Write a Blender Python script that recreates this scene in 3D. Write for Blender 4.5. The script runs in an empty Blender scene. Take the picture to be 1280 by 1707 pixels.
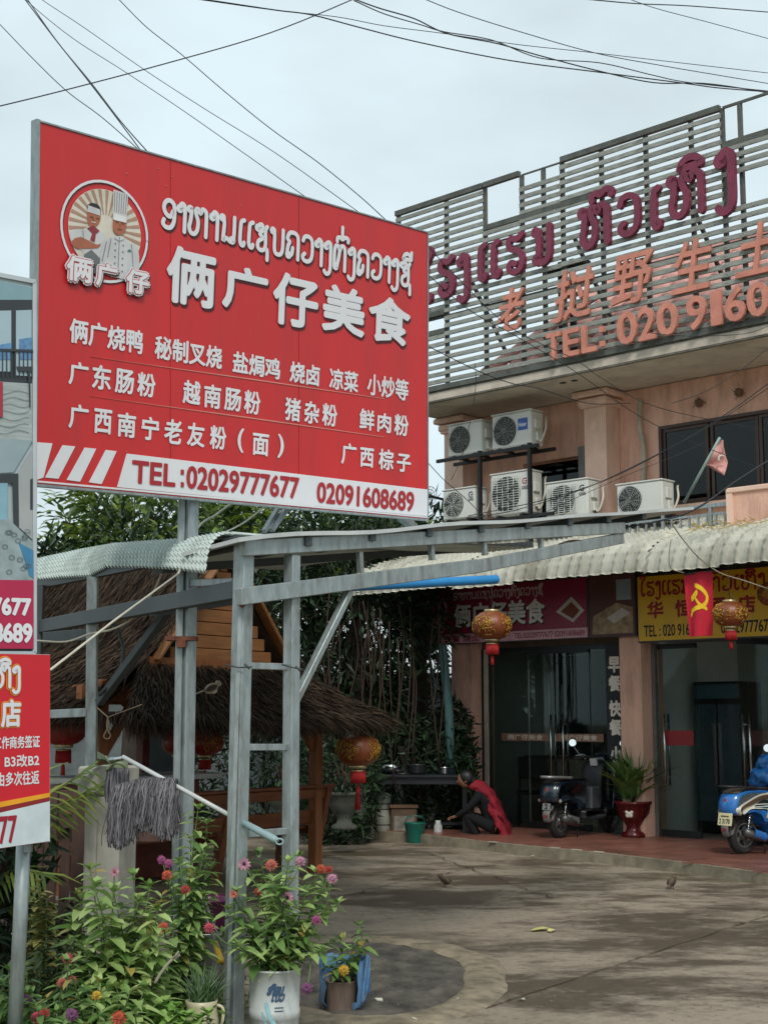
import bpy, math, random
from mathutils import Vector, Matrix

R = math.radians
random.seed(7)
SC = bpy.context.scene
COL = SC.collection

# ------------------------------------------------------------------ camera
F, CX, CY, EYE = 2400.0, 640.0, 853.5, 1.55      # focal length / centre in photo pixels, eye height
PITCH = math.atan(347 / F)
cam = bpy.data.cameras.new('camera')
cam.sensor_fit = 'HORIZONTAL'; cam.sensor_width = 36.0; cam.lens = 36.0 * F / 1280
cam.clip_start = 0.1; cam.clip_end = 2000
cam_o = bpy.data.objects.new('camera', cam); COL.objects.link(cam_o)
cam_o.location = (0, 0, EYE); cam_o.rotation_euler = (math.pi / 2 + PITCH, 0, 0)
SC.camera = cam_o

# ------------------------------------------------------------------ sky, sun, exposure
SUN_EL, SUN_ROT = R(46), R(176)
w = bpy.data.worlds.new('World'); SC.world = w; w.use_nodes = True
nt = w.node_tree; N = nt.nodes; L = nt.links; N.clear()
wo = N.new('ShaderNodeOutputWorld'); bg = N.new('ShaderNodeBackground'); bg.inputs['Strength'].default_value = 0.1
sky = N.new('ShaderNodeTexSky'); sky.sky_type = 'NISHITA'; sky.sun_disc = False
sky.sun_elevation = SUN_EL; sky.sun_rotation = SUN_ROT; sky.air_density = 1.0; sky.dust_density = 3.0
tc = N.new('ShaderNodeTexCoord')
mp = N.new('ShaderNodeMapping'); mp.inputs['Scale'].default_value = (1.0, 1.0, 2.2)
n1 = N.new('ShaderNodeTexNoise'); n1.inputs['Scale'].default_value = 4.6; n1.inputs['Detail'].default_value = 5; n1.inputs['Roughness'].default_value = 0.5
cr = N.new('ShaderNodeValToRGB')
cr.color_ramp.elements[0].position = 0.34; cr.color_ramp.elements[0].color = (0.52, 0.61, 0.64, 1)
cr.color_ramp.elements[1].position = 0.66; cr.color_ramp.elements[1].color = (0.64, 0.755, 0.80, 1)
vm = N.new('ShaderNodeVectorMath'); vm.operation = 'SCALE'; vm.inputs['Scale'].default_value = 9.9
mx = N.new('ShaderNodeMixRGB'); mx.inputs['Fac'].default_value = 0.93
L.new(tc.outputs['Generated'], mp.inputs['Vector']); L.new(mp.outputs['Vector'], n1.inputs['Vector'])
L.new(n1.outputs['Fac'], cr.inputs['Fac']); L.new(cr.outputs['Color'], vm.inputs[0])
L.new(sky.outputs['Color'], mx.inputs['Color1']); L.new(vm.outputs['Vector'], mx.inputs['Color2'])
L.new(mx.outputs['Color'], bg.inputs['Color']); L.new(bg.outputs['Background'], wo.inputs['Surface'])
sl = bpy.data.lights.new('sun', 'SUN'); sl.energy = 1.5; sl.angle = R(14); sl.color = (1.0, 0.96, 0.90)
so = bpy.data.objects.new('sun', sl); COL.objects.link(so)
_sd = Vector((math.sin(SUN_ROT) * math.cos(SUN_EL), math.cos(SUN_ROT) * math.cos(SUN_EL), math.sin(SUN_EL)))
so.rotation_euler = _sd.to_track_quat('Z', 'Y').to_euler(); so.location = (0, 0, 30)
VS = SC.view_settings
SC.display_settings.display_device = 'sRGB'
VS.view_transform = 'Standard'; VS.look = 'None'; VS.exposure = 0.36; VS.gamma = 1.0; VS.use_curve_mapping = False
SC.cycles.max_bounces = 6; SC.cycles.use_denoising = True

# ------------------------------------------------------------------ measuring helpers
CAMP = Vector((0, 0, EYE))
def ray(px, py):
    x = (px - CX) / F; y = (CY - py) / F
    return Vector((x, math.cos(PITCH) - y * math.sin(PITCH), math.sin(PITCH) + y * math.cos(PITCH)))
def at(px, py, Y):
    d = ray(px, py); return CAMP + d * (Y / d.y)
def ground(px, py, z=0.0):
    d = ray(px, py); return CAMP + d * ((z - EYE) / d.z)
def onplane(px, py, p0, n):
    d = ray(px, py); return CAMP + d * (n.dot(p0 - CAMP) / n.dot(d))

# building frame: x = s along the facade to the right, y = inwards, z = up
BA = math.atan2(-.689, .725); BO = Vector((3.37, 18.2, 0))
BM = Matrix.Translation(BO) @ Matrix.Rotation(BA, 4, 'Z'); BMI = BM.inverted()
def B(s, t, z): return BM @ Vector((s, -t, z))          # t = metres in front of the wall
BNRM = (BM.to_3x3() @ Vector((0, -1, 0)))
def bst(px, py, t=0.0):
    p = BMI @ onplane(px, py, B(0, t, 0), BNRM); return p.x, p.z
# shed / hut frame: x along D, y = E (to the left and away)
DA = math.atan2(.8, .6)

# ------------------------------------------------------------------ materials
def lin(h):
    h = h.lstrip('#'); o = []
    for i in (0, 2, 4):
        c = int(h[i:i + 2], 16) / 255; o.append(c / 12.92 if c <= .04045 else ((c + .055) / 1.055) ** 2.4)
    return (*o, 1)
MATS = {}
def mat(name, col, rough=.6, metal=0.0, var=.15, vscale=6.0, bump=0.0, bscale=60.0, dirt=0.0, dirtcol='#2a2622', dscale=2.2, spec=.5, stretch=(1, 1, 1), emit=None, trans=0.0, coat=0.0):
    if name in MATS: return MATS[name]
    c = lin(col) if isinstance(col, str) else (*col, 1)
    m = bpy.data.materials.new(name); m.use_nodes = True
    nt = m.node_tree; N = nt.nodes; L = nt.links
    b = N['Principled BSDF']; b.inputs['Roughness'].default_value = rough; b.inputs['Metallic'].default_value = metal
    b.inputs['Specular IOR Level'].default_value = spec
    if coat: b.inputs['Coat Weight'].default_value = coat
    if trans: b.inputs['Transmission Weight'].default_value = trans
    tc = N.new('ShaderNodeTexCoord'); mp = N.new('ShaderNodeMapping'); mp.inputs['Scale'].default_value = stretch
    L.new(tc.outputs['Object'], mp.inputs['Vector'])
    nz = N.new('ShaderNodeTexNoise'); nz.inputs['Scale'].default_value = vscale; nz.inputs['Detail'].default_value = 5
    nz.inputs['Roughness'].default_value = .62
    L.new(mp.outputs['Vector'], nz.inputs['Vector'])
    rp = N.new('ShaderNodeValToRGB')
    lo = tuple(x * (1 - var) for x in c[:3]); hi = tuple(min(1, x * (1 + var)) for x in c[:3])
    rp.color_ramp.elements[0].position = .3; rp.color_ramp.elements[0].color = (*lo, 1)
    rp.color_ramp.elements[1].position = .7; rp.color_ramp.elements[1].color = (*hi, 1)
    L.new(nz.outputs['Fac'], rp.inputs['Fac']); out = rp.outputs['Color']
    if dirt > 0:
        n2 = N.new('ShaderNodeTexNoise'); n2.inputs['Scale'].default_value = dscale; n2.inputs['Detail'].default_value = 8
        n2.inputs['Roughness'].default_value = .7
        L.new(mp.outputs['Vector'], n2.inputs['Vector'])
        r2 = N.new('ShaderNodeValToRGB'); r2.color_ramp.elements[0].position = .48; r2.color_ramp.elements[0].color = (0, 0, 0, 1)
        r2.color_ramp.elements[1].position = .72; r2.color_ramp.elements[1].color = (dirt, dirt, dirt, 1)
        L.new(n2.outputs['Fac'], r2.inputs['Fac'])
        mix = N.new('ShaderNodeMixRGB'); mix.inputs['Color2'].default_value = lin(dirtcol)
        L.new(r2.outputs['Color'], mix.inputs['Fac']); L.new(out, mix.inputs['Color1']); out = mix.outputs['Color']
    L.new(out, b.inputs['Base Color'])
    rr = N.new('ShaderNodeMapRange'); rr.inputs['To Min'].default_value = max(0, rough - .12); rr.inputs['To Max'].default_value = min(1, rough + .12)
    L.new(nz.outputs['Fac'], rr.inputs['Value']); L.new(rr.outputs['Result'], b.inputs['Roughness'])
    if bump:
        n3 = N.new('ShaderNodeTexNoise'); n3.inputs['Scale'].default_value = bscale; n3.inputs['Detail'].default_value = 4
        L.new(mp.outputs['Vector'], n3.inputs['Vector'])
        bp = N.new('ShaderNodeBump'); bp.inputs['Strength'].default_value = bump; bp.inputs['Distance'].default_value = .01
        L.new(n3.outputs['Fac'], bp.inputs['Height']); L.new(bp.outputs['Normal'], b.inputs['Normal'])
    if emit: b.inputs['Emission Color'].default_value = lin(emit[0]); b.inputs['Emission Strength'].default_value = emit[1]
    MATS[name] = m; return m
def leafmat(name, col, col2, rough=.5, tr=.25, old=None):
    if name in MATS: return MATS[name]
    m = bpy.data.materials.new(name); m.use_nodes = True
    nt = m.node_tree; N = nt.nodes; L = nt.links; b = N['Principled BSDF']; out = N['Material Output']
    g = N.new('ShaderNodeNewGeometry'); rp = N.new('ShaderNodeValToRGB')
    rp.color_ramp.elements[0].color = lin(col); rp.color_ramp.elements[1].color = lin(col2)
    if old:
        rp.color_ramp.elements[1].position = .92; e3 = rp.color_ramp.elements.new(.96); e3.color = lin(old)
    L.new(g.outputs['Random Per Island'], rp.inputs['Fac'])
    L.new(rp.outputs['Color'], b.inputs['Base Color']); b.inputs['Roughness'].default_value = rough
    t = N.new('ShaderNodeBsdfTranslucent'); L.new(rp.outputs['Color'], t.inputs['Color'])
    mx = N.new('ShaderNodeMixShader'); mx.inputs['Fac'].default_value = tr
    L.new(b.outputs['BSDF'], mx.inputs[1]); L.new(t.outputs['BSDF'], mx.inputs[2]); L.new(mx.outputs['Shader'], out.inputs['Surface'])
    MATS[name] = m; return m
def glassmat(name, tint, refl=.10):
    if name in MATS: return MATS[name]
    m = bpy.data.materials.new(name); m.use_nodes = True
    nt = m.node_tree; N = nt.nodes; L = nt.links; out = N['Material Output']; N.remove(N['Principled BSDF'])
    t = N.new('ShaderNodeBsdfTransparent'); t.inputs['Color'].default_value = lin(tint)
    g = N.new('ShaderNodeBsdfGlossy'); g.inputs['Roughness'].default_value = .03; g.inputs['Color'].default_value = (.8, .85, .85, 1)
    fr = N.new('ShaderNodeFresnel'); fr.inputs['IOR'].default_value = 1.5
    mth = N.new('ShaderNodeMath'); mth.operation = 'ADD'; mth.inputs[1].default_value = refl - .04
    L.new(fr.outputs['Fac'], mth.inputs[0])
    mx = N.new('ShaderNodeMixShader'); L.new(mth.outputs['Value'], mx.inputs['Fac'])
    L.new(t.outputs['BSDF'], mx.inputs[1]); L.new(g.outputs['BSDF'], mx.inputs[2]); L.new(mx.outputs['Shader'], out.inputs['Surface'])
    MATS[name] = m; return m

# ------------------------------------------------------------------ mesh building
def catmull(pts, k=4, closed=False):
    pts = [Vector(p) for p in pts]
    if len(pts) < 3: return pts
    out = []; n = len(pts)
    for i in range(n if closed else n - 1):
        p0 = pts[(i - 1) % n] if closed or i > 0 else pts[0] * 2 - pts[1]
        p1 = pts[i]; p2 = pts[(i + 1) % n]
        p3 = pts[(i + 2) % n] if closed or i + 2 < n else pts[-1] * 2 - pts[-2]
        for j in range(k):
            t = j / k
            out.append(.5 * ((2 * p1) + (-p0 + p2) * t + (2 * p0 - 5 * p1 + 4 * p2 - p3) * t * t + (-p0 + 3 * p1 - 3 * p2 + p3) * t ** 3))
    if not closed: out.append(pts[-1])
    return out
class MB:
    def __init__(s): s.v = []; s.f = []; s.sm = []
    def add(s, vs, fs, M=None, smooth=False):
        o = len(s.v); s.v += [tuple(M @ Vector(x)) if M else tuple(x) for x in vs]
        s.f += [tuple(o + i for i in f) for f in fs]; s.sm += [smooth] * len(fs); return s
    def box(s, c, d, M=None, bev=0.0):
        x, y, z = (k / 2 for k in d); T = Matrix.Translation(Vector(c))
        if M is not None: T = T @ M.to_4x4()
        if bev > 0:
            b = min(bev, x * .9, y * .9, z * .9); vs = []
            for sx in (-1, 1):
                for sy in (-1, 1):
                    for sz in (-1, 1):
                        vs += [(sx * x, sy * (y - b), sz * (z - b)), (sx * (x - b), sy * y, sz * (z - b)), (sx * (x - b), sy * (y - b), sz * z)]
            import bmesh
            bm = bmesh.new()
            for q in vs: bm.verts.new(q)
            r = bmesh.ops.convex_hull(bm, input=bm.verts[:]); bm.verts.index_update()
            vv = [tuple(q.co) for q in bm.verts]; ff = [tuple(q.index for q in f.verts) for f in bm.faces]; bm.free()
            return s.add(vv, ff, T)
        vs = [(-x, -y, -z), (x, -y, -z), (x, y, -z), (-x, y, -z), (-x, -y, z), (x, -y, z), (x, y, z), (-x, y, z)]
        return s.add(vs, [(0, 3, 2, 1), (4, 5, 6, 7), (0, 1, 5, 4), (1, 2, 6, 5), (2, 3, 7, 6), (3, 0, 4, 7)], T)
    def bar(s, a, b, w, h=None, up=(0, 0, 1), bev=0.0):
        a = Vector(a); b = Vector(b); h = h or w; z = (b - a); ln = z.length; z.normalize()
        u = Vector(up)
        if abs(z.dot(u)) > .98: u = Vector((1, 0, 0)) if abs(z.x) < .9 else Vector((0, 1, 0))
        x = u.cross(z).normalized(); y = z.cross(x)
        M = Matrix((x, y, z)).transposed()
        return s.box((a + b) / 2, (w, h, ln), M, bev)
    def tube(s, pts, r, n=8, cap=True, closed=False, flat=1.0):
        pts = [Vector(p) for p in pts]; m = len(pts)
        rs = r if isinstance(r, (list, tuple)) else [r] * m
        vs = []; up = Vector((0, 0, 1)); prev = None
        for i, p in enumerate(pts):
            a = pts[(i - 1) % m] if closed or i > 0 else p; b = pts[(i + 1) % m] if closed or i < m - 1 else p
            t = (b - a)
            if t.length < 1e-9: t = Vector((0, 0, 1))
            t.normalize()
            if prev is None:
                x = t.cross(up)
                if x.length < .05: x = t.cross(Vector((1, 0, 0)))
            else: x = prev - t * prev.dot(t)
            x.normalize(); prev = x; y = t.cross(x)
            for k in range(n):
                q = 2 * math.pi * k / n; vs.append(p + (x * math.cos(q) + y * math.sin(q) * flat) * rs[i])
        fs = []
        for i in range(m if closed else m - 1):
            for k in range(n):
                j = (i + 1) % m; fs.append((i * n + k, i * n + (k + 1) % n, j * n + (k + 1) % n, j * n + k))
        if cap and not closed: fs.append(tuple(range(n - 1, -1, -1))); fs.append(tuple((m - 1) * n + k for k in range(n)))
        return s.add(vs, fs, None, True)
    def lathe(s, prof, n=20, c=(0, 0, 0), M=None, smooth=True, lobes=0, lob=0.0):
        vs = []; 
        for (r, z) in prof:
            for k in range(n):
                q = 2 * math.pi * k / n; rr = r * (1 - lob * (1 - abs(math.cos(q * lobes / 2)))) if lobes else r
                vs.append((rr * math.cos(q), rr * math.sin(q), z))
        fs = []
        for i in range(len(prof) - 1):
            for k in range(n): fs.append((i * n + k, i * n + (k + 1) % n, (i + 1) * n + (k + 1) % n, (i + 1) * n + k))
        T = Matrix.Translation(Vector(c))
        if M is not None: T = T @ M.to_4x4()
        if prof[0][0] > 1e-6: fs.append(tuple(range(n - 1, -1, -1)))
        if prof[-1][0] > 1e-6: fs.append(tuple((len(prof) - 1) * n + k for k in range(n)))
        return s.add(vs, fs, T, smooth)
    def ball(s, c, r, n=10, m=8, sc=(1, 1, 1), M=None):
        prof = [(max(1e-7, math.sin(math.pi * i / m)) * r, -math.cos(math.pi * i / m) * r) for i in range(m + 1)]
        T = Matrix.Diagonal(Vector(sc)).to_4x4()
        if M is not None: T = M.to_4x4() @ T
        return s.lathe(prof, n, c, T)
    def prism(s, pts, y0, y1, M=None):      # polygon in x,z extruded along y
        n = len(pts); vs = [(p[0], y0, p[1]) for p in pts] + [(p[0], y1, p[1]) for p in pts]
        fs = [tuple(range(n)), tuple(range(2 * n - 1, n - 1, -1))] + [(i, i + n, (i + 1) % n + n, (i + 1) % n) for i in range(n)]
        return s.add(vs, fs, M)
    def slab(s, pts, z0, z1):
        n = len(pts); vs = [(p[0], p[1], z0) for p in pts] + [(p[0], p[1], z1) for p in pts]
        return s.add(vs, [tuple(range(n - 1, -1, -1)), tuple(range(n, 2 * n))] + [(i, (i + 1) % n, (i + 1) % n + n, i + n) for i in range(n)])
    def ribbon(s, pts, w, y=0.0, depth=0.0, capn=4):    # flat stroke in x,z facing -y, round ends
        pts = [Vector((p[0], p[1])) for p in pts]; m = len(pts); h = w / 2; Lf = []; Rt = []
        def d2(a, b):
            t = b - a; return t.normalized() if t.length > 1e-9 else Vector((1, 0))
        for i, p in enumerate(pts):
            t = d2(pts[max(0, i - 1)], pts[min(m - 1, i + 1)]); nn = Vector((-t.y, t.x)); Lf.append(p + nn * h); Rt.append(p - nn * h)
        def capp(p, t):
            a = math.atan2(t.y, t.x); return [p + Vector((math.cos(a + q), math.sin(a + q))) * h for q in [math.pi / 2 - math.pi * (k + 1) / (capn + 1) for k in range(capn)]]
        c1 = capp(pts[-1], d2(pts[-2], pts[-1])); c0 = capp(pts[0], d2(pts[1], pts[0]))
        vs = []; fs = []
        def V(q): vs.append((q.x, y - depth, q.y)); return len(vs) - 1
        li = [V(q) for q in Lf]; ri = [V(q) for q in Rt]; e1 = [V(q) for q in c1]; e0 = [V(q) for q in c0]
        for i in range(m - 1): fs.append((ri[i], ri[i + 1], li[i + 1], li[i]))
        fs.append(tuple([li[-1]] + e1 + [ri[-1]])[::-1]); fs.append(tuple([ri[0]] + e0 + [li[0]])[::-1])
        if depth:
            loop = li + e1 + ri[::-1] + e0; k = len(loop); o = len(vs)
            for q in loop: x = vs[q]; vs.append((x[0], y, x[2]))
            for i in range(k): fs.append((loop[i], loop[(i + 1) % k], o + (i + 1) % k, o + i))
        return s.add(vs, fs)
    def mesh(s, name):
        me = bpy.data.meshes.new(name); me.from_pydata(s.v, [], s.f)
        if any(s.sm): me.polygons.foreach_set('use_smooth', s.sm)
        me.update(); return me
    def build(s, name, m, parent=None, loc=None, rot=None, world=False, kind=None, label=None):
        if world and parent is not None:
            I = parent.matrix_basis.inverted(); s.v = [tuple(I @ Vector(x)) for x in s.v]
        me = s.mesh(name); me.materials.append(m)
        return link(name, me, parent, loc, rot, kind, label)
def link(name, me, parent=None, loc=None, rot=None, kind=None, label=None):
    o = bpy.data.objects.new(name, me); COL.objects.link(o)
    if parent is not None: o.parent = parent
    if loc is not None: o.location = loc
    if rot is not None: o.rotation_euler = rot
    if kind: o['kind'] = kind
    if label: o['label'] = label
    return o
def tag(o, label, cat, group=None, kind=None):
    o['label'] = label; o['category'] = cat
    if group: o['group'] = group
    if kind: o['kind'] = kind
    return o
def thing(name, label, cat, loc=(0, 0, 0), rz=0.0, group=None, M=None):
    o = bpy.data.objects.new(name, None); COL.objects.link(o); o.empty_display_size = .1
    if M is not None: o.matrix_basis = M
    else: o.location = loc; o.rotation_euler = (0, 0, rz)
    # matrix_basis follows loc/rot immediately
    return tag(o, label, cat, group)
def bthing(name, label, cat, s=0, t=0, z=0, group=None): return thing(name, label, cat, B(s, t, z), BA, group)
def structure(o): o['kind'] = 'structure'; return o
def copy_tree(o, label, loc=None, rz=None):
    r = o.copy(); COL.objects.link(r)
    if loc is not None: r.location = loc
    if rz is not None: r.rotation_euler = (0, 0, rz)
    r['label'] = label
    for ch in list(o.children):
        c = ch.copy(); COL.objects.link(c); c.parent = r
        for g in list(ch.children):
            d = g.copy(); COL.objects.link(d); d.parent = c
    return r

# ------------------------------------------------------------------ lettering
def text_mb(body, x0, z0, x1, z1, y=0.0, bold=0.0, depth=0.0, res=3, slant=0.0):
    cu = bpy.data.curves.new('t', 'FONT'); cu.body = body; cu.resolution_u = res
    o = bpy.data.objects.new('t', cu); COL.objects.link(o)
    dg = bpy.context.evaluated_depsgraph_get(); me = bpy.data.meshes.new_from_object(o.evaluated_get(dg))
    vs = [v.co.copy() for v in me.vertices]; fs = [tuple(p.vertices) for p in me.polygons]
    bpy.data.objects.remove(o); bpy.data.curves.remove(cu); bpy.data.meshes.remove(me)
    ax = min(v.x for v in vs); bx = max(v.x for v in vs); az = min(v.y for v in vs); bz = max(v.y for v in vs)
    mb = MB(); sx = (x1 - x0) / (bx - ax); sz = (z1 - z0) / (bz - az)
    offs = [(0, 0)]
    if bold: offs = [(math.cos(q * math.pi / 4) * bold, math.sin(q * math.pi / 4) * bold) for q in range(8)] + [(0, 0)]
    # boundary edges for depth
    ec = {}
    for f in fs:
        for i in range(len(f)):
            e = (f[i], f[(i + 1) % len(f)]); k = tuple(sorted(e)); ec.setdefault(k, []).append(e)
    bd = [v[0] for v in ec.values() if len(v) == 1]
    for k, (ox, oz) in enumerate(offs):
        yy = y - depth - k * 8e-5
        pv = [(x0 + (v.x - ax) * sx + ox + (v.y - az) * sz * slant, yy, z0 + (v.y - az) * sz + oz) for v in vs]
        mb.add(pv, fs)
        if depth:
            n = len(pv); mb.add(pv + [(p[0], y, p[2]) for p in pv], [(b_, a_, a_ + n, b_ + n) for a_, b_ in bd])
    return mb
def text(parent, name, body, x0, z0, x1, z1, m, y=0.0, bold=0.0, depth=0.0, label=None, slant=0.0):
    return text_mb(body, x0, z0, x1, z1, y, bold, depth, slant=slant).build(name, m, parent, label=label)

def ring_(cx, cy, r=.10):
    return [(cx + r * math.cos(q), cy + r * math.sin(q)) for q in [k * math.pi / 4 for k in range(9)]]
LAO = {   # width, strokes ; 'o' entries are closed rings
 'o': (.62, [[(.50, .62), (.40, .42), (.20, .50), (.10, .72), (.18, .93), (.36, 1.0), (.54, .88), (.58, .60), (.56, .25), (.42, .03), (.20, .02), (.08, .14), (.12, .27)]]),
 'aa': (.42, [('r', .12, .80, .085), [(.12, .89), (.22, 1.0), (.34, .93), (.36, .75), (.36, 0)]]),
 'h': (.95, [('r', .10, .88, .08), [(.17, .80), (.13, .45), (.08, .25), (.16, .04), (.34, .02), (.46, .20), (.48, .50), (.40, .70), (.36, .88), (.46, .96), (.58, .80), (.66, .98), (.82, .93), (.86, .75), (.86, 0)]]),
 'n': (.80, [('r', .10, .88, .08), [(.17, .90), (.20, .60), (.16, .04), (.30, .16), (.50, .05)], ('r', .60, .12, .085), [(.66, .18), (.68, .50), (.68, .98)]]),
 'm': (.80, [('r', .10, .88, .08), [(.19, .90), (.22, .60), (.20, .22)], ('r', .13, .12, .09), [(.2, .05), (.40, .0), (.62, .12), (.68, .45), (.68, .98)]]),
 'e': (.36, [[(.28, .98), (.14, .90), (.11, .60), (.10, .25), (.14, .06), (.26, .03), (.30, .14)]]),
 's': (.68, [('r', .10, .84, .08), [(.14, .94), (.28, 1.0), (.36, .84), (.20, .62), (.36, .50), (.14, .34), (.12, .12), (.26, .02), (.44, .08), (.50, .30), (.48, .80), (.56, .96)], [(.44, .08), (.56, .10), (.60, -.08), (.60, -.30)]]),
 'b': (.72, [('r', .10, .88, .08), [(.18, .90), (.20, .60), (.20, .22), (.28, .03), (.50, .03), (.60, .20), (.62, .50), (.62, .98)]]),
 'k': (.72, [('r', .13, .10, .085), [(.06, .16), (.10, .45), (.18, .62), (.06, .72), (.16, .95), (.38, 1.0), (.56, .92), (.62, .70), (.62, 0)], [(.2, .1), (.3, .16), (.34, .4)]]),
 'w': (.64, [[(.08, .80), (.16, .96), (.36, 1.0), (.54, .88), (.58, .55), (.54, .18), (.36, .02), (.14, .05), (.08, .20), (.18, .30)]]),
 'ng': (.44, [('r', .12, .82, .085), [(.12, .91), (.24, .99), (.36, .90), (.36, .50), (.36, 0), (.30, -.22), (.14, -.28), (.04, -.18)]]),
 't': (.74, [('r', .14, .11, .09), [(.06, .18), (.06, .70), (.14, .94), (.28, .92), (.34, .76), (.42, .94), (.56, .96), (.64, .75), (.64, 0)], [(.22, .16), (.30, .50), (.34, .76)]]),
 'r': (.68, [[(.58, 1.0), (.40, .90), (.16, .96), (.08, .82), (.16, .66), (.40, .58), (.56, .42), (.58, .18), (.44, .02), (.18, .02), (.08, .16), (.18, .28), (.32, .22)]]),
 'oo': (.46, [[(.06, 1.28), (.14, 1.42), (.34, 1.42), (.40, 1.28), (.24, 1.10), (.14, .85), (.12, .30), (.18, .05), (.32, .03), (.36, .15)]]),
 '^': (0, [[(-.62, 1.12), (-.60, 1.26), (-.46, 1.30), (-.34, 1.24), (-.20, 1.34), (-.02, 1.30), (-.02, 1.18)]]),
 'i': (0, [[(-.70, 1.12), (-.62, 1.28), (-.44, 1.36), (-.24, 1.32), (-.14, 1.16), (-.42, 1.13), (-.66, 1.12)]]),
 'ii': (0, [[(-.60, 1.12), (-.52, 1.28), (-.34, 1.36), (-.18, 1.28), (-.12, 1.14), (-.56, 1.12)], [(-.12, 1.14), (-.10, 1.44)]]),
 '1': (0, [[(-.34, 1.42), (-.34, 1.72)]]),
 'u': (0, [('r', -.30, -.16, .06), [(-.24, -.16), (-.22, -.38)]]),
 ' ': (.45, []),
}
def lao_glyphs(seq, x0, z0, x1, H, w=.15):
    """yield per glyph the list of strokes scaled into x0..x1, base z0, height H; first pass measures"""
    tot = sum(LAO[g][0] + (.07 if LAO[g][0] else 0) for g in seq); sx = (x1 - x0) / tot; x = x0; out = []
    for g in seq:
        wd, st = LAO[g]; S = []
        for k in st:
            if k[0] == 'r': pts = ring_(k[1], k[2], k[3])
            else: pts = [(p.x, p.y) for p in catmull([(a, b, 0) for a, b in k], 3)]
            S.append([(x + a * sx, z0 + b * H) for a, b in pts])
        out.append((g, S)); x += (wd + (.07 if wd else 0)) * sx
    return out
def lao_mb(seq, x0, z0, x1, H, w=.15, y=0.0, depth=0.0, dx=0, dz=0):
    mb = MB(); k = 0
    for g, S in lao_glyphs(seq, x0, z0, x1, H):
        for st in S:
            mb.ribbon([(a + dx, b + dz) for a, b in st], w * H, y - 6e-5 * k, depth, 4); k += 1
    return mb
SIGN1 = 'o aa h aa n e e s b k w aa ng t ^ 1 ng k w aa ng s ii'.split(' ')
HOTEL = 'oo r ng e e r m'.split(' '); HOTEL2 = 'h ^ w e h i ng'.split(' ')
def lao_text(parent, name, seq, x0, z0, x1, H, m, w=.15, y=0.0, depth=0.0, dx=0, dz=0):
    return lao_mb(seq, x0, z0, x1, H, w, y, depth, dx, dz).build(name, m, parent)
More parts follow.
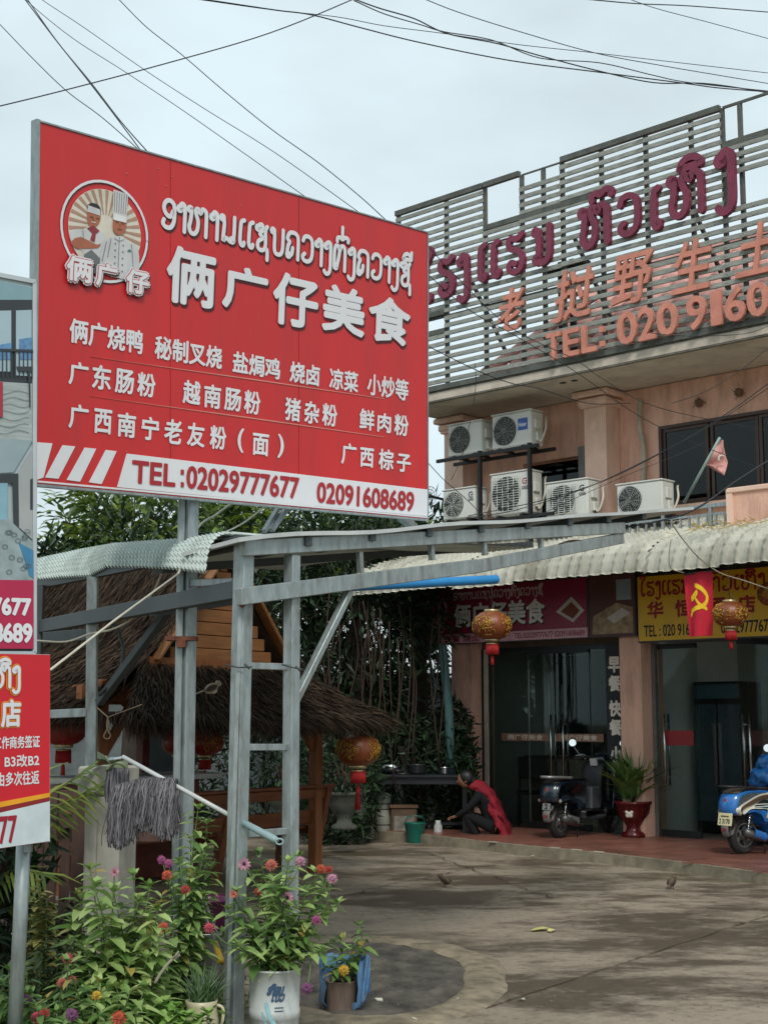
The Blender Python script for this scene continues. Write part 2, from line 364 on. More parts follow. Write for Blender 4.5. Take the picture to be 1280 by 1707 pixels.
# ================================================================== GROUND
def wetmat(name):
    m = bpy.data.materials.new(name); m.use_nodes = True
    nt = m.node_tree; N = nt.nodes; L = nt.links; b = N['Principled BSDF']
    tc = N.new('ShaderNodeTexCoord')
    mp = N.new('ShaderNodeMapping'); mp.inputs['Scale'].default_value = (.55, .85, 1); mp.inputs['Rotation'].default_value = (0, 0, R(-25))
    L.new(tc.outputs['Object'], mp.inputs['Vector'])
    n1 = N.new('ShaderNodeTexNoise'); n1.inputs['Scale'].default_value = .85; n1.inputs['Detail'].default_value = 13; n1.inputs['Roughness'].default_value = .66; n1.inputs['Distortion'].default_value = .25
    L.new(mp.outputs['Vector'], n1.inputs['Vector'])
    n2 = N.new('ShaderNodeTexNoise'); n2.inputs['Scale'].default_value = 60; n2.inputs['Detail'].default_value = 6; n2.inputs['Roughness'].default_value = .75
    L.new(tc.outputs['Object'], n2.inputs['Vector'])
    n3 = N.new('ShaderNodeTexNoise'); n3.inputs['Scale'].default_value = .38; n3.inputs['Detail'].default_value = 5
    L.new(tc.outputs['Object'], n3.inputs['Vector'])
    wr = N.new('ShaderNodeValToRGB'); e = wr.color_ramp.elements; e[0].position = .43; e[0].color = (1, 1, 1, 1); e[1].position = .57; e[1].color = (0, 0, 0, 1)
    n5 = N.new('ShaderNodeTexNoise'); n5.inputs['Scale'].default_value = 5.5; n5.inputs['Detail'].default_value = 12; n5.inputs['Roughness'].default_value = .78
    L.new(mp.outputs['Vector'], n5.inputs['Vector'])
    ma = N.new('ShaderNodeMath'); ma.operation = 'MULTIPLY_ADD'; ma.inputs[1].default_value = .55; L.new(n5.outputs['Fac'], ma.inputs[0])
    mb_ = N.new('ShaderNodeMath'); mb_.operation = 'SUBTRACT'; mb_.inputs[1].default_value = .275; L.new(n1.outputs['Fac'], mb_.inputs[0]); L.new(mb_.outputs['Value'], ma.inputs[2])
    L.new(ma.outputs['Value'], wr.inputs['Fac'])
    dry = N.new('ShaderNodeMixRGB'); dry.inputs['Color1'].default_value = lin('#b0a28f'); dry.inputs['Color2'].default_value = lin('#8d7d6a')
    L.new(n2.outputs['Fac'], dry.inputs['Fac'])
    wet = N.new('ShaderNodeMixRGB'); wet.inputs['Color1'].default_value = lin('#494037'); wet.inputs['Color2'].default_value = lin('#776754')
    L.new(n2.outputs['Fac'], wet.inputs['Fac'])
    mx = N.new('ShaderNodeMixRGB'); L.new(wr.outputs['Color'], mx.inputs['Fac']); L.new(dry.outputs['Color'], mx.inputs['Color1']); L.new(wet.outputs['Color'], mx.inputs['Color2'])
    gr = N.new('ShaderNodeValToRGB'); gr.color_ramp.elements[0].position = .52; gr.color_ramp.elements[1].position = .72; gr.color_ramp.elements[1].color = (.5, .5, .5, 1)
    L.new(n3.outputs['Fac'], gr.inputs['Fac'])
    g2 = N.new('ShaderNodeMixRGB'); g2.inputs['Color2'].default_value = lin('#5a553c'); L.new(gr.outputs['Color'], g2.inputs['Fac']); L.new(mx.outputs['Color'], g2.inputs['Color1'])
    # fine dark spots
    vo = N.new('ShaderNodeTexNoise'); vo.inputs['Scale'].default_value = 14; vo.inputs['Detail'].default_value = 10; vo.inputs['Roughness'].default_value = .8
    L.new(tc.outputs['Object'], vo.inputs['Vector'])
    vr = N.new('ShaderNodeValToRGB'); vr.color_ramp.elements[0].position = .34; vr.color_ramp.elements[0].color = (.45, .42, .4, 1); vr.color_ramp.elements[1].position = .5; vr.color_ramp.elements[1].color = (1, 1, 1, 1)
    L.new(vo.outputs['Fac'], vr.inputs['Fac'])
    g3 = N.new('ShaderNodeMixRGB'); g3.blend_type = 'MULTIPLY'; g3.inputs['Fac'].default_value = .8
    L.new(g2.outputs['Color'], g3.inputs['Color1']); L.new(vr.outputs['Color'], g3.inputs['Color2']); L.new(g3.outputs['Color'], b.inputs['Base Color'])
    rr = N.new('ShaderNodeMapRange'); rr.inputs['To Min'].default_value = .85; rr.inputs['To Max'].default_value = .36
    L.new(wr.outputs['Color'], rr.inputs['Value']); L.new(rr.outputs['Result'], b.inputs['Roughness'])
    bp = N.new('ShaderNodeBump'); bp.inputs['Strength'].default_value = .8; bp.inputs['Distance'].default_value = .012
    L.new(n2.outputs['Fac'], bp.inputs['Height']); L.new(bp.outputs['Normal'], b.inputs['Normal'])
    MATS[name] = m; return m
WET = wetmat('wet_concrete')
DIRTM = mat('soil', '#6b6048', .95, var=.35, vscale=14, bump=.6, bscale=25, dirt=.7, dirtcol='#3d4526')
g = MB(); S = 400
g.slab([(-S, -S), (S, -S), (S, S), (-S, S)], -.5, -.03)
structure(g.build('ground', DIRTM))
# yard concrete: two pours with an open joint running from the right edge to the lower middle
ja, jb = ground(1340, 1508), ground(650, 1735)
jd = (ja - jb).normalized(); jn = Vector((-jd.y, jd.x, 0))
A = ja + jd * 1.6; Bq = jb - jd * 4
def edge_noise(a, b, n, amp, sd):
    rr = random.Random(sd); return [a.lerp(b, i / n) + jn * rr.uniform(-amp, amp) for i in range(n + 1)]
E1 = edge_noise(A, Bq, 60, .012, 1)
y1 = MB(); pts = [(p.x + jn.x * .028, p.y + jn.y * .028) for p in E1]
pts += [(-3.3, 2.0), (-3.3, 26), (6, 26)] ; y1.slab(pts, -.12, 0.0); structure(y1.build('yard_slab', WET))
y2 = MB(); pts = [(p.x - jn.x * .022, p.y - jn.y * .022) for p in E1][::-1]
pts += [(12, A.y - 1), (12, 1), (1, 1)]; y2.slab(pts, -.12, .008); structure(y2.build('yard_slab', WET))
# sunken dark round patch with a raised concrete rim
PATCH = mat('wet_asphalt_patch', '#59534a', .8, var=.6, vscale=6, bump=1.0, bscale=22, dirt=1.0, dirtcol='#24211e', dscale=4.5, stretch=(1, .55, 1))
pc = Vector((-.12, 9.15)); o = MB(); n = 56; rr = random.Random(3)
wob = [1 + .03 * math.sin(k * .45) + rr.uniform(-.03, .03) for k in range(n)]
def ell(rx, ry, z): return [(pc.x + rx * wob[k] * math.cos(2 * math.pi * k / n), pc.y + ry * wob[k] * math.sin(2 * math.pi * k / n), z) for k in range(n)]
NR = 14; vs = [(pc.x, pc.y, .006)]
for j in range(1, NR + 1): vs += [(x, y, .010 + rr.uniform(-.006, .006) if j < NR else .004) for x, y, z in ell(.62 * j / NR, 1.28 * j / NR, 0)]
fs = [(0, 1 + k, 1 + (k + 1) % n) for k in range(n)] + [(1 + (j - 1) * n + k, 1 + j * n + k, 1 + j * n + (k + 1) % n, 1 + (j - 1) * n + (k + 1) % n) for j in range(1, NR) for k in range(n)]
o.add(vs, fs); structure(o.build('drain_patch', PATCH))
RIM = mat('worn_rim_concrete', '#8c7f6a', .85, var=.4, vscale=9, bump=.7, bscale=30, dirt=.9, dirtcol='#4f4939', dscale=3.2)
o = MB(); vs = ell(.62, 1.28, .003) + ell(.65, 1.33, .022) + ell(.80, 1.52, .020) + ell(.88, 1.62, .002)
fs = [(j * n + k, j * n + (k + 1) % n, (j + 1) * n + (k + 1) % n, (j + 1) * n + k) for j in range(3) for k in range(n)]
o.add(vs, [f[::-1] for f in fs], None, True); structure(o.build('drain_rim', RIM))
# hairline cracks and scattered grit on the yard
CRK = mat('crack_dark', '#2b2620', .95)
for a_, b_, sd_ in (((560, 1500), (800, 1455), 1), ((700, 1420), (900, 1500), 4)):
    r_ = random.Random(sd_); A0, B0 = ground(*a_), ground(*b_); c_ = MB(); vs = []; dv = (B0 - A0); nn_ = Vector((-dv.y, dv.x, 0)).normalized(); of = 0
    for k in range(41):
        of += r_.gauss(0, .022); p = A0 + dv * (k / 40) + nn_ * of; w_ = .0035 + .004 * r_.random(); vs += [p + nn_ * w_ + Vector((0, 0, .0125)), p - nn_ * w_ + Vector((0, 0, .0125))]
    c_.add(vs, [(2 * k, 2 * k + 1, 2 * k + 3, 2 * k + 2) for k in range(40)]); structure(c_.build('yard_crack', CRK))
r_ = random.Random(41); c_ = MB()
for k in range(1100):
    x, y = r_.uniform(-1.2, 4.5), 6.9 + 10 * r_.random() ** 1.6; s_ = r_.uniform(.002, .006) * (1 if r_.random() < .96 else 2.0); z = .009
    c_.add([(x - s_, y, z), (x, y - s_ * .8, z), (x + s_, y + s_ * .3, z), (x, y + s_, z), (x, y, z + s_ * .9)], [(0, 1, 4), (1, 2, 4), (2, 3, 4), (3, 0, 4)])
tag(c_.build('grit', leafmat('grit_stone', '#2e2923', '#968b79', .9, 0), kind='stuff'), 'loose grit and crumbs scattered over the concrete yard', 'grit')
# litter and moss crumbs
def flake(px, py, w, h, colr, name, label, cat, rot=0.3):
    p = ground(px, py, .012); m_ = MB()
    m_.add([(-w, -h * .5, 0), (0, -h, .01), (w, -h * .2, .004), (w * .8, h, .012), (-w * .3, h * .8, .002)], [(0, 1, 2, 3, 4)])
    m_.add([(-w, -h * .5, -.004), (0, -h, .006), (w, -h * .2, 0), (w * .8, h, .008), (-w * .3, h * .8, -.002)], [(4, 3, 2, 1, 0)])
    q = m_.build(name, mat('litter_' + colr.strip('#'), colr, .8), loc=p, rot=(0, 0, rot)); tag(q, label, cat)
flake(898, 1550, .09, .05, '#c9c27a', 'fallen_leaf', 'pale yellow fallen leaf lying in the middle of the wet yard', 'leaf', .5)
flake(918, 1552, .05, .03, '#d6cf8c', 'paper_scrap', 'small cream scrap lying right beside the pale yellow leaf', 'litter', 1.1)
flake(690, 1702, .035, .02, '#c8c4b4', 'paper_scrap', 'white scrap on the concrete at the lower edge of the picture', 'litter', 1.1)
flake(760, 1668, .022, .02, '#c8c4b4', 'paper_scrap', 'tiny white scrap on the rim right of the dark round patch', 'litter', 0.1)
flake(632, 1668, .022, .02, '#c8c4b4', 'paper_scrap', 'tiny white scrap beside the clay pot in the blue bag', 'litter', 2.1)
flake(868, 1668, .025, .012, '#b9b7aa', 'paper_scrap', 'pale scrap lying alone on the yard right of the round patch', 'litter', .1)
flake(886, 1428, .03, .03, '#d8d8d2', 'paper_scrap', 'tiny white scrap on the dark wet strip before the tiled porch', 'litter', .1)

# ================================================================== PORCH
TILE = mat('red_floor_tile', '#8a5a4c', .33, var=.3, vscale=3.5, dirt=.7, dirtcol='#5c4238', dscale=1.3, bump=.12, bscale=40)
EDGE = mat('porch_edge_concrete', '#8d8470', .8, var=.3, vscale=6, dirt=.7, dirtcol='#4a463a', bump=.4)
por = bthing('porch', 'raised porch floor of worn red square tiles before the shopfronts', 'porch'); structure(por); del por['category']; del por['label']
edge = [(-4.0, 1.62), (-2.45, 1.66), (-.57, 2.05), (.67, 2.2), (2.04, 2.53), (3.1, 2.9), (8, 4.2)]
b_ = MB(); b_.slab([(s, -t) for s, t in edge] + [(8, .2), (-4, .2)], -.02, .112); b_.build('porch_base', EDGE, por)
def inside(s, t):
    for (a, b), (c, d) in zip(edge, edge[1:]):
        if a <= s < c: return t < b + (d - b) * (s - a) / (c - a) - .06
    return False
TS = .33; tl = MB(); rr = random.Random(5)
i = -4.0
while i < 5:
    t = -.1
    while t < 4:
        cs = [(i + .004, t + .004), (i + TS - .004, t + .004), (i + TS - .004, t + TS - .004), (i + .004, t + TS - .004)]
        if all(inside(*c) for c in cs):
            z = .122 + rr.uniform(-.0015, .0015); tl.box((i + TS / 2, -(t + TS / 2), z - .006), (TS - .008, TS - .008, .012))
        elif inside(*cs[0]) or inside(*cs[1]):       # cut tile along the edge
            def te(s):
                for (a, b), (c, d) in zip(edge, edge[1:]):
                    if a <= s < c: return b + (d - b) * (s - a) / (c - a) - .07
                return 0
            q = [(i + .004, -(t + .004)), (i + .004, -min(t + TS - .004, max(t + .006, te(i)))), (i + TS - .004, -min(t + TS - .004, max(t + .006, te(i + TS - .01)))), (i + TS - .004, -(t + .004))]
            tl.slab(q, .111, .122)
        t += TS
    i += TS
tl.build('floor_tile', TILE, por, kind='stuff')
# a few white chipped marks on the edge
for s in (.0, .33, .66, -1.0):
    ms = MB(); tt = 2.05 + (s + .57) * .12; ms.box((s, -tt + .035, .1165), (.12, .05, .008)); ms.build('edge_chip', mat('chalky_white', '#a9a596', .9), por)

# ================================================================== SPARROWS
def sparrow(loc, rz, label, sc=1.0, pale=False):
    t = thing('sparrow', label, 'bird', loc, rz, 'sparrows about the yard'); t.scale = (sc,) * 3
    bd = mat('sparrow_pale' if pale else 'sparrow_brown', '#a39484' if pale else '#5b4a3a', .8, var=.4, vscale=60); bl = mat('sparrow_belly', '#b8ad9e', .8)
    m_ = MB(); m_.ball((0, 0, .065), .038, 10, 8, (1.5, .9, .95), Matrix.Rotation(R(-25), 3, 'Y')); m_.ball((.055, 0, .10), .024, 10, 8)
    m_.tube([(-.04, 0, .055), (-.12, 0, .025)], [.016, .010], 6, flat=.4); m_.build('body', bd, t)
    m_ = MB(); m_.ball((.012, 0, .05), .033, 8, 6, (1.2, .8, .8)); m_.build('belly', bl, t)
    m_ = MB(); m_.tube([(.073, 0, .10), (.094, 0, .096)], [.007, .001], 5); m_.build('beak', mat('beak', '#2c2622', .5), t)
    for sy in (-1, 1):
        m_ = MB(); m_.tube([(0, sy * .012, .035), (.004, sy * .014, 0), (.022, sy * .014, .001)], .0028, 4); m_.build('leg', mat('beak', '#2c2622', .5), t)
        m_ = MB(); m_.ball((-.012, sy * .030, .066), .028, 8, 6, (1.7, .3, .75), Matrix.Rotation(R(-20), 3, 'Y')); m_.build('wing', mat('sparrow_wing', '#3f3329', .8, var=.5, vscale=90), t)
sparrow(ground(742, 1480), R(140), 'small brown sparrow on the wet yard left of the middle')
sparrow(ground(1120, 1483), R(60), 'small brown sparrow standing on the yard towards the right')
# ================================================================== HOTEL BUILDING
PINK = mat('pink_stucco', '#e6b6a0', .85, var=.14, vscale=3, bump=.45, bscale=55, dirt=.7, dirtcol='#936c5a', dscale=2.4, stretch=(1.6, 1.6, .4))
PINKD = mat('pink_trim', '#e8c4b0', .8, var=.1, vscale=5, bump=.2, dirt=.4, dirtcol='#8f7363', stretch=(1, 1, .5))
SOFF = mat('soffit_plaster', '#c9bdae', .85, var=.15, vscale=2.5, dirt=.6, dirtcol='#8c7c6e', bump=.2)
OLDC = mat('stained_concrete', '#77736a', .9, var=.35, vscale=9, dirt=.8, dirtcol='#34332f', bump=.4, stretch=(1, 1, 2.5))
BLK = mat('black_steel', '#1d1d1f', .5, metal=.3, var=.2)
INW = mat('interior_wall', '#d2d9d4', .8, var=.06)
hb = bthing('hotel_building', 'two storey pink stucco hotel with open shopfronts and an overhanging roof slab', 'building')
def wallrect(name, m, s0, s1, z0, z1, holes=(), t0=-.15, t1=0.0, parent=hb):   # wall with rectangular openings, split into blocks
    mb = MB(); ss = sorted({s0, s1} | {h[0] for h in holes} | {h[1] for h in holes}); zs = sorted({z0, z1} | {h[2] for h in holes} | {h[3] for h in holes})
    for a, b in zip(ss, ss[1:]):
        run = None
        for c, d in zip(zs, zs[1:]):
            ms, mz = (a + b) / 2, (c + d) / 2
            hole = any(h[0] < ms < h[1] and h[2] < mz < h[3] for h in holes)
            if not hole:
                if run and abs(run[1] - c) < 1e-6: run[1] = d
                else:
                    if run: mb.box(((a + b) / 2, -(t0 + t1) / 2, sum(run) / 2), (b - a, t1 - t0, run[1] - run[0]))
                    run = [c, d]
        if run: mb.box(((a + b) / 2, -(t0 + t1) / 2, sum(run) / 2), (b - a, t1 - t0, run[1] - run[0]))
    return mb.build(name, m, parent)
# first floor wall with window and recessed door
wallrect('wall', PINK, -3.3, 8, 3.42, 5.80, holes=[(.2, 3.2, 4.2, 5.26), (-2.0, -1.0, 3.7, 5.05)])
x = MB(); x.box((2.35, 4.2, 3.32), (11.3, 8.7, .18)); x.build('floor_slab', OLDC, hb)
# roof slab with soffit
x = MB(); x.box((2.2, 1.25, 5.86), (10.9, 5.1, .10)); x.build('roof_slab', SOFF, hb)
x = MB(); x.box((2.2, -1.265, 5.89), (10.9, .06, .20)); x.build('slab_edge', OLDC, hb)
# piers of the upper floor
for s in (-.57, -3.0, 3.6):
    x = MB(); x.box((s, -.16, 4.6), (.34, .3, 2.3)); x.build('pier', PINKD, hb)
    x = MB(); x.box((s, -.18, 5.60), (.40, .36, .03)); x.box((s, -.18, 5.66), (.46, .42, .09), bev=.02); x.box((s, -.18, 5.76), (.56, .52, .08), bev=.02); x.build('pier_capital', PINKD, hb)
# ground floor pillars
x = MB(); x.box((-2.98, .05, 1.65), (.36, .5, 3.2)); x.build('pillar', PINK, hb)
x = MB(); x.box((-.19, .05, 1.65), (.32, .5, 3.2)); x.build('pillar', PINK, hb)
x = MB(); x.box((3.1, .05, 1.65), (.32, .5, 3.2)); x.build('pillar', PINK, hb)
x = MB(); x.box((1.4, .1, 2.93), (9.0, .12, .80)); x.build('shopfront_lintel', mat('lintel_paint', '#6d5a50', .8), hb)
# shop interiors: floor, back wall, party walls
x = MB(); x.box((1.6, 4.2, .06), (9.6, 8.4, .1)); x.build('interior_floor', mat('interior_floor_tile', '#8d857c', .35, var=.1), hb)
x = MB(); x.box((-1.6, 1.75, 1.6), (2.8, .1, 3.2)); x.box((1.6, 2.4, 1.6), (3.6, .1, 3.2)); x.build('back_wall', INW, hb)
x = MB(); x.box((-3.1, 4.6, 1.6), (.1, 8.4, 3.2)); x.box((-.19, 4.6, 1.6), (.1, 8.6, 3.2)); x.box((7, 4, 1.6), (.1, 8.4, 3.2)); x.build('party_wall', INW, hb)
x = MB(); x.box((2.3, 8.5, 4), (11.0, .1, 7.6)); x.build('rear_wall', PINK, hb)
x = MB(); x.box((-3.25, 4.3, 4.55), (.1, 8.3, 2.4)); x.build('side_wall', PINK, hb)

# dark boards coloured as the shade of unlit rooms behind the upper openings
x = MB(); x.box((1.7, 1.6, 4.7), (3.6, .05, 1.9)); x.box((-1.5, .9, 4.4), (1.6, .05, 1.6)); x.build('room_dark', mat('unlit_room_shade', '#2b2c2c', .9), hb)
# upper window: brown frame, sliding leaves, dark glass
WFR = mat('brown_aluminium', '#4a3a33', .45, metal=.3, var=.1)
DG = glassmat('tinted_glass', '#1c2226', .035)
win = MB()
for s in (.2, 3.2): win.box((s + (.02 if s < 1 else -.02), .03, 4.73), (.04, .1, 1.06))
for z in (4.22, 5.24): win.box((1.7, .03, z), (2.92, .1, .04))
wi = win.build('window_frame', WFR, hb)
for k, s in enumerate((.24, .92, 1.60, 2.36)):
    q = MB(); w_ = .66 if k < 3 else .8
    for e in (s + .022, s + w_ - .02): q.box((e, .03 + .02 * (k % 2), 4.73), (.042, .04, .98))
    for z in (4.262, 5.198): q.box((s + w_ / 2, .03 + .02 * (k % 2), z), (w_ - .088, .04, .045))
    q.build('window_sash', WFR, wi)
    q = MB(); q.box((s + w_ / 2, .03 + .02 * (k % 2), 4.73), (w_ - .09, .006, .89)); q.build('pane', DG, wi)
q = MB(); q.box((1.7, -.04, 4.185), (3.1, .14, .05), bev=.01); q.build('window_sill', PINKD, hb)
# recessed dark doorway left + grey shutter board
q = MB(); q.box((-1.5, .10, 4.55), (.95, .02, .95)); q.build('pane', DG, wi)
q = MB(); q.box((-.87, -.03, 4.85), (.34, .05, .62), bev=.01); q.build('shutter_board', mat('grey_board', '#7f807c', .6, var=.1, dirt=.4), hb)
# white corrugated drain hose + cable
q = MB(); s_, z_ = .0, 0
hp = catmull([B(-.02, .08, 5.66), B(-.05, .06, 5.3), B(.0, .06, 5.0), B(-.02, .06, 4.6), B(.03, .10, 4.35), B(.1, .2, 4.25)], 14)
q.tube(hp, [.032 + .006 * (k % 2) for k in range(len(hp))], 8); q.build('drain_hose', mat('hose_white', '#b5ab98', .6, dirt=.5), hb, world=True)
# nests / wires lumps on the wall
for s, z in ((.82, 5.47), (1.38, 5.52)):
    q = MB(); rr = random.Random(int(s * 100))
    for k in range(60):
        a = Vector((s + rr.gauss(0, .025), -.03 - rr.random() * .06, z + rr.gauss(0, .03))); b = a + Vector((rr.gauss(0, .02), rr.gauss(0, .015), rr.gauss(0, .025)))
        q.bar(a, b, .005)
    q.ball((s, -.05, z), .055, 8, 6); o_ = q.build('wall_nest', mat('dry_twigs', '#6d5544', .9, var=.4), None); o_.matrix_basis = BM.copy()
    tag(o_, 'clump of twigs and wire on the pink wall, the %s of two' % ('left' if s < 1 else 'right'), 'nest', 'twig clumps on the pink wall')
# pink balcony parapet at right, grey railing
pp = bthing('balcony_parapet', 'low pink balcony wall with a pale coping right of the railing', 'wall', 0, 0, 0)
q = MB(); q.box((3.4, -1.0, 3.86), (3.2, .12, .50)); q.build('parapet_wall', PINK, pp)
q = MB(); q.box((3.4, -1.0, 4.135), (3.3, .18, .06), bev=.01); q.box((1.79, -1.0, 3.9), (.08, .16, .42)); q.build('coping', PINKD, pp)
rl = bthing('balcony_railing', 'grey metal balcony railing with thin upright bars above the awning', 'railing', 0, 0, 0)
GREYM = mat('galvanised', '#98a1a1', .42, metal=.55, var=.22, vscale=11, dirt=.65, dirtcol='#5f6668', dscale=5, bump=.12, bscale=25, stretch=(3, 3, .7))
q = MB(); q.bar((.2, -1, 4.0), (1.74, -1, 4.0), .04); q.bar((.2, -1, 3.9), (1.74, -1, 3.9), .025); q.bar((.2, -1, 3.62), (1.74, -1, 3.62), .03); q.build('rail', GREYM, rl)
for k in range(13):
    s = .27 + k * .118; q = MB(); q.bar((s, -1, 3.63), (s, -1, 3.89), .022); q.build('baluster', GREYM, rl)
for s in (.86, 1.5):
    q = MB(); q.bar((s, -1, 3.5), (s, -1, 4.02), .035); q.build('rail_post', GREYM, rl)

# ------------------------------------------------------------------ pink tile hip roof seen through the slats
rt = bthing('tiled_roof', 'pink wavy clay tile roof behind the grey slat screen', 'roof')
RTM = mat('pink_roof_tile', '#dba69c', .75, var=.25, vscale=5, dirt=.5, dirtcol='#7a5550', bump=.2)
p0 = Vector((-.0, 0, 0)); slope = R(40)
tm = MB(); nU = 7; TW, TL_ = .30, .34
vs = []; 
for j, (yy, dz) in enumerate(((0, 0.018), (TL_ + .03, 0.0))):
    for i in range(nU):
        u_ = i / (nU - 1); vs.append((u_ * TW, yy, .035 * math.sin(u_ * 2 * math.pi) + dz))
for i in range(nU): vs.append((vs[i][0], 0, vs[i][2] - .022))
fs = [(i, i + 1, nU + i + 1, nU + i) for i in range(nU - 1)] + [(2 * nU + i, 2 * nU + i + 1, i + 1, i) for i in range(nU - 1)]
tm.add(vs, fs, None, True); TME = tm.mesh('roof_tile'); TME.materials.append(RTM)
cs_, sn_ = math.cos(slope), math.sin(slope)
cnt = 0
for r_ in range(8):
    for c_ in range(32):
        s = -1.8 + c_ * TW; y0 = -1.12 + r_ * TL_ * cs_; z0 = 6.03 + r_ * TL_ * sn_
        if s < -1.8 + r_ * .13: continue
        if s > 5.2 or cnt >= 285: continue
        o_ = link('roof_tile', TME, rt, (s, y0, z0), (slope, 0, 0)); cnt += 1
q = MB(); ry = -1.12 + 8 * TL_ * cs_; rz_ = 6.03 + 8 * TL_ * sn_
q.add([(-1.8, -1.12, 5.95), (6.8, -1.12, 5.95), (6.8, ry, rz_ - .06), (-.75, ry, rz_ - .06), (-1.8, ry + 2.0, 5.93), (6.8, ry + 2.0, 5.93)],
      [(0, 1, 2, 3), (0, 3, 4), (3, 2, 5, 4), (1, 5, 2)]); q.build('roof_deck', mat('roof_deck', '#6e4a44', .9), rt)
q = MB(); rp = [(-1.8 + 1.05 * k / 12, -1.12 + k / 12 * 8 * TL_ * cs_, 6.07 + k / 12 * 8 * TL_ * sn_) for k in range(13)]
q.tube(rp, [.07 + .012 * (k % 2) for k in range(13)], 8); q.tube([(-.75 + k * .3, ry, rz_ + .02) for k in range(26)], [.07 + .012 * (k % 2) for k in range(26)], 8); q.build('ridge_cap', RTM, rt)

# ------------------------------------------------------------------ slat screen
SLM = mat('weathered_slat', '#9a9d96', .8, var=.3, vscale=3.5, dirt=.9, dirtcol='#34362f', dscale=2.6, stretch=(1, 1, 7), bump=.3)
SLD = mat('weathered_post', '#5b5e59', .8, var=.3, vscale=7, dirt=.7, dirtcol='#2c2d2a')
sf = bthing('slat_screen', 'tall weathered grey slat screen on the roof edge with missing slats', 'fence', 0, 1.3, 0)
PS = [-3.16, -2.27, -1.59, -.97, -.62, -.32, .28, .93, 1.56, 1.98, 2.21, 2.9, 3.6, 4.3]
TOP = 8.6
for s in PS:
    zt = TOP
    if s in (-.97, -.62, -.32): zt = TOP - .02
    q = MB(); q.box((s, .035, (5.95 + zt) / 2), (.045, .05, zt - 5.95)); q.build('post', SLD, sf)
slm = {}
def slat(a, b, z, h=.060, m=SLM, rr=random.Random(11)):
    key = (round(b - a, 2), h)
    if key not in slm:
        q = MB(); q.box((0, 0, 0), (b - a + .012, .022, h), bev=.003); me = q.mesh('slat'); me.materials.append(m); slm[key] = me
    link('slat', slm[key], sf, ((a + b) / 2, -.012 - rr.uniform(0, .004), z + rr.uniform(-.005, .005)), (R(rr.uniform(-6, 6)), R(rr.uniform(-.35, .35)), 0))
def rows(a, b, z0, z1, pitch=.106):
    n = int(round((z1 - z0) / pitch))
    for k in range(n): slat(a, b, z0 + (k + .5) * (z1 - z0) / n)
grp = [(-3.16, -1.59), (-1.59, -.97), (-.97, -.32), (-.32, .93), (.93, 1.98), (1.98, 2.9), (2.9, 4.3)]
for a, b in grp:
    if (a, b) == (-3.16, -1.59):
        for c, d in ((-3.16, -2.27), (-2.27, -1.59)):
            rows(c, d, 7.02 if c < -3 else 6.0, 8.55)
            if c < -3: rows(c, d, 6.0, 6.72)
    elif (a, b) == (-1.59, -.97) or (a, b) == (-.97, -.62): rows(a, b, 6.0, 7.98)
    elif (a, b) == (-.97, -.32): rows(a, b, 6.0, 8.42)
    elif (a, b) == (1.98, 2.9): rows(a, b, 6.0, 7.38); rows(a, b, 7.72, 8.12)
    else: rows(a, b, 6.0, 8.55)
def rail(a, b, z, h=.07): q = MB(); q.box(((a + b) / 2, .0, z), (b - a, .06, h)); q.build('rail', SLD, sf)
for a, b, z in ((-3.18, -1.6, 8.6), (-1.58, -.98, 8.6), (-1.57, .27, 8.0), (-.31, 1.97, 8.6), (2.0, 4.3, 8.13), (-3.18, 4.3, 5.97), (-3.18, -2.28, 6.74), (-3.18, -2.28, 7.0)): rail(a, b, z)
q = MB(); q.box((-.645, .02, 8.58), (.62, .02, .02)); q.box((3.1, .02, 8.60), (2.2, .025, .03)); q.box((-.6, .02, 7.78), (1.9, .02, .02)); q.box((.7, .03, 6.95), (7.2, .03, .03)); q.build('rail', SLD, sf)
# rear braces
for s in (-2.0, -.2, 1.5, 3.2):
    q = MB(); q.bar((s, .08, 7.6), (s + .1, 1.3, 5.98), .04); q.build('brace', SLD, sf)
q = MB()
for s in (-.6, -.42): q.box((s, .35, 6.6), (.07, .05, 1.6))
q.box((-.5, .35, 7.3), (.7, .05, .05)); q.build('brace', BLK, sf)

# letters
MAROON = mat('maroon_letter', '#7c2c46', .5, var=.18, vscale=12, dirt=.4, dirtcol='#4c1a2b')
SALMON = mat('salmon_letter', '#cf8672', .55, var=.15, vscale=9, dirt=.4, dirtcol='#9a5a4a')
nl = bthing('hotel_name_letters', 'row of maroon foam letters spelling the hotel name on the slat screen', 'sign letters', 0, 1.34, 0)
def letters(seq, x0, x1, z, H, wd=.17):
    acc = []
    for g, S in lao_glyphs(seq, x0, z, x1, H):
        if not S: continue
        mb = MB()
        for k, st in enumerate(S): mb.ribbon(st, wd * H, 0 - .0006 * k, .06, 5)
        mb.build('letter', MAROON, nl)
letters(['oo'], -2.62, -2.40, 7.17, .52); letters(['r'], -2.32, -2.0, 7.2, .50); letters(['ng'], -1.97, -1.76, 7.2, .48)
letters(['e'], -1.63, -1.45, 7.26, .48); letters(['e'], -1.41, -1.22, 7.26, .48); letters(['r'], -1.14, -.82, 7.26, .48); letters(['m'], -.70, -.38, 7.28, .48)
letters(['h', '^'], 0.02, .50, 7.33, .50); letters(['w'], .58, .93, 7.35, .48); letters(['e'], 1.05, 1.22, 7.33, .50); letters(['h', 'i'], 1.30, 1.82, 7.40, .50); letters(['ng'], 1.94, 2.22, 7.46, .56)
cl = bthing('product_sign_letters', 'row of salmon cut-out Chinese characters low on the slat screen', 'sign letters', 0, 1.34, 0)
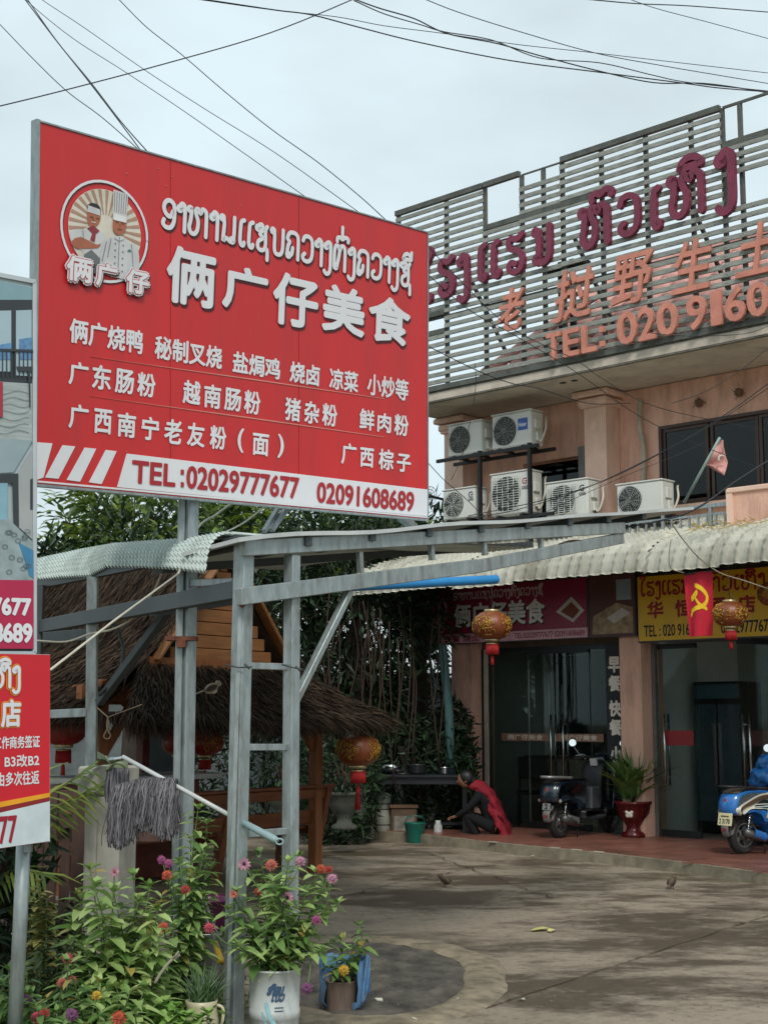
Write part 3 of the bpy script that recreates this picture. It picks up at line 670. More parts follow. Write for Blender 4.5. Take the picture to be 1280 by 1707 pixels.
for ch, a, b, z0, z1 in (('老', -1.33, -.95, 6.52, 7.06), ('挝', -.42, .12, 6.47, 7.10), ('野', .44, .97, 6.50, 7.10), ('生', 1.30, 1.78, 6.48, 7.08), ('土', 2.14, 2.62, 6.50, 7.08), ('特', 2.9, 3.4, 6.50, 7.08), ('产', 3.6, 4.1, 6.50, 7.08)):
    text(cl, 'letter', ch, a, z0, b, z1, SALMON, 0, .009, .035, slant=.16)
tl_ = bthing('phone_number_letters', 'salmon cut-out telephone number letters along the bottom of the slat screen', 'sign letters', 0, 1.38, 0)
tx = [('T', -.50, -.30), ('E', -.24, -.02), ('L', .04, .24), ('.', .30, .36), ('0', .56, .82), ('2', .86, 1.08), ('0', 1.12, 1.38), ('9', 1.52, 1.76), ('1', 1.84, 1.96), ('6', 2.02, 2.26), ('0', 2.30, 2.55), ('8', 2.66, 2.9), ('6', 2.95, 3.2), ('8', 3.25, 3.5), ('9', 3.55, 3.8)]
for ch, a, b in tx:
    if ch == '.':
        q = MB(); q.box((.33, -.02, 6.06), (.07, .04, .07)); q.box((.33, -.02, 6.24), (.07, .04, .07)); q.build('letter', SALMON, tl_); continue
    text(tl_, 'letter', ch, a, 6.00, b, 6.38 if ch not in 'TEL' else 6.33, SALMON, 0, .011, .04)

# ------------------------------------------------------------------ air conditioners
ACW = mat('ac_white', '#d6d6cf', .45, var=.07, vscale=4, dirt=.35, dirtcol='#9a968a', dscale=2)
ACG = mat('ac_grille', '#8f938f', .5, var=.15); ACD = mat('ac_dark', '#3a3d3e', .7)
def ac_unit(s, t, z, W, H, label, fan=.5, brand=None, light=False, grid=False, dark=False):
    a = bthing('air_conditioner', label, 'air conditioner', s, t, z, 'outdoor air conditioners on the pink wall')
    D = .27; q = MB(); q.box((W / 2, D / 2, H / 2), (W, D, H), bev=.018); q.build('casing', ACW, a)
    q = MB(); q.box((W / 2, D / 2, H + .008), (W + .02, D + .02, .02), bev=.006); q.build('lid', ACW, a)
    r_ = min(H, W) * .42; cx_ = W * fan * .62 + .02 if not grid else W * .40; cx_ = max(r_ + .03, cx_)
    q = MB(); rm = Matrix.Rotation(R(90), 3, 'X'); q.lathe([(r_, .002), (r_ * .9, .004), (r_ * .3, .006), (.0001, .006)], 24, (cx_, 0, H / 2), rm); q.build('fan_recess', ACD, a)
    q = MB()
    for k in range(5):
        an = k * 2 * math.pi / 5; q.tube([(cx_ + .03 * math.cos(an), -.012, H / 2 + .03 * math.sin(an)), (cx_ + r_ * .82 * math.cos(an + .5), -.010, H / 2 + r_ * .82 * math.sin(an + .5))], [.03, .055], 6, flat=.15)
    q.ball((cx_, -.015, H / 2), .035, 10, 6, (1, .5, 1)); q.build('fan_blades', mat('fan_grey', '#a0a49f' if not dark else '#5f6463', .5), a)
    q = MB()
    if grid:
        x0, x1 = .04, W * .76
        for k in range(15): zz = .05 + (H - .10) * k / 14; q.box(((x0 + x1) / 2, -.026, zz), (x1 - x0, .006, .007))
        for k in range(6): xx = x0 + (x1 - x0) * k / 5; q.box((xx, -.030, H / 2), (.008, .006, H - .1))
    else:
        for rr_ in [r_ * f for f in (.2, .36, .52, .68, .84, 1.0)]:
            q.tube([(cx_ + rr_ * math.cos(k * math.pi / 12), -.026, H / 2 + rr_ * math.sin(k * math.pi / 12)) for k in range(24)], .0035, 4, closed=True)
        for k in range(16):
            an = k * math.pi / 8; q.bar((cx_ + r_ * .12 * math.cos(an), -.028, H / 2 + r_ * .12 * math.sin(an)), (cx_ + r_ * math.cos(an + .25), -.022, H / 2 + r_ * math.sin(an + .25)), .005)
    q.build('grille', mat('ac_grille_light', '#c9cbc5', .5) if (grid or light) else ACG, a)
    q = MB(); q.box((W + .015, D * .45, H * .62), (.03, .12, .13), bev=.008); q.box((W + .02, D * .5, H * .25), (.04, .10, .12), bev=.01); q.build('valve_cover', ACW, a)
    q = MB(); q.tube(catmull([(W + .03, .12, H * .2), (W + .09, .10, H * .1), (W + .12, .16, H * .45), (W + .06, .25, H * .8), (W + .02, .32, H * .9)], 5), .014, 6); q.build('pipe', mat('pipe_foam', '#c9c2b2', .8), a)
    q = MB(); q.box((W * .2, D / 2, -.015), (.05, D + .04, .03)); q.box((W * .8, D / 2, -.015), (.05, D + .04, .03)); q.build('foot', BLK, a)
    if brand == 'haier':
        q = MB(); q.box((W * .80, -.003, H * .62), (W * .24, .006, H * .34)); q.build('brand_panel', mat('brand_blue', '#1d4fa3', .4), a)
        text(a, 'lettering', 'Haier', W * .70, H * .55, W * .90, H * .67, mat('print_white', '#e8e8e4', .5), -.0075, .001)
    elif brand:
        text(a, 'lettering', 'GREE', W * .80, H * .56, W * .95, H * .64, mat('print_dark', '#3b4046', .5), -.002, .0012)
        q = MB(); c_ = (W * .875, H * .76); q.ribbon([(c_[0] + .036 * math.cos(k * math.pi / 8), c_[1] + .036 * math.sin(k * math.pi / 8)) for k in range(2, 15)], .016, -.002)
        q.ribbon([(c_[0] - .002, c_[1] - .002), (c_[0] + .036, c_[1] - .002)], .014, -.0025); q.build('logo', mat('print_red' if brand == 'gree_red' else 'print_dark', '#a03030' if brand == 'gree_red' else '#3b4046', .5), a)
    return a
ac_unit(-2.68, .8, 5.12, .60, .44, 'dark-fanned white air conditioner at the left end of the upper rack', .5, dark=True)
ac_unit(-1.90, .8, 5.12, .66, .46, 'white air conditioner with a blue brand panel on the upper rack', .5, 'haier')
ac_unit(-2.78, .8, 4.25, .58, .41, 'low air conditioner with a round spoked fan next to the billboard edge', .5, 'gree', light=True)
ac_unit(-1.93, .8, 4.22, .66, .56, 'tallest air conditioner, square-gridded, with a small red logo', .5, 'gree_red', grid=True)
ac_unit(-1.02, .8, 4.10, .66, .46, 'square-gridded air conditioner against the left side of the pink pier', .5, 'gree', grid=True)
ac_unit(.07, .8, 4.02, .66, .40, 'air conditioner standing alone right of the pink pier below the window', .42, None, dark=True)
rk = bthing('equipment_rack', 'black steel angle rack carrying the air conditioners', 'rack')
q = MB()
for s in (-2.06, -1.22): q.box((s, -.86, 4.45), (.045, .045, 1.35))
q.build('upright', BLK, rk)
q = MB(); q.box((-1.95, -.86, 5.075), (1.75, .04, .045)); q.box((-1.95, -.5, 5.075), (1.75, .04, .045)); q.build('shelf_rail', BLK, rk)
q = MB(); q.box((-1.95, -.86, 4.16), (2.2, .04, .04)); q.box((-.7, -.62, 4.06), (1.2, .4, .03)); q.box((.4, -.62, 3.98), (.9, .4, .03)); q.build('shelf_rail', BLK, rk)
# round wall fan beside the billboard edge
sd = bthing('wall_fan', 'small round wire fan guard peeking out past the billboard edge', 'fan', -2.84, 1.0, 4.58)
q = MB()
for rr_ in (.05, .09, .13): q.tube([(rr_ * math.cos(k * math.pi / 12), 0, rr_ * math.sin(k * math.pi / 12)) for k in range(24)], .004, 4, closed=True)
for k in range(12): q.bar((0, -.01, 0), (.13 * math.cos(k * math.pi / 6), 0, .13 * math.sin(k * math.pi / 6)), .004)
q.build('guard', BLK, sd); q = MB(); q.ball((0, 0, 0), .035, 10, 8); q.bar((0, 0, 0), (0, .9, -.05), .03); q.build('motor', BLK, sd)

# ------------------------------------------------------------------ pan-tile awning over the shopfronts
AWN = mat('awning_sheet', '#bfbdae', .75, var=.25, vscale=3.0, dirt=.9, dirtcol='#6d6252', dscale=1.6, bump=.2, bscale=30, stretch=(1, .35, .35))
aw = bthing('shop_awning', 'long ribbed cream sheet awning with a curled front edge over the shopfronts', 'awning')
def ribbed(mb, s0, s1, prof, pitch, amp, lip=.012, per=8, step=6):
    """prof: list of (y,z) running from top to the curled lip; ribs run along it; small cross steps"""
    n = int(round((s1 - s0) / pitch)) * per
    # resample profile with stepped normal offset
    P_ = [Vector((0, a, b)) for a, b in prof]; L_ = [0]
    for a, b in zip(P_, P_[1:]): L_.append(L_[-1] + (b - a).length)
    tot = L_[-1]; m = int(tot / step); rowsv = []
    for i in range(m + 1):
        for sub in (0, .82):
            d = min(tot, (i + sub) * step)
            k = max(j for j in range(len(L_)) if L_[j] <= d + 1e-9); k = min(k, len(P_) - 2)
            f_ = (d - L_[k]) / (L_[k + 1] - L_[k]); p = P_[k].lerp(P_[k + 1], f_); tn = (P_[k + 1] - P_[k]).normalized(); nr = Vector((0, tn.z, -tn.y))
            if nr.z < 0 or (abs(nr.z) < .2 and nr.y > 0): nr = -nr
            rowsv.append((p, nr, lip * (1 if sub else 0)))
    base = len(mb.v); vs = []
    for (p, nr, st_) in rowsv:
        for i in range(n + 1):
            u_ = (i / per) % 1.0; h_ = amp * max(0, math.cos((u_ - .5) * 2 * math.pi * 1.0)) ** .7
            q = p + nr * (h_ + st_); vs.append((s0 + (s1 - s0) * i / n, q.y, q.z))
    W_ = n + 1; fs = [(r * W_ + i, r * W_ + i + 1, (r + 1) * W_ + i + 1, (r + 1) * W_ + i) for r in range(len(rowsv) - 1) for i in range(n)]
    mb.add(vs, fs, None, True)
prof = [(.02, 4.02), (-.5, 3.88), (-1.0, 3.74), (-1.5, 3.60), (-1.8, 3.50), (-1.95, 3.41), (-2.02, 3.28), (-2.04, 3.17)]
x0_ = -3.4
for k in range(10):
    q = MB(); dz = .0 - .008 * (k % 3) + .01 * math.sin(k * 2.1); a_ = x0_ + k * .93
    ribbed(q, a_, a_ + .93 + .02, [(y + .004 * (k % 2), z + dz + (.006 if k % 2 else 0)) for y, z in prof], .155, .036, .026, 8, .105)
    q.build('awning_sheet', AWN, aw)
q = MB()
for k in range(8):
    s = -3.2 + k * 1.2; q.bar((s, 0, 3.88), (s, -1.9, 3.36), .04, .06)
q.box((1, -1.9, 3.30), (8.8, .05, .06)); q.box((1, -1.0, 3.60), (8.8, .05, .05)); q.build('awning_frame', BLK, aw)
# straw and sticks lying on the awning
q = MB(); rr = random.Random(9)
for k in range(90):
    s = rr.uniform(1.4, 2.4); y = rr.uniform(-1.7, -.4); z = 4.06 + y * .28 + .02
    a = rr.uniform(0, 3.1); l_ = rr.uniform(.06, .22); q.bar((s, y, z), (s + l_ * math.cos(a), y + l_ * math.sin(a) * .5, z + .02 + .05 * rr.random()), .006)
o_ = q.build('straw_litter', mat('dry_straw', '#b39b5e', .9, var=.4), None, kind='stuff'); o_.matrix_basis = BM.copy(); tag(o_, 'dry straw scattered on the awning below the pink parapet', 'straw')
q = MB(); q.tube(catmull([(-.35, -1.45, 3.66), (-.2, -1.4, 3.70), (.0, -1.32, 3.69)], 5), .012, 5); o_ = q.build('fallen_twig', mat('dark_twig', '#3d2c22', .9), None); o_.matrix_basis = BM.copy(); tag(o_, 'short dark twig lying on the cream awning above the yellow sign', 'twig')

# ------------------------------------------------------------------ shop signs under the awning
PUR = mat('purple_red_print', '#8f1c42', .4, var=.06); PWH = mat('print_white', '#e8e8e4', .5); YEL = mat('yellow_print', '#e3b410', .4, var=.05)
PRD = mat('print_red', '#a03030', .5); PBK = mat('print_black', '#16181c', .5); FR = mat('sign_frame', '#4a4d50', .5, metal=.4)
sg = bthing('food_shop_sign', 'dark purple-red shop sign with white Chinese characters behind the lantern', 'sign', 0, .3, 0)
q = MB(); q.box((-2.21, .03, 2.99), (2.94, .06, .80), bev=.005); q.build('sign_box', FR, sg)
q = MB(); q.box((-2.21, -.004, 3.05), (2.90, .008, .64)); q.build('sign_face', PUR, sg)
q = MB(); q.box((-2.21, -.004, 2.665), (2.90, .008, .125)); q.build('sign_strip', mat('pink_strip', '#d9a9b4', .5), sg)
PGY = mat('print_pale_pink', '#d8c4c6', .5)
lao_text(sg, 'lettering', SIGN1, -3.02, 3.20, -1.45, .10, PGY, .16, -.010)
text(sg, 'lettering', '俩广仔美食', -2.98, 2.80, -1.42, 3.12, mat('print_black', '#16181c', .5), -.009, .012)
text(sg, 'lettering', '俩广仔美食', -3.0, 2.82, -1.44, 3.14, PWH, -.012, .010)
text(sg, 'lettering', '早点 快餐 烧卤 小炒', -3.55, 2.615, -2.2, 2.715, PUR, -.010, .002)
text(sg, 'lettering', 'TEL:02029777677 02091608689', -1.95, 2.63, -.80, 2.70, PUR, -.010, .0015)
q = MB(); q.tube([(-3.35 + .2 * math.cos(k * math.pi / 12), -.010, 3.06 + .22 * math.sin(k * math.pi / 12)) for k in range(24)], .008, 4, closed=True); q.build('logo_ring', PGY, sg)
for dx in (-.07, .07):
    q = MB(); q.prism([(-3.35 + dx - .08, 2.88), (-3.35 + dx + .08, 2.88), (-3.35 + dx + .06, 3.04), (-3.35 + dx - .06, 3.04)], -.012, -.009); q.ball((-3.35 + dx, -.010, 3.09), .035, 10, 6, (1, .15, 1.2)); q.box((-3.35 + dx, -.011, 3.16), (.07, .006, .07)); q.build('logo_figure', mat('print_grey_pink', '#b9a3a6', .5), sg)
text(sg, 'lettering', '俩广仔', -3.52, 2.76, -3.18, 2.86, PWH, -.014, .004)
q = MB(); q.prism([(-1.25, 2.95), (-.98, 2.80), (-.80, 2.95), (-1.0, 3.14)], -.010, -.006); q.build('food_picture', mat('food_white', '#c9c4bd', .5), sg)
q = MB(); q.prism([(-1.17, 2.95), (-.98, 2.85), (-.87, 2.95), (-1.0, 3.07)], -.013, -.010); q.build('food_picture', mat('food_brown', '#7a3b22', .5, var=.5, vscale=30), sg)
ph = bthing('bedroom_photo_sign', 'dark photo panel of a hotel bed between the purple-red and yellow signs', 'sign', 0, .3, 0)
q = MB(); q.box((-.375, .03, 2.99), (.71, .06, .80)); q.build('sign_box', FR, ph)
q = MB(); q.box((-.375, -.004, 2.99), (.69, .008, .78)); q.build('photo_print', mat('photo_brown', '#5d3a38', .5, var=.2, vscale=4), ph)
q = MB(); q.prism([(-.68, 2.63), (-.06, 2.63), (-.06, 2.95), (-.30, 3.02), (-.66, 2.86)], -.012, -.008); q.build('photo_bed', mat('photo_bed', '#a08c6c', .6, var=.5, vscale=9), ph)
q = MB(); q.box((-.19, -.010, 3.18), (.22, .004, .26)); q.build('photo_window', mat('photo_window', '#8fa3ad', .5), ph)
q = MB(); q.prism([(-.45, 2.83), (-.22, 2.95), (-.10, 2.88), (-.34, 2.76)], -.016, -.0125); q.build('photo_pillow', mat('food_white', '#c9c4bd', .5), ph)
ys = bthing('hotel_shop_sign', 'yellow hotel sign with red lettering partly behind the red flag', 'sign', 0, .3, 0)
q = MB(); q.box((1.5, .03, 2.92), (3.0, .06, .84), bev=.005); q.build('sign_box', FR, ys)
q = MB(); q.box((1.5, -.004, 2.92), (2.96, .008, .80)); q.build('sign_face', YEL, ys)
YR = mat('sign_deep_red', '#a11a1c', .5)
lao_text(ys, 'lettering', HOTEL, .06, 3.08, .80, .17, YR, .17, -.010); lao_text(ys, 'lettering', HOTEL2, .98, 3.08, 1.80, .17, YR, .17, -.010)
for ch, a in (('华', .16), ('恒', .56), ('酒', 1.02), ('店', 1.42)): text(ys, 'lettering', ch, a, 2.80, a + .22, 3.0, YR, -.010, .008)
text(ys, 'lettering', 'TEL : 020 91608689', .10, 2.57, 1.04, 2.71, PBK, -.010, .003); text(ys, 'lettering', '02029777677', 1.18, 2.57, 1.86, 2.71, PBK, -.010, .003)

# ------------------------------------------------------------------ glazed shopfronts
CG = glassmat('shop_glass', '#eef3f1', .0)
CHR = mat('chrome', '#c8cccc', .2, metal=1.0, var=.05)
DKF = mat('dark_aluminium', '#25282a', .4, metal=.4)
def door_leaf(label, s, y, W, rz, z0=.13, H=2.36):
    d = thing('glass_door', label, 'door', BM @ Vector((s, y, 0)), BA + rz, 'glass shop doors')
    q = MB(); q.box((W / 2, 0, z0 + H / 2), (W, .012, H)); q.build('pane', CG, d)
    q = MB(); q.box((W / 2, 0, z0 + .04), (W, .035, .08)); q.box((W / 2, 0, z0 + H - .03), (W, .035, .06)); q.build('rail', DKF, d)
    for sy in (-1, 1):
        q = MB(); q.tube([(W - .1, sy * .05, .75), (W - .1, sy * .05, 1.62)], .014, 8)
        for z in (.85, 1.5): q.bar((W - .1, 0, z), (W - .1, sy * .05, z), .014)
        q.build('handle', CHR, d)
    return d
fl = bthing('shopfront_glazing', 'fixed frameless glass front of the left food shop', 'shopfront')
for a, b in ((-2.78, -2.02), (-.98, -.37)):
    q = MB(); q.box(((a + b) / 2, .05, 1.3), (b - a, .012, 2.36)); q.build('pane', CG, fl)
q = MB()
for s in (-2.78, -.37): q.box((s, .05, 1.32), (.05, .06, 2.4))
q.box((-1.575, .05, 2.50), (2.4, .06, .06)); q.build('frame', DKF, fl)
q = MB(); q.box((-2.70, .0, 1.32), (.06, .03, 2.4)); q.build('frame', mat('white_jamb', '#b9b0a4', .6), fl)
door_leaf('left glass door of the food shop, standing shut beside its twin', -2.0, .05, .50, 0)
dl2 = door_leaf('right glass door of the food shop behind the dark scooter', -1.0, .05, .50, math.pi)
STK = mat('sticker_tan', '#8d6a55', .6, var=.2)
for a, b in ((-2.46, -1.66), (-1.55, -.78)):
    st_ = bthing('door_sticker', 'tan sticker strip across the %s half of the food shop glass' % ('left' if a < -2 else 'right'), 'sticker', 0, .0, 0, 'sticker strips on the shop glass')
    q = MB(); q.box(((a + b) / 2, .034, 1.32), (b - a, .004, .10)); q.build('strip', STK, st_)
    text(st_, 'lettering', '俩广仔美食', a + .10, 1.285, b - .10, 1.355, mat('sticker_print', '#d2c4b4', .6), .031, .003)
vb = bthing('menu_banner', 'narrow dark upright banner with outlined Chinese characters beside the pink pillar', 'banner', 0, .02, 0)
q = MB(); q.box((-.555, .03, 1.55), (.30, .012, 1.95)); q.build('cloth', mat('banner_dark', '#23282c', .6), vb)
for ch, z in (('早', 2.16), ('餐', 1.92), ('快', 1.60), ('餐', 1.36), ('小', 1.02), ('炒', .78)):
    text(vb, 'lettering', ch, -.655, z, -.485, z + .19, mat('print_cream', '#f0e6d8', .6), .018, .009)
    text(vb, 'lettering', ch, -.655, z, -.485, z + .19, mat('banner_red', '#6c3533', .6), .0205, 0)
rf_ = bthing('hotel_glazing', 'fixed glass panel and steel door frame at the left of the hotel entrance', 'shopfront')
q = MB(); q.box((.0, .05, 1.32), (.05, .06, 2.4)); q.box((1.5, .05, 2.52), (3.0, .06, .05)); q.build('frame', mat('steel_frame', '#8b8f8f', .35, metal=.7), rf_)
q = MB(); q.box((2.3, .05, 1.3), (1.3, .012, 2.36)); q.build('pane', CG, rf_)
q = MB(); q.box((2.3, .03, 1.33), (1.3, .006, .18)); q.build('red_band', mat('band_red', '#8e2023', .5), rf_)
dr_ = door_leaf('hotel glass door standing closed next to the pink pillar', .62, .04, .56, math.pi); q = MB(); q.box((.27, .012, 1.33), (.4, .004, .18)); q.build('red_band', mat('band_red', '#8e2023', .5), dr_)
door_leaf('hotel glass door at the far right behind the blue helmet', 1.66, -.02, .5, R(-110))
# fridge with two glass doors inside the hotel
fg = bthing('display_fridge', 'black two-door display fridge standing inside the hotel entrance', 'fridge', .0, -.9, .11)
q = MB(); q.box((.35, .3, .97), (.72, .5, 1.92), bev=.02); q.build('cabinet', mat('fridge_black', '#17191b', .3), fg)
for k in (0, 1):
    q = MB(); q.box((.18 + k * .345, .035, .90), (.32, .03, 1.48), bev=.006); dd = q.build('door', mat('fridge_door', '#3a4a50', .15, var=.2, vscale=3), fg)
    q = MB(); q.box((.31 + k * .08, .008, 1.0), (.018, .03, .8)); q.build('handle', CHR, dd)
q = MB(); q.box((.35, .04, 1.80), (.66, .03, .18)); q.build('header_panel', mat('fridge_header', '#2d4a52', .4), fg)
# dark window in the back of the food shop
iw = bthing('back_window', 'tall dark window in the back wall of the food shop', 'window', -2.72, -1.67, .95)
q = MB(); q.box((.5, .0, .75), (1.1, .05, 1.7)); q.build('window_frame', mat('near_black', '#15171c', .5), iw)
q = MB(); q.box((.5, -.03, .75), (.96, .01, 1.55)); q.build('pane', mat('window_dark_blue', '#1a2230', .15), iw)
# counter and furniture inside the food shop
ct = bthing('shop_counter', 'pale counter inside the food shop behind the scooter', 'counter', -2.75, -.95, .11)
q = MB(); q.box((.6, .3, .45), (1.2, .55, .9)); q.build('front', mat('counter_cream', '#8c8674', .6, var=.1), ct)
q = MB(); q.box((.6, .3, .92), (1.3, .62, .04), bev=.008); q.build('top', mat('counter_top', '#45443f', .4), ct)
def chair(label, s, y, rz):
    c = thing('dining_chair', label, 'chair', BM @ Vector((s, y, .11)), BA + rz, 'dark chairs inside the food shop'); m_ = mat('chair_black', '#1a1b1d', .5)
    q = MB(); q.box((0, 0, .45), (.42, .42, .04), bev=.01); q.build('seat', m_, c)
    q = MB(); q.box((0, .2, .78), (.40, .03, .30), bev=.01); q.build('backrest', m_, c)
    for a in (-1, 1):
        q = MB(); q.bar((a * .19, -.19, 0), (a * .18, -.18, .43), .03); q.build('leg', m_, c)
        q = MB(); q.bar((a * .19, .21, 0), (a * .18, .2, .66), .03); q.build('leg', m_, c)
chair('dark chair just inside the food shop doorway near the crouching person', -2.35, .55, .6)
chair('dark chair further inside the food shop against the counter', -2.3, 1.5, -.5)
sb = bthing('counter_shelf', 'dark shelf unit against the left wall inside the food shop', 'shelf', -2.6, -2.2, .11)
for z in (.3, .7, 1.1):
    q = MB(); q.box((.35, .2, z), (.7, .36, .03)); q.build('board', BLK, sb)
for a in (0.02, .68):
    q = MB(); q.box((a, .2, .6), (.03, .36, 1.2)); q.build('upright', BLK, sb)
# ================================================================== BIG RED BILLBOARD
def quad_frame(c, Y0):
    """pose of a flat rectangular panel whose corners TL,TR,BR,BL are seen at the photo points c"""
    R_ = [ray(*p) for p in c]
    M_ = Matrix((R_[1], -R_[2], R_[3])).transposed(); b, cc, d = M_.inverted() @ R_[0]
    k = Y0 / R_[0].y
    Q = [CAMP + R_[0] * k, CAMP + R_[1] * b * k, CAMP + R_[2] * cc * k, CAMP + R_[3] * d * k]
    X = (Q[1] - Q[0]); Z = (Q[0] - Q[3]); W_ = X.length; H_ = Z.length; X.normalize(); Z.normalize()
    Yv = Z.cross(X).normalized(); Z = X.cross(Yv).normalized()
    M3 = Matrix((X, Yv, Z)).transposed().to_4x4(); M3.translation = Q[3]
    return M3, W_, H_
BBM, BW, BH = quad_frame([(66, 203), (712, 388), (712, 865), (60, 806)], 7.05)
_bn = BBM.to_3x3() @ Vector((0, -1, 0)); _bi = BBM.inverted()
def bb(px, py):
    p = _bi @ onplane(px, py, BBM.translation, _bn); return p.x, p.z
def bbt(parent, name, body, tl, bl, br, m, y=-.004, bold=0.0, dx=0, dz=0):
    a, b = bb(*tl), bb(*bl); c = bb(*br)
    x0 = (a[0] + b[0]) / 2; z0 = (b[1] + c[1]) / 2
    return text(parent, name, body, x0 + dx, z0 + dz, c[0] + dx, a[1] + dz, m, y, bold)
RED = mat('billboard_red', '#c9282a', .38, var=.07, vscale=1.4, dirt=.28, dirtcol='#8a3437', dscale=2.4, stretch=(3, 1, .35), bump=.05, bscale=3)
WHT = mat('billboard_white', '#dfdfe2', .5, var=.04, vscale=5)
SHD = mat('billboard_shadow_print', '#4a1518', .5)
GALV = mat('galvanised', '#98a1a1', .42)
bbo = thing('billboard', 'large red restaurant billboard with white Chinese and Lao lettering and two chefs', 'billboard', M=BBM)
CQ = [bb(66, 203), bb(712, 388), bb(712, 865), bb(60, 806)]
q = MB(); q.prism([CQ[3], CQ[2], CQ[1], CQ[0]], .008, .05); q.build('panel_back', mat('panel_back', '#6f7373', .6, dirt=.5), bbo)
q = MB(); q.prism([CQ[3], CQ[2], CQ[1], CQ[0]], .001, .007); q.build('panel', RED, bbo)
q = MB()
q.prism([(CQ[3][0] - .022, CQ[3][1] - .015), (CQ[3][0] - .001, CQ[3][1] - .015), (CQ[0][0] - .001, CQ[0][1] + .012), (CQ[0][0] - .022, CQ[0][1] + .012)], -.008, .048)
q.prism([(CQ[2][0] + .001, CQ[2][1] - .012), (CQ[2][0] + .010, CQ[2][1] - .012), (CQ[1][0] + .010, CQ[1][1] + .01), (CQ[1][0] + .001, CQ[1][1] + .01)], -.004, .05)
q.prism([(CQ[3][0], CQ[3][1] - .014), (CQ[2][0], CQ[2][1] - .012), (CQ[2][0], CQ[2][1] - .001), (CQ[3][0], CQ[3][1] - .001)], -.006, .055)
q.prism([(CQ[0][0], CQ[0][1] + .001), (CQ[1][0], CQ[1][1] + .001), (CQ[1][0], CQ[1][1] + .009), (CQ[0][0], CQ[0][1] + .010)], -.006, .05); q.build('frame', GALV, bbo)
# white bottom band with stripes
def band(px_list, nm, m, y):
    q = MB(); q.prism([bb(*p) for p in px_list], y, .0005); return q.build(nm, m, bbo)
for pl in ([(60, 737), (87, 739), (72, 796), (60, 800)], [(104, 742), (125, 744), (97, 798), (75, 796)], [(141, 746), (160, 748), (133, 803), (111, 800)], [(176, 750), (194, 752), (169, 807), (148, 804)]):
    band(pl, 'white_stripe', WHT, -.003)
band([(211, 756), (712, 816), (712, 862), (195, 812)], 'white_band', WHT, -.003)
band([(62, 801), (712, 860.5), (712, 863.5), (62, 804)], 'white_line', WHT, -.003)
lao_ = bb(266, 372); laoe = bb(684, 440); 
H1 = .155; zb = bb(268, 377)[1]; ze = bb(683, 475)[1]
zb = (bb(300, 385)[1] + bb(600, 458)[1]) / 2
for m_, y_, dx_, dz_, w_ in ((SHD, -.003, .009, -.010, .19), (WHT, -.0055, 0, 0, .165)):
    x_ = bb(268, 360)[0]; X1 = bb(686, 470)[0]; lao_text(bbo, 'lettering', SIGN1, x_, zb, X1, H1, m_, w_, y_, 0, dx_, dz_)
big = [('俩', (279, 408), (279, 502), (354, 512)), ('广', (372, 440), (372, 512), (442, 520)), ('仔', (456, 452), (456, 540), (526, 545)), ('美', (538, 472), (538, 548), (604, 560)), ('食', (615, 490), (615, 567), (680, 573))]
for ch, tl, bl, br in big:
    bbt(bbo, 'lettering', ch, tl, bl, br, SHD, -.003, .014, .010, -.012)
    bbt(bbo, 'lettering', ch, tl, bl, br, WHT, -.0065, .0105)
rowsT = [('俩广烧鸭', (116, 530), (116, 572), (236, 588)), ('秘制叉烧', (258, 559), (258, 598), (368, 613)), ('盐焗鸡', (388, 585), (388, 620), (465, 632)), ('烧卤', (483, 602), (483, 636), (531, 643)), ('凉菜', (549, 613), (549, 647), (595, 654)), ('小炒等', (612, 622), (612, 658), (679, 667)),
 ('广', (115, 602), (115, 640), (145, 643)), ('东', (154, 607), (154, 647), (183, 650)), ('肠', (192, 614), (192, 653), (221, 657)), ('粉', (229, 620), (229, 659), (257, 662)),
 ('越', (305, 633), (305, 671), (332, 675)), ('南', (340, 640), (340, 678), (366, 681)), ('肠', (374, 646), (374, 682), (400, 686)), ('粉', (407, 650), (407, 688), (432, 691)),
 ('猪', (475, 662), (475, 700), (499, 702)), ('杂', (507, 668), (507, 704), (530, 707)), ('粉', (537, 672), (537, 708), (560, 711)), ('鲜', (599, 681), (599, 715), (622, 717)), ('肉', (629, 688), (629, 719), (650, 721)), ('粉', (657, 690), (657, 724), (679, 727)),
 ('广', (115, 673), (115, 712), (145, 716)), ('西', (157, 681), (157, 720), (184, 724)), ('南', (196, 687), (196, 726), (224, 730)), ('宁', (236, 694), (236, 731), (263, 735)), ('老', (274, 698), (274, 737), (301, 741)), ('友', (312, 704), (312, 741), (339, 746)), ('粉', (350, 709), (350, 746), (375, 750)), ('(', (396, 714), (396, 752), (404, 755)), ('面', (421, 722), (421, 757), (446, 760)), (')', (463, 724), (463, 761), (471, 764)),
 ('广', (569, 738), (569, 772), (592, 775)), ('西', (600, 746), (600, 777), (621, 779)), ('棕', (631, 748), (631, 781), (654, 784)), ('子', (661, 756), (661, 784), (683, 788))]
for body, tl, bl, br in rowsT: bbt(bbo, 'lettering', body, tl, bl, br, WHT, -.004, .0035)
RL = mat('billboard_red_print', '#a8242b', .5, var=.05)
bbt(bbo, 'lettering', 'TEL', (220, 768), (220, 802), (290, 812), RL, -.006, .005)
for p in ((303, 808), (303, 787)):
    c_ = bb(*p); q = MB(); q.box((c_[0], -.006, c_[1]), (.020, .003, .028)); q.build('lettering', RL, bbo)
bbt(bbo, 'lettering', '02029777677', (311, 777), (311, 811), (496, 833), RL, -.006, .005)
bbt(bbo, 'lettering', '02091608689', (528, 804), (528, 836), (688, 853), RL, -.006, .005)
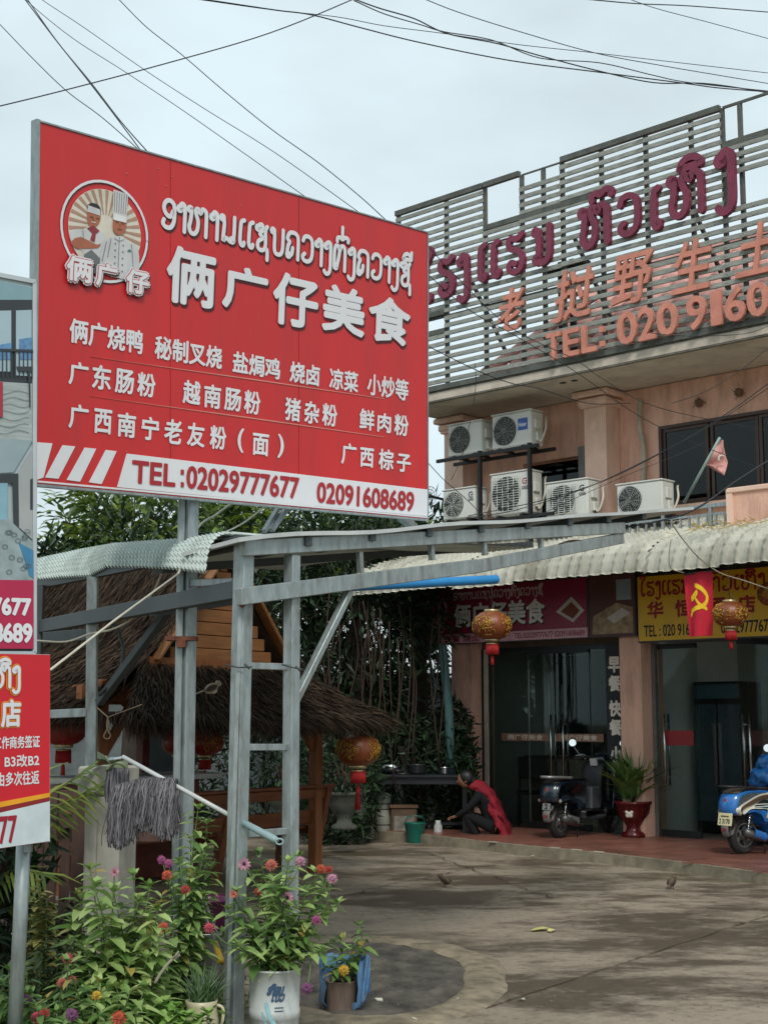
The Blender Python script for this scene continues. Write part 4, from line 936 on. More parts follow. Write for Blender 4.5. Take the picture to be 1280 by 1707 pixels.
for a, b in (((150, 594), (640, 664)), ((150, 660), (640, 728))):
    p, r_ = bb(*a), bb(*b); q = MB(); q.prism([(p[0], p[1]), (r_[0], r_[1] - .003), (r_[0], r_[1]), (.5 * (p[0] + r_[0]), .5 * (p[1] + r_[1]) + .005)], -.003, .0005); q.build('divider_line', mat('divider_pink', '#d98a7c', .5), bbo)
# chef logo
cxl, czl = bb(174, 386); rx = (bb(246, 400)[0] - bb(100, 372)[0]) / 2
cxl = (bb(246, 400)[0] + bb(100, 372)[0]) / 2; rz2 = (bb(172, 300)[1] - bb(172, 470)[1]) / 2; czl = (bb(172, 300)[1] + bb(172, 470)[1]) / 2
LS = rx   # logo radius, metres
def lg(u, v): return cxl + u * LS, czl + v * rz2
def lpoly(pts, m, y, nm='logo_shape', sm=0):
    if sm: pts = [(p.x, p.y) for p in catmull([(a, b, 0) for a, b in pts], sm, True)]
    q = MB(); q.prism([lg(*p) for p in pts], y, y + .0012); return q.build(nm, m, bbo)
def lline(pts, w_, m, y, closed=False): q = MB(); q.ribbon([lg(*p) for p in pts], w_, y); return q.build('logo_line', m, bbo)
circ = lambda r_, n=40, a0=0, a1=2 * math.pi: [(r_ * math.cos(a0 + (a1 - a0) * k / n), r_ * math.sin(a0 + (a1 - a0) * k / n)) for k in range(n + 1)]
lline([(x_ + .02, y_ - .02) for x_, y_ in circ(.98)], .014, SHD, -.003); lline(circ(.98), .014, WHT, -.0045)
lpoly(circ(.83, 40)[:-1], mat('logo_cream', '#d6cfc0', .5), -.004, 'logo_disc')
TAN = mat('logo_ray', '#b08a74', .5)
for k in range(30):
    a = 2 * math.pi * (k + .5) / 30
    if math.sin(a) < -.45: continue
    q = MB(); q.prism([lg(.28 * math.cos(a - .03), .05 + .28 * math.sin(a - .03)), lg(.82 * math.cos(a - .045), .82 * math.sin(a - .045)), lg(.82 * math.cos(a + .045), .82 * math.sin(a + .045)), lg(.28 * math.cos(a + .03), .05 + .28 * math.sin(a + .03))][::1], -.0058, -.0044); q.build('logo_ray', TAN, bbo)
SKIN = mat('print_skin', '#a8654a', .5); COAT = mat('print_coat', '#c9c9c9', .5); LNE = mat('print_line', '#5b5c60', .5); HAIR = mat('print_hair', '#2b2c2e', .5); APR = mat('print_apron', '#6f7274', .5)
# left chef (arms folded), right chef (tall hat)
lpoly([(-.62, -.45), (-.78, -.30), (-.74, -.12), (-.50, -.05), (-.36, .03), (-.20, .03), (-.02, -.08), (.02, -.30), (.0, -.80), (-.42, -.80), (-.48, -.50)], COAT, -.0062, 'chef_coat', 3)
lpoly([(-.46, -.55), (-.30, -.42), (0, -.62), (0, -.88), (-.40, -.85)], APR, -.0075, 'chef_apron')
lpoly([(-.74, -.34), (-.55, -.22), (-.20, -.30), (-.10, -.26), (-.16, -.36), (-.50, -.44), (-.66, -.46)], SKIN, -.0085, 'chef_arm', 2)
lpoly([(-.40, .06), (-.43, .22), (-.40, .34), (-.16, .34), (-.13, .20), (-.20, .07), (-.30, .02)], SKIN, -.0075, 'chef_face', 3)
lpoly([(-.43, .34), (-.40, .46), (-.28, .50), (-.16, .46), (-.13, .34)], HAIR, -.0078, 'chef_hair', 2)
lpoly([(-.43, .30), (-.42, .43), (-.14, .40), (-.14, .28)], COAT, -.009, 'chef_headband')
lpoly([(-.42, -.02), (-.28, .06), (-.14, -.02), (-.22, -.10), (-.24, -.26), (-.34, -.24), (-.30, -.10)], mat('print_scarf', '#8d3036', .5), -.009, 'chef_scarf')
lpoly([(-.10, -.60), (-.06, -.35), (.02, -.14), (.18, -.08), (.36, -.02), (.56, -.10), (.76, -.20), (.80, -.62), (.66, -.84), (-.02, -.84)], COAT, -.0095, 'chef_coat', 3)
lpoly([(.17, .05), (.15, .22), (.18, .34), (.44, .34), (.46, .20), (.42, .06), (.30, -.02)], SKIN, -.0108, 'chef_face', 3)
lpoly([(.15, .28), (.13, .40), (.13, .86), (.47, .84), (.46, .38), (.46, .28)], COAT, -.012, 'chef_hat')
for k in range(6): lline([(.17 + k * .05, .42), (.16 + k * .055, .82)], .003, LNE, -.0135)
lpoly([(.155, .26), (.155, .38), (.455, .37), (.455, .26)], mat('print_coat2', '#d8d8d8', .5), -.0140, 'chef_hat_band')
for x_ in (-.36, -.22): lline([(x_, .215), (x_ + .06, .215)], .004, HAIR, -.0105)
lline([(-.33, .12), (-.24, .12)], .004, WHT, -.0105); lline([(-.295, .2), (-.29, .155)], .003, HAIR, -.0105)
for x_ in (.21, .34): lline([(x_, .225), (x_ + .06, .225)], .004, HAIR, -.0145)
lline([(.26, .10), (.35, .10)], .004, HAIR, -.0145); lline([(.305, .2), (.31, .15)], .003, HAIR, -.0145)
for pl in ([(.31, -.05), (.31, -.8)], [(.12, -.12), (.06, -.5)], [(.60, -.14), (.66, -.6)], [(.2, -.1), (.31, -.14), (.42, -.08)], [(-.06, -.6), (.02, -.2)], [(-.52, -.06), (-.5, -.24)]): lline(pl, .003, LNE, -.0125)
for k in range(5):
    for sx in (.22, .40): lline([(sx, -.2 - k * .13), (sx + .01, -.2 - k * .13)], .007, LNE, -.013)
lpoly([(.50, -.30), (.60, -.29), (.56, -.24)], mat('print_teal', '#3f6f6a', .5), -.013, 'badge')
for ch, tl, bl, br in (('俩', (110, 426), (108, 466), (148, 472)), ('广', (158, 438), (158, 478), (190, 478)), ('仔', (208, 448), (208, 486), (243, 492))):
    bbt(bbo, 'lettering', ch, tl, bl, br, SHD, -.0150, .018, .006, -.006); bbt(bbo, 'lettering', ch, tl, bl, br, WHT, -.017, .016); bbt(bbo, 'lettering', ch, tl, bl, br, mat('billboard_red', '#c4282b'), -.0195, .009); bbt(bbo, 'lettering', ch, tl, bl, br, WHT, -.0215, .005)
SEAM = mat('seam_dark_red', '#8e1f22', .5)
for px in (284, 498):
    t_, b2_ = bb(px, 203 + (px - 66) * .2864 + 3), bb(px, 806 + (px - 60) * .0905 - 50); q = MB(); q.prism([(b2_[0], b2_[1]), (b2_[0] + .0018, b2_[1]), (t_[0] + .0018, t_[1]), (t_[0], t_[1])], -.0012, .0005); q.build('panel_seam', SEAM, bbo)
rr = random.Random(19)
for k in range(12):
    px, py = rr.uniform(90, 690), 0; py = 215 + (px - 66) * .2864 if k % 2 else 735 + (px - 60) * .0905; c_ = bb(px, py + rr.uniform(0, 60)); q = MB(); q.ball((c_[0], -.001, c_[1]), .0045, 8, 6, (1, .5, 1)); q.build('rivet', mat('rivet_dull', '#b86a66', .5), bbo)
# post of the billboard, two facets like the channel in the photo
pt0 = onplane(318, 836, BBM.translation - _bn * .10, _bn); pb0 = at(304, 1660, pt0.y - .03)
pst = MB(); pst.bar((pt0.x, pt0.y, pt0.z + .06), (pb0.x, pt0.y - .03, 0), .070, .070, up=BBM.to_3x3() @ Vector((0, 1, 0)), bev=.006)
pst.build('post', GALV, bbo, world=True)
pst = MB(); pst.bar((pt0.x - .046, pt0.y - .03, pt0.z + .03), (pb0.x - .046, pt0.y - .06, 0.0), .022, .04, bev=.004); pst.build('post_lip', GALV, bbo, world=True)
RUST = mat('rust', '#6d4030', .85, var=.4, vscale=25, bump=.4)
c_ = at(303, 1065, pt0.y - .03); q = MB(); q.box((c_.x, c_.y, c_.z), (.17, .12, .022)); q.box((c_.x + .005, c_.y, c_.z - .03), (.05, .13, .04)); q.build('rusty_clamp', RUST, bbo, world=True)
# rear struts of the billboard
for a_, b2_, w2_ in ((at(480, 845, 8.7), at(452, 884, 8.6), .03), (at(468, 840, 8.75), at(440, 886, 8.5), .025), (at(660, 852, 9.3), at(690, 880, 9.7), .05)):
    q = MB(); q.bar(a_, b2_, w2_); q.build('rear_strut', GALV, bbo, world=True)

# ================================================================== LEFT SIGNS
def upright_frame(px, pt, pb, Y, dr, W_):
    """upright panel whose right edge is seen at px from pt to pb, running along dr"""
    X = Vector((dr[0], dr[1], 0)).normalized(); t_ = at(px, pt, Y); b_ = at(px, pb, Y); Z = (t_ - b_).normalized(); X = (X - Z * X.dot(Z)).normalized(); M3 = Matrix((X, Z.cross(X), Z)).transposed().to_4x4()
    M3.translation = Vector((b_.x, Y, b_.z)) - X * W_; return M3, W_, t_.z - b_.z
L1M, L1W, L1H = upright_frame(54, 473, 1086, 6.25, (.75, .66), 1.15)
ls = thing('hotel_photo_sign', 'tall framed sign of hotel room photos cut off by the left picture edge', 'sign', M=L1M)
_ln = L1M.to_3x3() @ Vector((0, -1, 0)); _li = L1M.inverted()
def lb(px, py):
    p = _li @ onplane(px, py, L1M.translation, _ln); return p.x, p.z
FRM = mat('white_steel', '#b9bfc2', .4, metal=.2, var=.08)
q = MB(); q.box((L1W / 2, .03, L1H / 2), (L1W, .04, L1H)); q.build('panel_back', mat('panel_back', '#6f7373'), ls)
q = MB(); q.box((L1W + .006, .02, L1H / 2), (.020, .07, L1H + .02), bev=.003); q.box((L1W / 2, .02, -.012), (L1W + .02, .07, .022)); q.box((L1W / 2, .02, L1H + .010), (L1W + .02, .07, .02)); q.build('frame', FRM, ls)
def lp(nm, pts, m, y): q = MB(); q.prism([lb(*p) for p in pts], y, y + .002); return q.build(nm, m, ls)
PC = lambda n_, c_, **k: mat(n_, c_, .4, **k)
lp('photo_print', [(-190, 420), (54, 474), (54, 970), (-190, 960)], PC('photo_wall', '#a9b7bb', var=.08, vscale=3), -.004)
lp('photo_ceiling', [(-190, 428), (52, 480), (52, 500), (-190, 500)], PC('photo_ceiling', '#7fa0a8', var=.08), -.007)
lp('photo_curtain', [(-190, 500), (52, 500), (52, 640), (-190, 620)], PC('photo_frame_dark', '#32363a', var=.1), -.0075)
lp('photo_window', [(-60, 520), (17, 518), (17, 620), (-60, 618)], PC('photo_sky', '#9fb6bf', var=.06), -.010)
lp('photo_window', [(25, 518), (51, 517), (51, 628), (25, 626)], PC('photo_sky', '#9fb6bf', var=.06), -.010)
lp('photo_skyline', [(-20, 578), (17, 572), (17, 600), (-20, 600)], PC('photo_city', '#5b86ad', var=.3, vscale=60), -.0125)
lp('photo_skyline', [(30, 566), (51, 563), (51, 600), (30, 600)], PC('photo_city', '#5b86ad', var=.3, vscale=60), -.0125)
for x_ in range(-20, 52, 7): lp('photo_baluster', [(x_, 583), (x_ + 1.6, 583), (x_ + 1.6, 630), (x_, 630)], PC('photo_frame_dark', '#32363a'), -.015)
lp('photo_rail', [(-60, 580), (52, 584), (52, 588), (-60, 584)], PC('photo_frame_dark', '#32363a'), -.017)
lp('photo_rug', [(-190, 625), (52, 640), (52, 735), (-190, 760)], PC('photo_floor', '#9fa8a6', var=.2, vscale=9, stretch=(1, 1, 7)), -.0095)
lp('photo_table', [(24, 612), (51, 612), (50, 620), (28, 620)], PC('photo_frame_dark', '#32363a'), -.018)
lp('photo_table', [(44, 620), (47, 620), (48, 680), (46, 680)], PC('photo_frame_dark', '#32363a'), -.018)
lp('red_badge', [(-40, 636), (1.5, 638), (1.5, 696), (-40, 700)], PC('badge_red', '#a3283c'), -.018)
lp('photo_ceiling', [(-190, 720), (52, 735), (20, 788), (-190, 800)], PC('photo_grey', '#8fa0a5', var=.1), -.012)
lp('photo_wall', [(28, 790), (52, 750), (52, 900), (30, 880)], PC('photo_wall2', '#9fa3a3', var=.1), -.0125)
lp('photo_door', [(-10, 792), (28, 790), (28, 885), (20, 875), (18, 806), (-10, 806)], PC('photo_frame_dark', '#32363a'), -.015)
lp('photo_door', [(-10, 806), (10, 806), (10, 868), (-10, 870)], PC('photo_teal', '#7fa7b5'), -.015)
lp('photo_picture', [(48, 800), (52, 798), (52, 850), (48, 850)], PC('photo_frame_dark', '#32363a'), -.015)
lp('photo_floor', [(-190, 880), (12, 866), (52, 905), (53, 970), (-190, 962)], PC('photo_floor2', '#8f9d9f', var=.25, vscale=14), -.0155)
lp('photo_rug', [(28, 905), (52, 918), (53, 965), (46, 960)], PC('photo_blue', '#3f7fa5', var=.2), -.018)
rr = random.Random(4)
for k in range(14):
    x_, y_ = rr.uniform(2, 48), rr.uniform(880, 960); q = MB(); q.ribbon([lb(x_ + 4.5 * math.cos(a * math.pi / 5), y_ + 3.4 * math.sin(a * math.pi / 5)) for a in range(11)], .003, -.0195); q.build('photo_pattern', PC('photo_line', '#5b666a'), ls)
for k in range(7):
    q = MB(); q.ribbon([lb(-10 + a * 8, 655 + k * 11 + 3 * math.sin(a + k)) for a in range(8)], .002, -.0125); q.build('photo_pattern', PC('photo_line', '#5b666a'), ls)
lp('number_panel', [(-190, 965), (53, 968), (53, 1082), (-190, 1082)], PC('magenta_print', '#b01c48', var=.05), -.017)
def ltext(par, fn, body, tl, br, m, y, bold):
    a, b = fn(*tl), fn(*br); return text(par, 'lettering', body, a[0], b[1], b[0], a[1], m, y, bold)
ltext(ls, lb, '02029777677', (-135, 994), (47, 1026), WHT, -.020, .0045); ltext(ls, lb, '02091608689', (-135, 1038), (49, 1071), WHT, -.020, .0045)
# lower red sign
L2M, L2W, L2H = upright_frame(84, 1091, 1404, 6.15, (.6, .8), 1.25)
l2 = thing('visa_service_sign', 'bright red sign with Chinese visa lines and a yellow stripe at the left edge', 'sign', M=L2M)
_l2n = L2M.to_3x3() @ Vector((0, -1, 0)); _l2i = L2M.inverted()
def l2b(px, py):
    p = _l2i @ onplane(px, py, L2M.translation, _l2n); return p.x, p.z
q = MB(); q.box((L2W / 2, .02, L2H / 2), (L2W, .036, L2H)); q.build('sign_edge', FRM, l2)
def lq(nm, pts, m, y): q = MB(); q.prism([l2b(*p) for p in pts], y, y + .0015); return q.build(nm, m, l2)
R2 = PC('bright_red_print', '#cf1526', var=.04)
lq('sign_face', [(-199, 1086), (83, 1092), (82, 1403), (-199, 1444)], R2, -.0025)
lq('white_field', [(-199, 1400), (-80, 1374), (82, 1336), (82, 1402.5), (-199, 1443)], PC('pale_print', '#cfdadd'), -.004)
lq('maroon_line', [(-199, 1386), (82, 1328), (82, 1336), (-199, 1400)], PC('deep_red_print', '#8a1a22'), -.0042)
lq('yellow_stripe', [(-199, 1374), (82, 1322), (82, 1329), (-199, 1388)], PC('orange_print', '#e8a01c'), -.0055)
YO = PC('orange_print', '#e8a01c')
def l2lao(seq, x0p, x1p, basep, Hm):
    a = l2b(x0p, basep); b = l2b(x1p, basep)
    lao_text(l2, 'lettering', seq, a[0], a[1], b[0], Hm, YO, .34, -.004); lao_text(l2, 'lettering', seq, a[0], a[1], b[0], Hm, R2, .24, -.006); lao_text(l2, 'lettering', seq, a[0], a[1], b[0], Hm, WHT, .18, -.008)
l2lao('oo r ng e e r m h ^ w e h i ng'.split(), -230, 34, 1146, .083)
for ch, x_ in (('酒', -36), ('店', 1)):
    a, b = l2b(x_, 1168), l2b(x_ + 31, 1211)
    for m_, y_, bo in ((YO, -.004, .010), (R2, -.0055, .0065), (WHT, -.007, .004)): text(l2, 'lettering', ch, a[0], b[1], b[0], a[1], m_, y_, bo)
ltext(l2, l2b, '办理工作商务签证', (-38, 1230), (65, 1246), WHT, -.004, .0012)
ltext(l2, l2b, 'B3改B2', (7, 1260), (64, 1277), WHT, -.004, .0012)
ltext(l2, l2b, '自由多次往返', (-20, 1290), (64, 1307), WHT, -.004, .0012)
ltext(l2, l2b, '02029777677', (-150, 1376), (26, 1404), PC('crimson_print', '#a3182f'), -.0055, .003)
# pole carrying both left signs
pl_ = onplane(38, 1415, L2M.translation - _l2n * .10, _l2n); q = MB(); q.tube([(pl_.x - .012, pl_.y, 0), (pl_.x, pl_.y, .7), (pl_.x + .004, pl_.y, 1.25)], .030, 14); q.build('pole', GALV, l2, world=True)
q = MB(); q.box((pl_.x + .03, pl_.y - .03, 1.02), (.03, .03, .03)); q.build('pole_clip', GALV, l2, world=True)
# ================================================================== GREY STEEL CARPORT
GAL2 = mat('galvanised_tube', '#9aa4a4', .45, metal=.45, var=.24, vscale=9, dirt=.75, dirtcol='#6b6259', dscale=7, bump=.12, bscale=30, stretch=(2, 2, .6))
DKS = mat('dark_shaded_steel', '#474d4f', .55, metal=.3, var=.2, vscale=6, dirt=.5, dirtcol='#3a3f41')  # tube steel darkened, roof shade put into its colour; also plain dark metal
DD = Vector((.6, .8, 0)); AA = Vector((-.57, 1, 0)).normalized(); O1 = Vector((-.72, 7.3, 0))
cp = thing('steel_carport', 'grey galvanised steel canopy frame with a tapering truss and curved sheet roof', 'canopy', O1)
def cpart(nm, mb, m=GAL2): return mb.build(nm, m, cp, world=True)
def onD(px, py, off=0.0):      # point seen at px,py on the upright plane through O1 along DD
    n_ = Vector((.8, -.6, 0)); return onplane(px, py, O1 + n_ * off, n_)
# ladder posts
def post(pxt, pyt, pxb, pyb, Y, w_, zt=None):
    t_ = at(pxt, pyt, Y); b_ = at(pxb, pyb, Y); k = t_.z / (t_.z - b_.z); g0 = t_.lerp(b_, k); 
    q = MB(); q.bar((t_.x, t_.y, t_.z), (g0.x, g0.y, 0), w_, w_, up=DD, bev=.005); cpart('post', q); return t_, g0
post(407, 898, 389, 1690, 7.30, .078); post(487, 925, 484, 1420, 7.55, .066)
q = MB(); a_ = at(401, 1010, 7.25); b2 = at(379, 1690, 7.25); q.bar(a_, (b2.x, 7.25, 0), .018, .02); cpart('post_lip', q)
for y_, yy in ((1110, 1112), (1246, 1246), (1391, 1386)):
    q = MB(); q.bar(at(412, y_, 7.31), at(476, yy, 7.53), .024, .034, bev=.003); cpart('rung', q)
# wire wrapped round posts
for a, b in (((375, 1108), (420, 1112)), ((470, 1108), (505, 1116))):
    q = MB(); q.tube([at(*a, 7.24), at((a[0] + b[0]) / 2, a[1] + 5, 7.22), at(*b, 7.24)], .004, 5); q.tube([at(b[0] - 12, b[1] - 5, 7.2), at(b[0] - 4, b[1] + 3, 7.2)], .006, 5); cpart('wire_tie', q, DKS)
# truss: chords, web, brace
q = MB(); q.bar(onD(404, 914, .06), onD(1038, 880, .06), .082, .045, up=(.8, -.6, 0), bev=.004); cpart('top_chord', q)
q = MB(); q.bar(onD(398, 995, .07), onD(792, 944, .07), .086, .05, up=(.8, -.6, 0), bev=.004); q.bar(onD(788, 946, .05), onD(1036, 897, .05), .08, .045, up=(.8, -.6, 0), bev=.004); cpart('bottom_chord', q)
for x_, ya, yb in ((599, 920, 955), (718, 908, 934), (806, 905, 926), (900, 896, 916), (487, 930, 975)):
    q = MB(); q.bar(onD(x_, ya, .05), onD(x_ + 2, yb, .05), .03, .03, up=(.8, -.6, 0)); cpart('web_strut', q)
q = MB(); q.bar(onD(583, 985, .06), onD(490, 1172, -.02), .038, .042, up=(.8, -.6, 0), bev=.004); cpart('diagonal_brace', q)
q = MB(); q.ball(onD(490, 1168, .01), .018, 8, 6, (1, 1, 2.2)); cpart('weld_rust', q, RUST)
q = MB(); q.ball(onD(404, 1008, .07), .016, 8, 6); cpart('weld_rust', q, RUST)
# rear truss, parallel, dark
n2 = AA * 1.2
for A_, B_ in (((404, 914), (1038, 880)), ((398, 995), (1036, 905))):
    q = MB(); q.bar(onD(*A_) + n2, onD(*B_) + n2, .05, .08, up=(.8, -.6, 0)); cpart('rear_chord', q, DKS)
# cross beams running back to the left posts
P0_ = at(395, 984, 7.32); P1_ = at(62, 1046, 10.4)
q = MB(); q.bar(P0_, P1_, .06, .092, bev=.004); cpart('cross_beam', q, DKS)
q = MB(); q.bar(at(392, 970, 7.4), at(322, 972, 8.0), .04, .04, bev=.003); cpart('cross_beam', q)
q = MB(); q.bar(at(400, 905, 7.4), at(60, 975, 10.6), .05, .07); cpart('eave_beam', q, DKS)
for a, b, Y1, Y2, h_ in (((75, 1064), (148, 1058), 9.6, 9.4, .075), ((84, 1191), (147, 1188), 9.5, 9.35, .055)):
    q = MB(); q.bar(at(*a, Y1), at(*b, Y2), .05, h_, bev=.003); cpart('side_rail', q, DKS if a[1] < 1100 else GAL2)
# left posts
for (xt, yt, xb, yb, Y, w_, m_) in ((155, 962, 152, 1275, 9.37, .068, GAL2), (66, 975, 62, 1080, 10.3, .07, DKS)):
    t_ = at(xt, yt, Y); b_ = at(xb, yb, Y); k = t_.z / (t_.z - b_.z); g0 = t_.lerp(b_, k); q = MB(); q.bar(t_, (g0.x, Y, 0), w_, w_, bev=.004); cpart('post', q, m_)
q = MB(); q.bar(at(290, 1005, 8.7), at(165, 1172, 9.3), .05, .05, bev=.003); cpart('diagonal_brace', q, DKS)
q = MB(); q.tube([at(*p, 9.2) for p in [(165, 1030), (195, 1045), (206, 1080), (203, 1110), (185, 1140), (165, 1160)]], .012, 6); cpart('bent_conduit', q, DKS)
# roof sheets: ribs run along DD, curling down over the near-left edge
SHT = mat('carport_sheet', '#bcc8c3', .6, var=.12, vscale=3, dirt=.7, dirtcol='#7d8883', dscale=4, bump=.1)
UND = mat('carport_flat_sheet', '#c7cbca', .5, var=.08, vscale=2, dirt=.4, dirtcol='#7e8482')
rfm = thing('carport_roof', 'pale green tile-profile roof sheet curling down over the carport edge', 'roof', M=Matrix.Identity(4))
EDG = [(395, 894, 345, 957, 7.35), (330, 905, 285, 950, 8.0), (270, 908, 232, 947, 8.6), (215, 912, 178, 947, 9.1), (190, 915, 150, 962, 9.4), (150, 922, 110, 964, 9.8), (100, 932, 70, 968, 10.4), (50, 944, 20, 966, 11.0)]
cols_ = 66
def edge_at(f):
    k = min(len(EDG) - 2, int(f)); g_ = f - k; a, b = EDG[k], EDG[k + 1]; return [a[i] + (b[i] - a[i]) * g_ for i in range(5)]
rowsS = 15; vs = []
for c in range(cols_ * 6 + 1):
    f = c / (cols_ * 6) * (len(EDG) - 1); xt, yt, xb, yb, Y = edge_at(f)
    Tp = at(xt, yt, Y + .25); Bt = at(xb, yb, Y)
    prof_ = []
    up2 = Tp + DD * 3.0 + Vector((0, 0, .22)); ctrl = Tp - DD * .22 + Vector((0, 0, .02))  # back part reaches on out of view, added to shade the hut
    ph_ = (c % 6) / 6; hgt = .018 * max(0, math.sin(ph_ * 2 * math.pi) + .3)
    for r in range(rowsS * 2 + 1):
        t = (r // 2 + (0 if r % 2 == 0 else .86)) / rowsS
        if r == 0: pass
        if t < .3: p = up2.lerp(Tp, t / .3)
        else:
            u_ = (t - .3) / .7; p = Tp * (1 - u_) ** 2 + ctrl * 2 * u_ * (1 - u_) + Bt * u_ * u_
        lipd = .010 if r % 2 else 0
        vs.append(p + Vector((-.35, -.45, .55)).normalized() * (hgt + lipd))
nr_ = rowsS * 2 + 1; nc_ = cols_ * 6 + 1
fs = [(c * nr_ + r, c * nr_ + r + 1, (c + 1) * nr_ + r + 1, (c + 1) * nr_ + r) for c in range(nc_ - 1) for r in range(nr_ - 1)]
q = MB(); q.add(vs, fs, None, False); q.build('curled_sheet', SHT, rfm)
# flat sheet over the truss
e0 = onD(398, 896, .12); e1 = onD(1156, 845, .12); 
q = MB(); k_ = 24; vs = []
for i in range(k_ + 1):
    p = e0.lerp(e1, i / k_); wv = .012 * math.sin(i * .9) * (1 - i / k_); vs += [p + Vector((0, 0, wv)), p + AA * .75 + Vector((0, 0, wv)), p + Vector((0, 0, wv - .022)), p + AA * .75 + Vector((0, 0, wv - .022))]
fs = []
for i in range(k_): a = 4 * i; b = a + 4; fs += [(a, b, b + 1, a + 1), (a + 2, a + 3, b + 3, b + 2), (a, a + 2, b + 2, b), (a + 1, b + 1, b + 3, a + 3)]
fs += [(0, 1, 3, 2), (4 * k_, 4 * k_ + 2, 4 * k_ + 3, 4 * k_ + 1)]
q.add(vs, fs); q.build('flat_sheet', UND, rfm)
q = MB()
for i in range(1, 9):
    p = e0.lerp(e1, i / 9.5) + Vector((0, 0, -.045)); q.bar(p + AA * .02, p + AA * .7, .04, .045)
q.build('purlin', DKS, rfm)
# blue pvc pipe under the awning edge
bp_ = MB(); a_ = at(584, 978, 13.2); b_ = at(828, 966, 14.2); bp_.tube([a_, a_.lerp(b_, .5), b_], .045, 14, cap=False); bp_.tube([b_, a_.lerp(b_, .5), a_], .040, 14, cap=False)
bo = bp_.build('drain_pipe', mat('blue_pvc', '#2b86c5', .35, var=.08)); tag(bo, 'bright blue plastic pipe slung under the shop awning edge', 'pipe')
# ================================================================== THATCHED TIMBER HUT
WOOD = mat('orange_timber', '#84502c', .6, var=.3, vscale=5, dirt=.4, dirtcol='#4f2d1a', dscale=4, stretch=(5, 5, .8), bump=.25, bscale=20)
WOODP = mat('pale_plank', '#80552f', .6, var=.25, vscale=5, dirt=.3, dirtcol='#6b4526', stretch=(.8, 5, 5), bump=.2)
WOODR = mat('red_brown_timber', '#6a3326', .55, var=.25, vscale=5, dirt=.5, dirtcol='#33180f', stretch=(.9, 5, 5), bump=.2)
THM = leafmat('thatch_straw', '#18110c', '#4c3a29', .95, .03); THB = mat('thatch_base', '#3a2d22', .95, var=.4, vscale=12, bump=.8)
FR_ = Vector((-.71, 15.2, 0)); FL_ = Vector((-2.48, 12.7, 0)); d1 = (FR_ - FL_).normalized(); e1_ = Vector((-d1.y, d1.x, 0)); LEN = (FR_ - FL_).length; DEP = 2.5
ht = thing('thatched_hut', 'open timber hut with a steep straw thatched roof and plank gable', 'hut', FL_, math.atan2(d1.y, d1.x))
# local: x along front 0..LEN, y backwards 0..DEP
def hp(nm, mb, m, **k): return mb.build(nm, m, ht, **k)
for (x_, y_, m_) in ((LEN, 0, WOOD), (0, 0, WOOD), (LEN, DEP, WOODR), (0, DEP, WOODR), (LEN * .5, DEP, WOODR)):
    q = MB(); q.box((x_, y_, .95), (.11, .11, 1.9), bev=.006); hp('post', q, m_)
q = MB(); q.box((LEN / 2, 0, 1.78), (LEN + .5, .07, .12)); q.box((LEN / 2, DEP, 1.78), (LEN + .5, .07, .12)); q.box((0, DEP / 2, 1.80), (.07, DEP, .12)); q.box((LEN, DEP / 2, 1.80), (.07, DEP, .12)); hp('tie_beam', q, WOOD)
for x_, sx in ((LEN, -1), (0, 1)):
    q = MB(); q.bar((x_ + sx * .04, 0, 1.25), (x_ + sx * .42, 0, 1.74), .05, .08); hp('knee_brace', q, WOOD)
mx_ = LEN / 2 - .02; AZ = 3.22
# gable planks, each one
for k in range(8):
    z = 2.16 + k * .125; hw = max(.05, (AZ - .12 - z - .06) * .82); q = MB(); q.box((mx_, -.06, z), (hw * 2, .022, .118), bev=.004); hp('plank', q, WOODP)
for sx in (-1, 1):
    q = MB(); q.bar((mx_ + sx * .02, -.12, AZ - .02), (mx_ + sx * .98, -.12, 2.08), .04, .13, up=(0, 1, 0), bev=.01); hp('bargeboard', q, WOODP)
q = MB(); q.box((mx_, -.10, 2.07), (2.1, .05, .09)); hp('gable_beam', q, WOOD)
# thatch surface: (x across, z) profile swept along y, skirt in front and back
PR = [(0, AZ + .05), (.45, 2.68), (.9, 2.22), (1.35, 1.90), (1.82, 1.62)]
OV = .62
def roofpt(side, a, y):    # a 0..1 along profile
    k = min(3, int(a * 4)); g_ = a * 4 - k; p0, p1 = PR[k], PR[k + 1]; return Vector((mx_ + side * (p0[0] + (p1[0] - p0[0]) * g_), y, p0[1] + (p1[1] - p0[1]) * g_))
base = MB()
for side in (-1, 1):
    vs = [roofpt(side, a / 8, y) - Vector((0, 0, dz)) for dz in (0, .1) for a in range(9) for y in (-.1, DEP + .3)]
    fs = [(2 * a, 2 * a + 1, 2 * a + 3, 2 * a + 2) for a in range(8)] + [(18 + 2 * a, 18 + 2 * a + 2, 18 + 2 * a + 3, 18 + 2 * a + 1) for a in range(8)] + [(16, 17, 35, 34)]
    base.add(vs, fs)
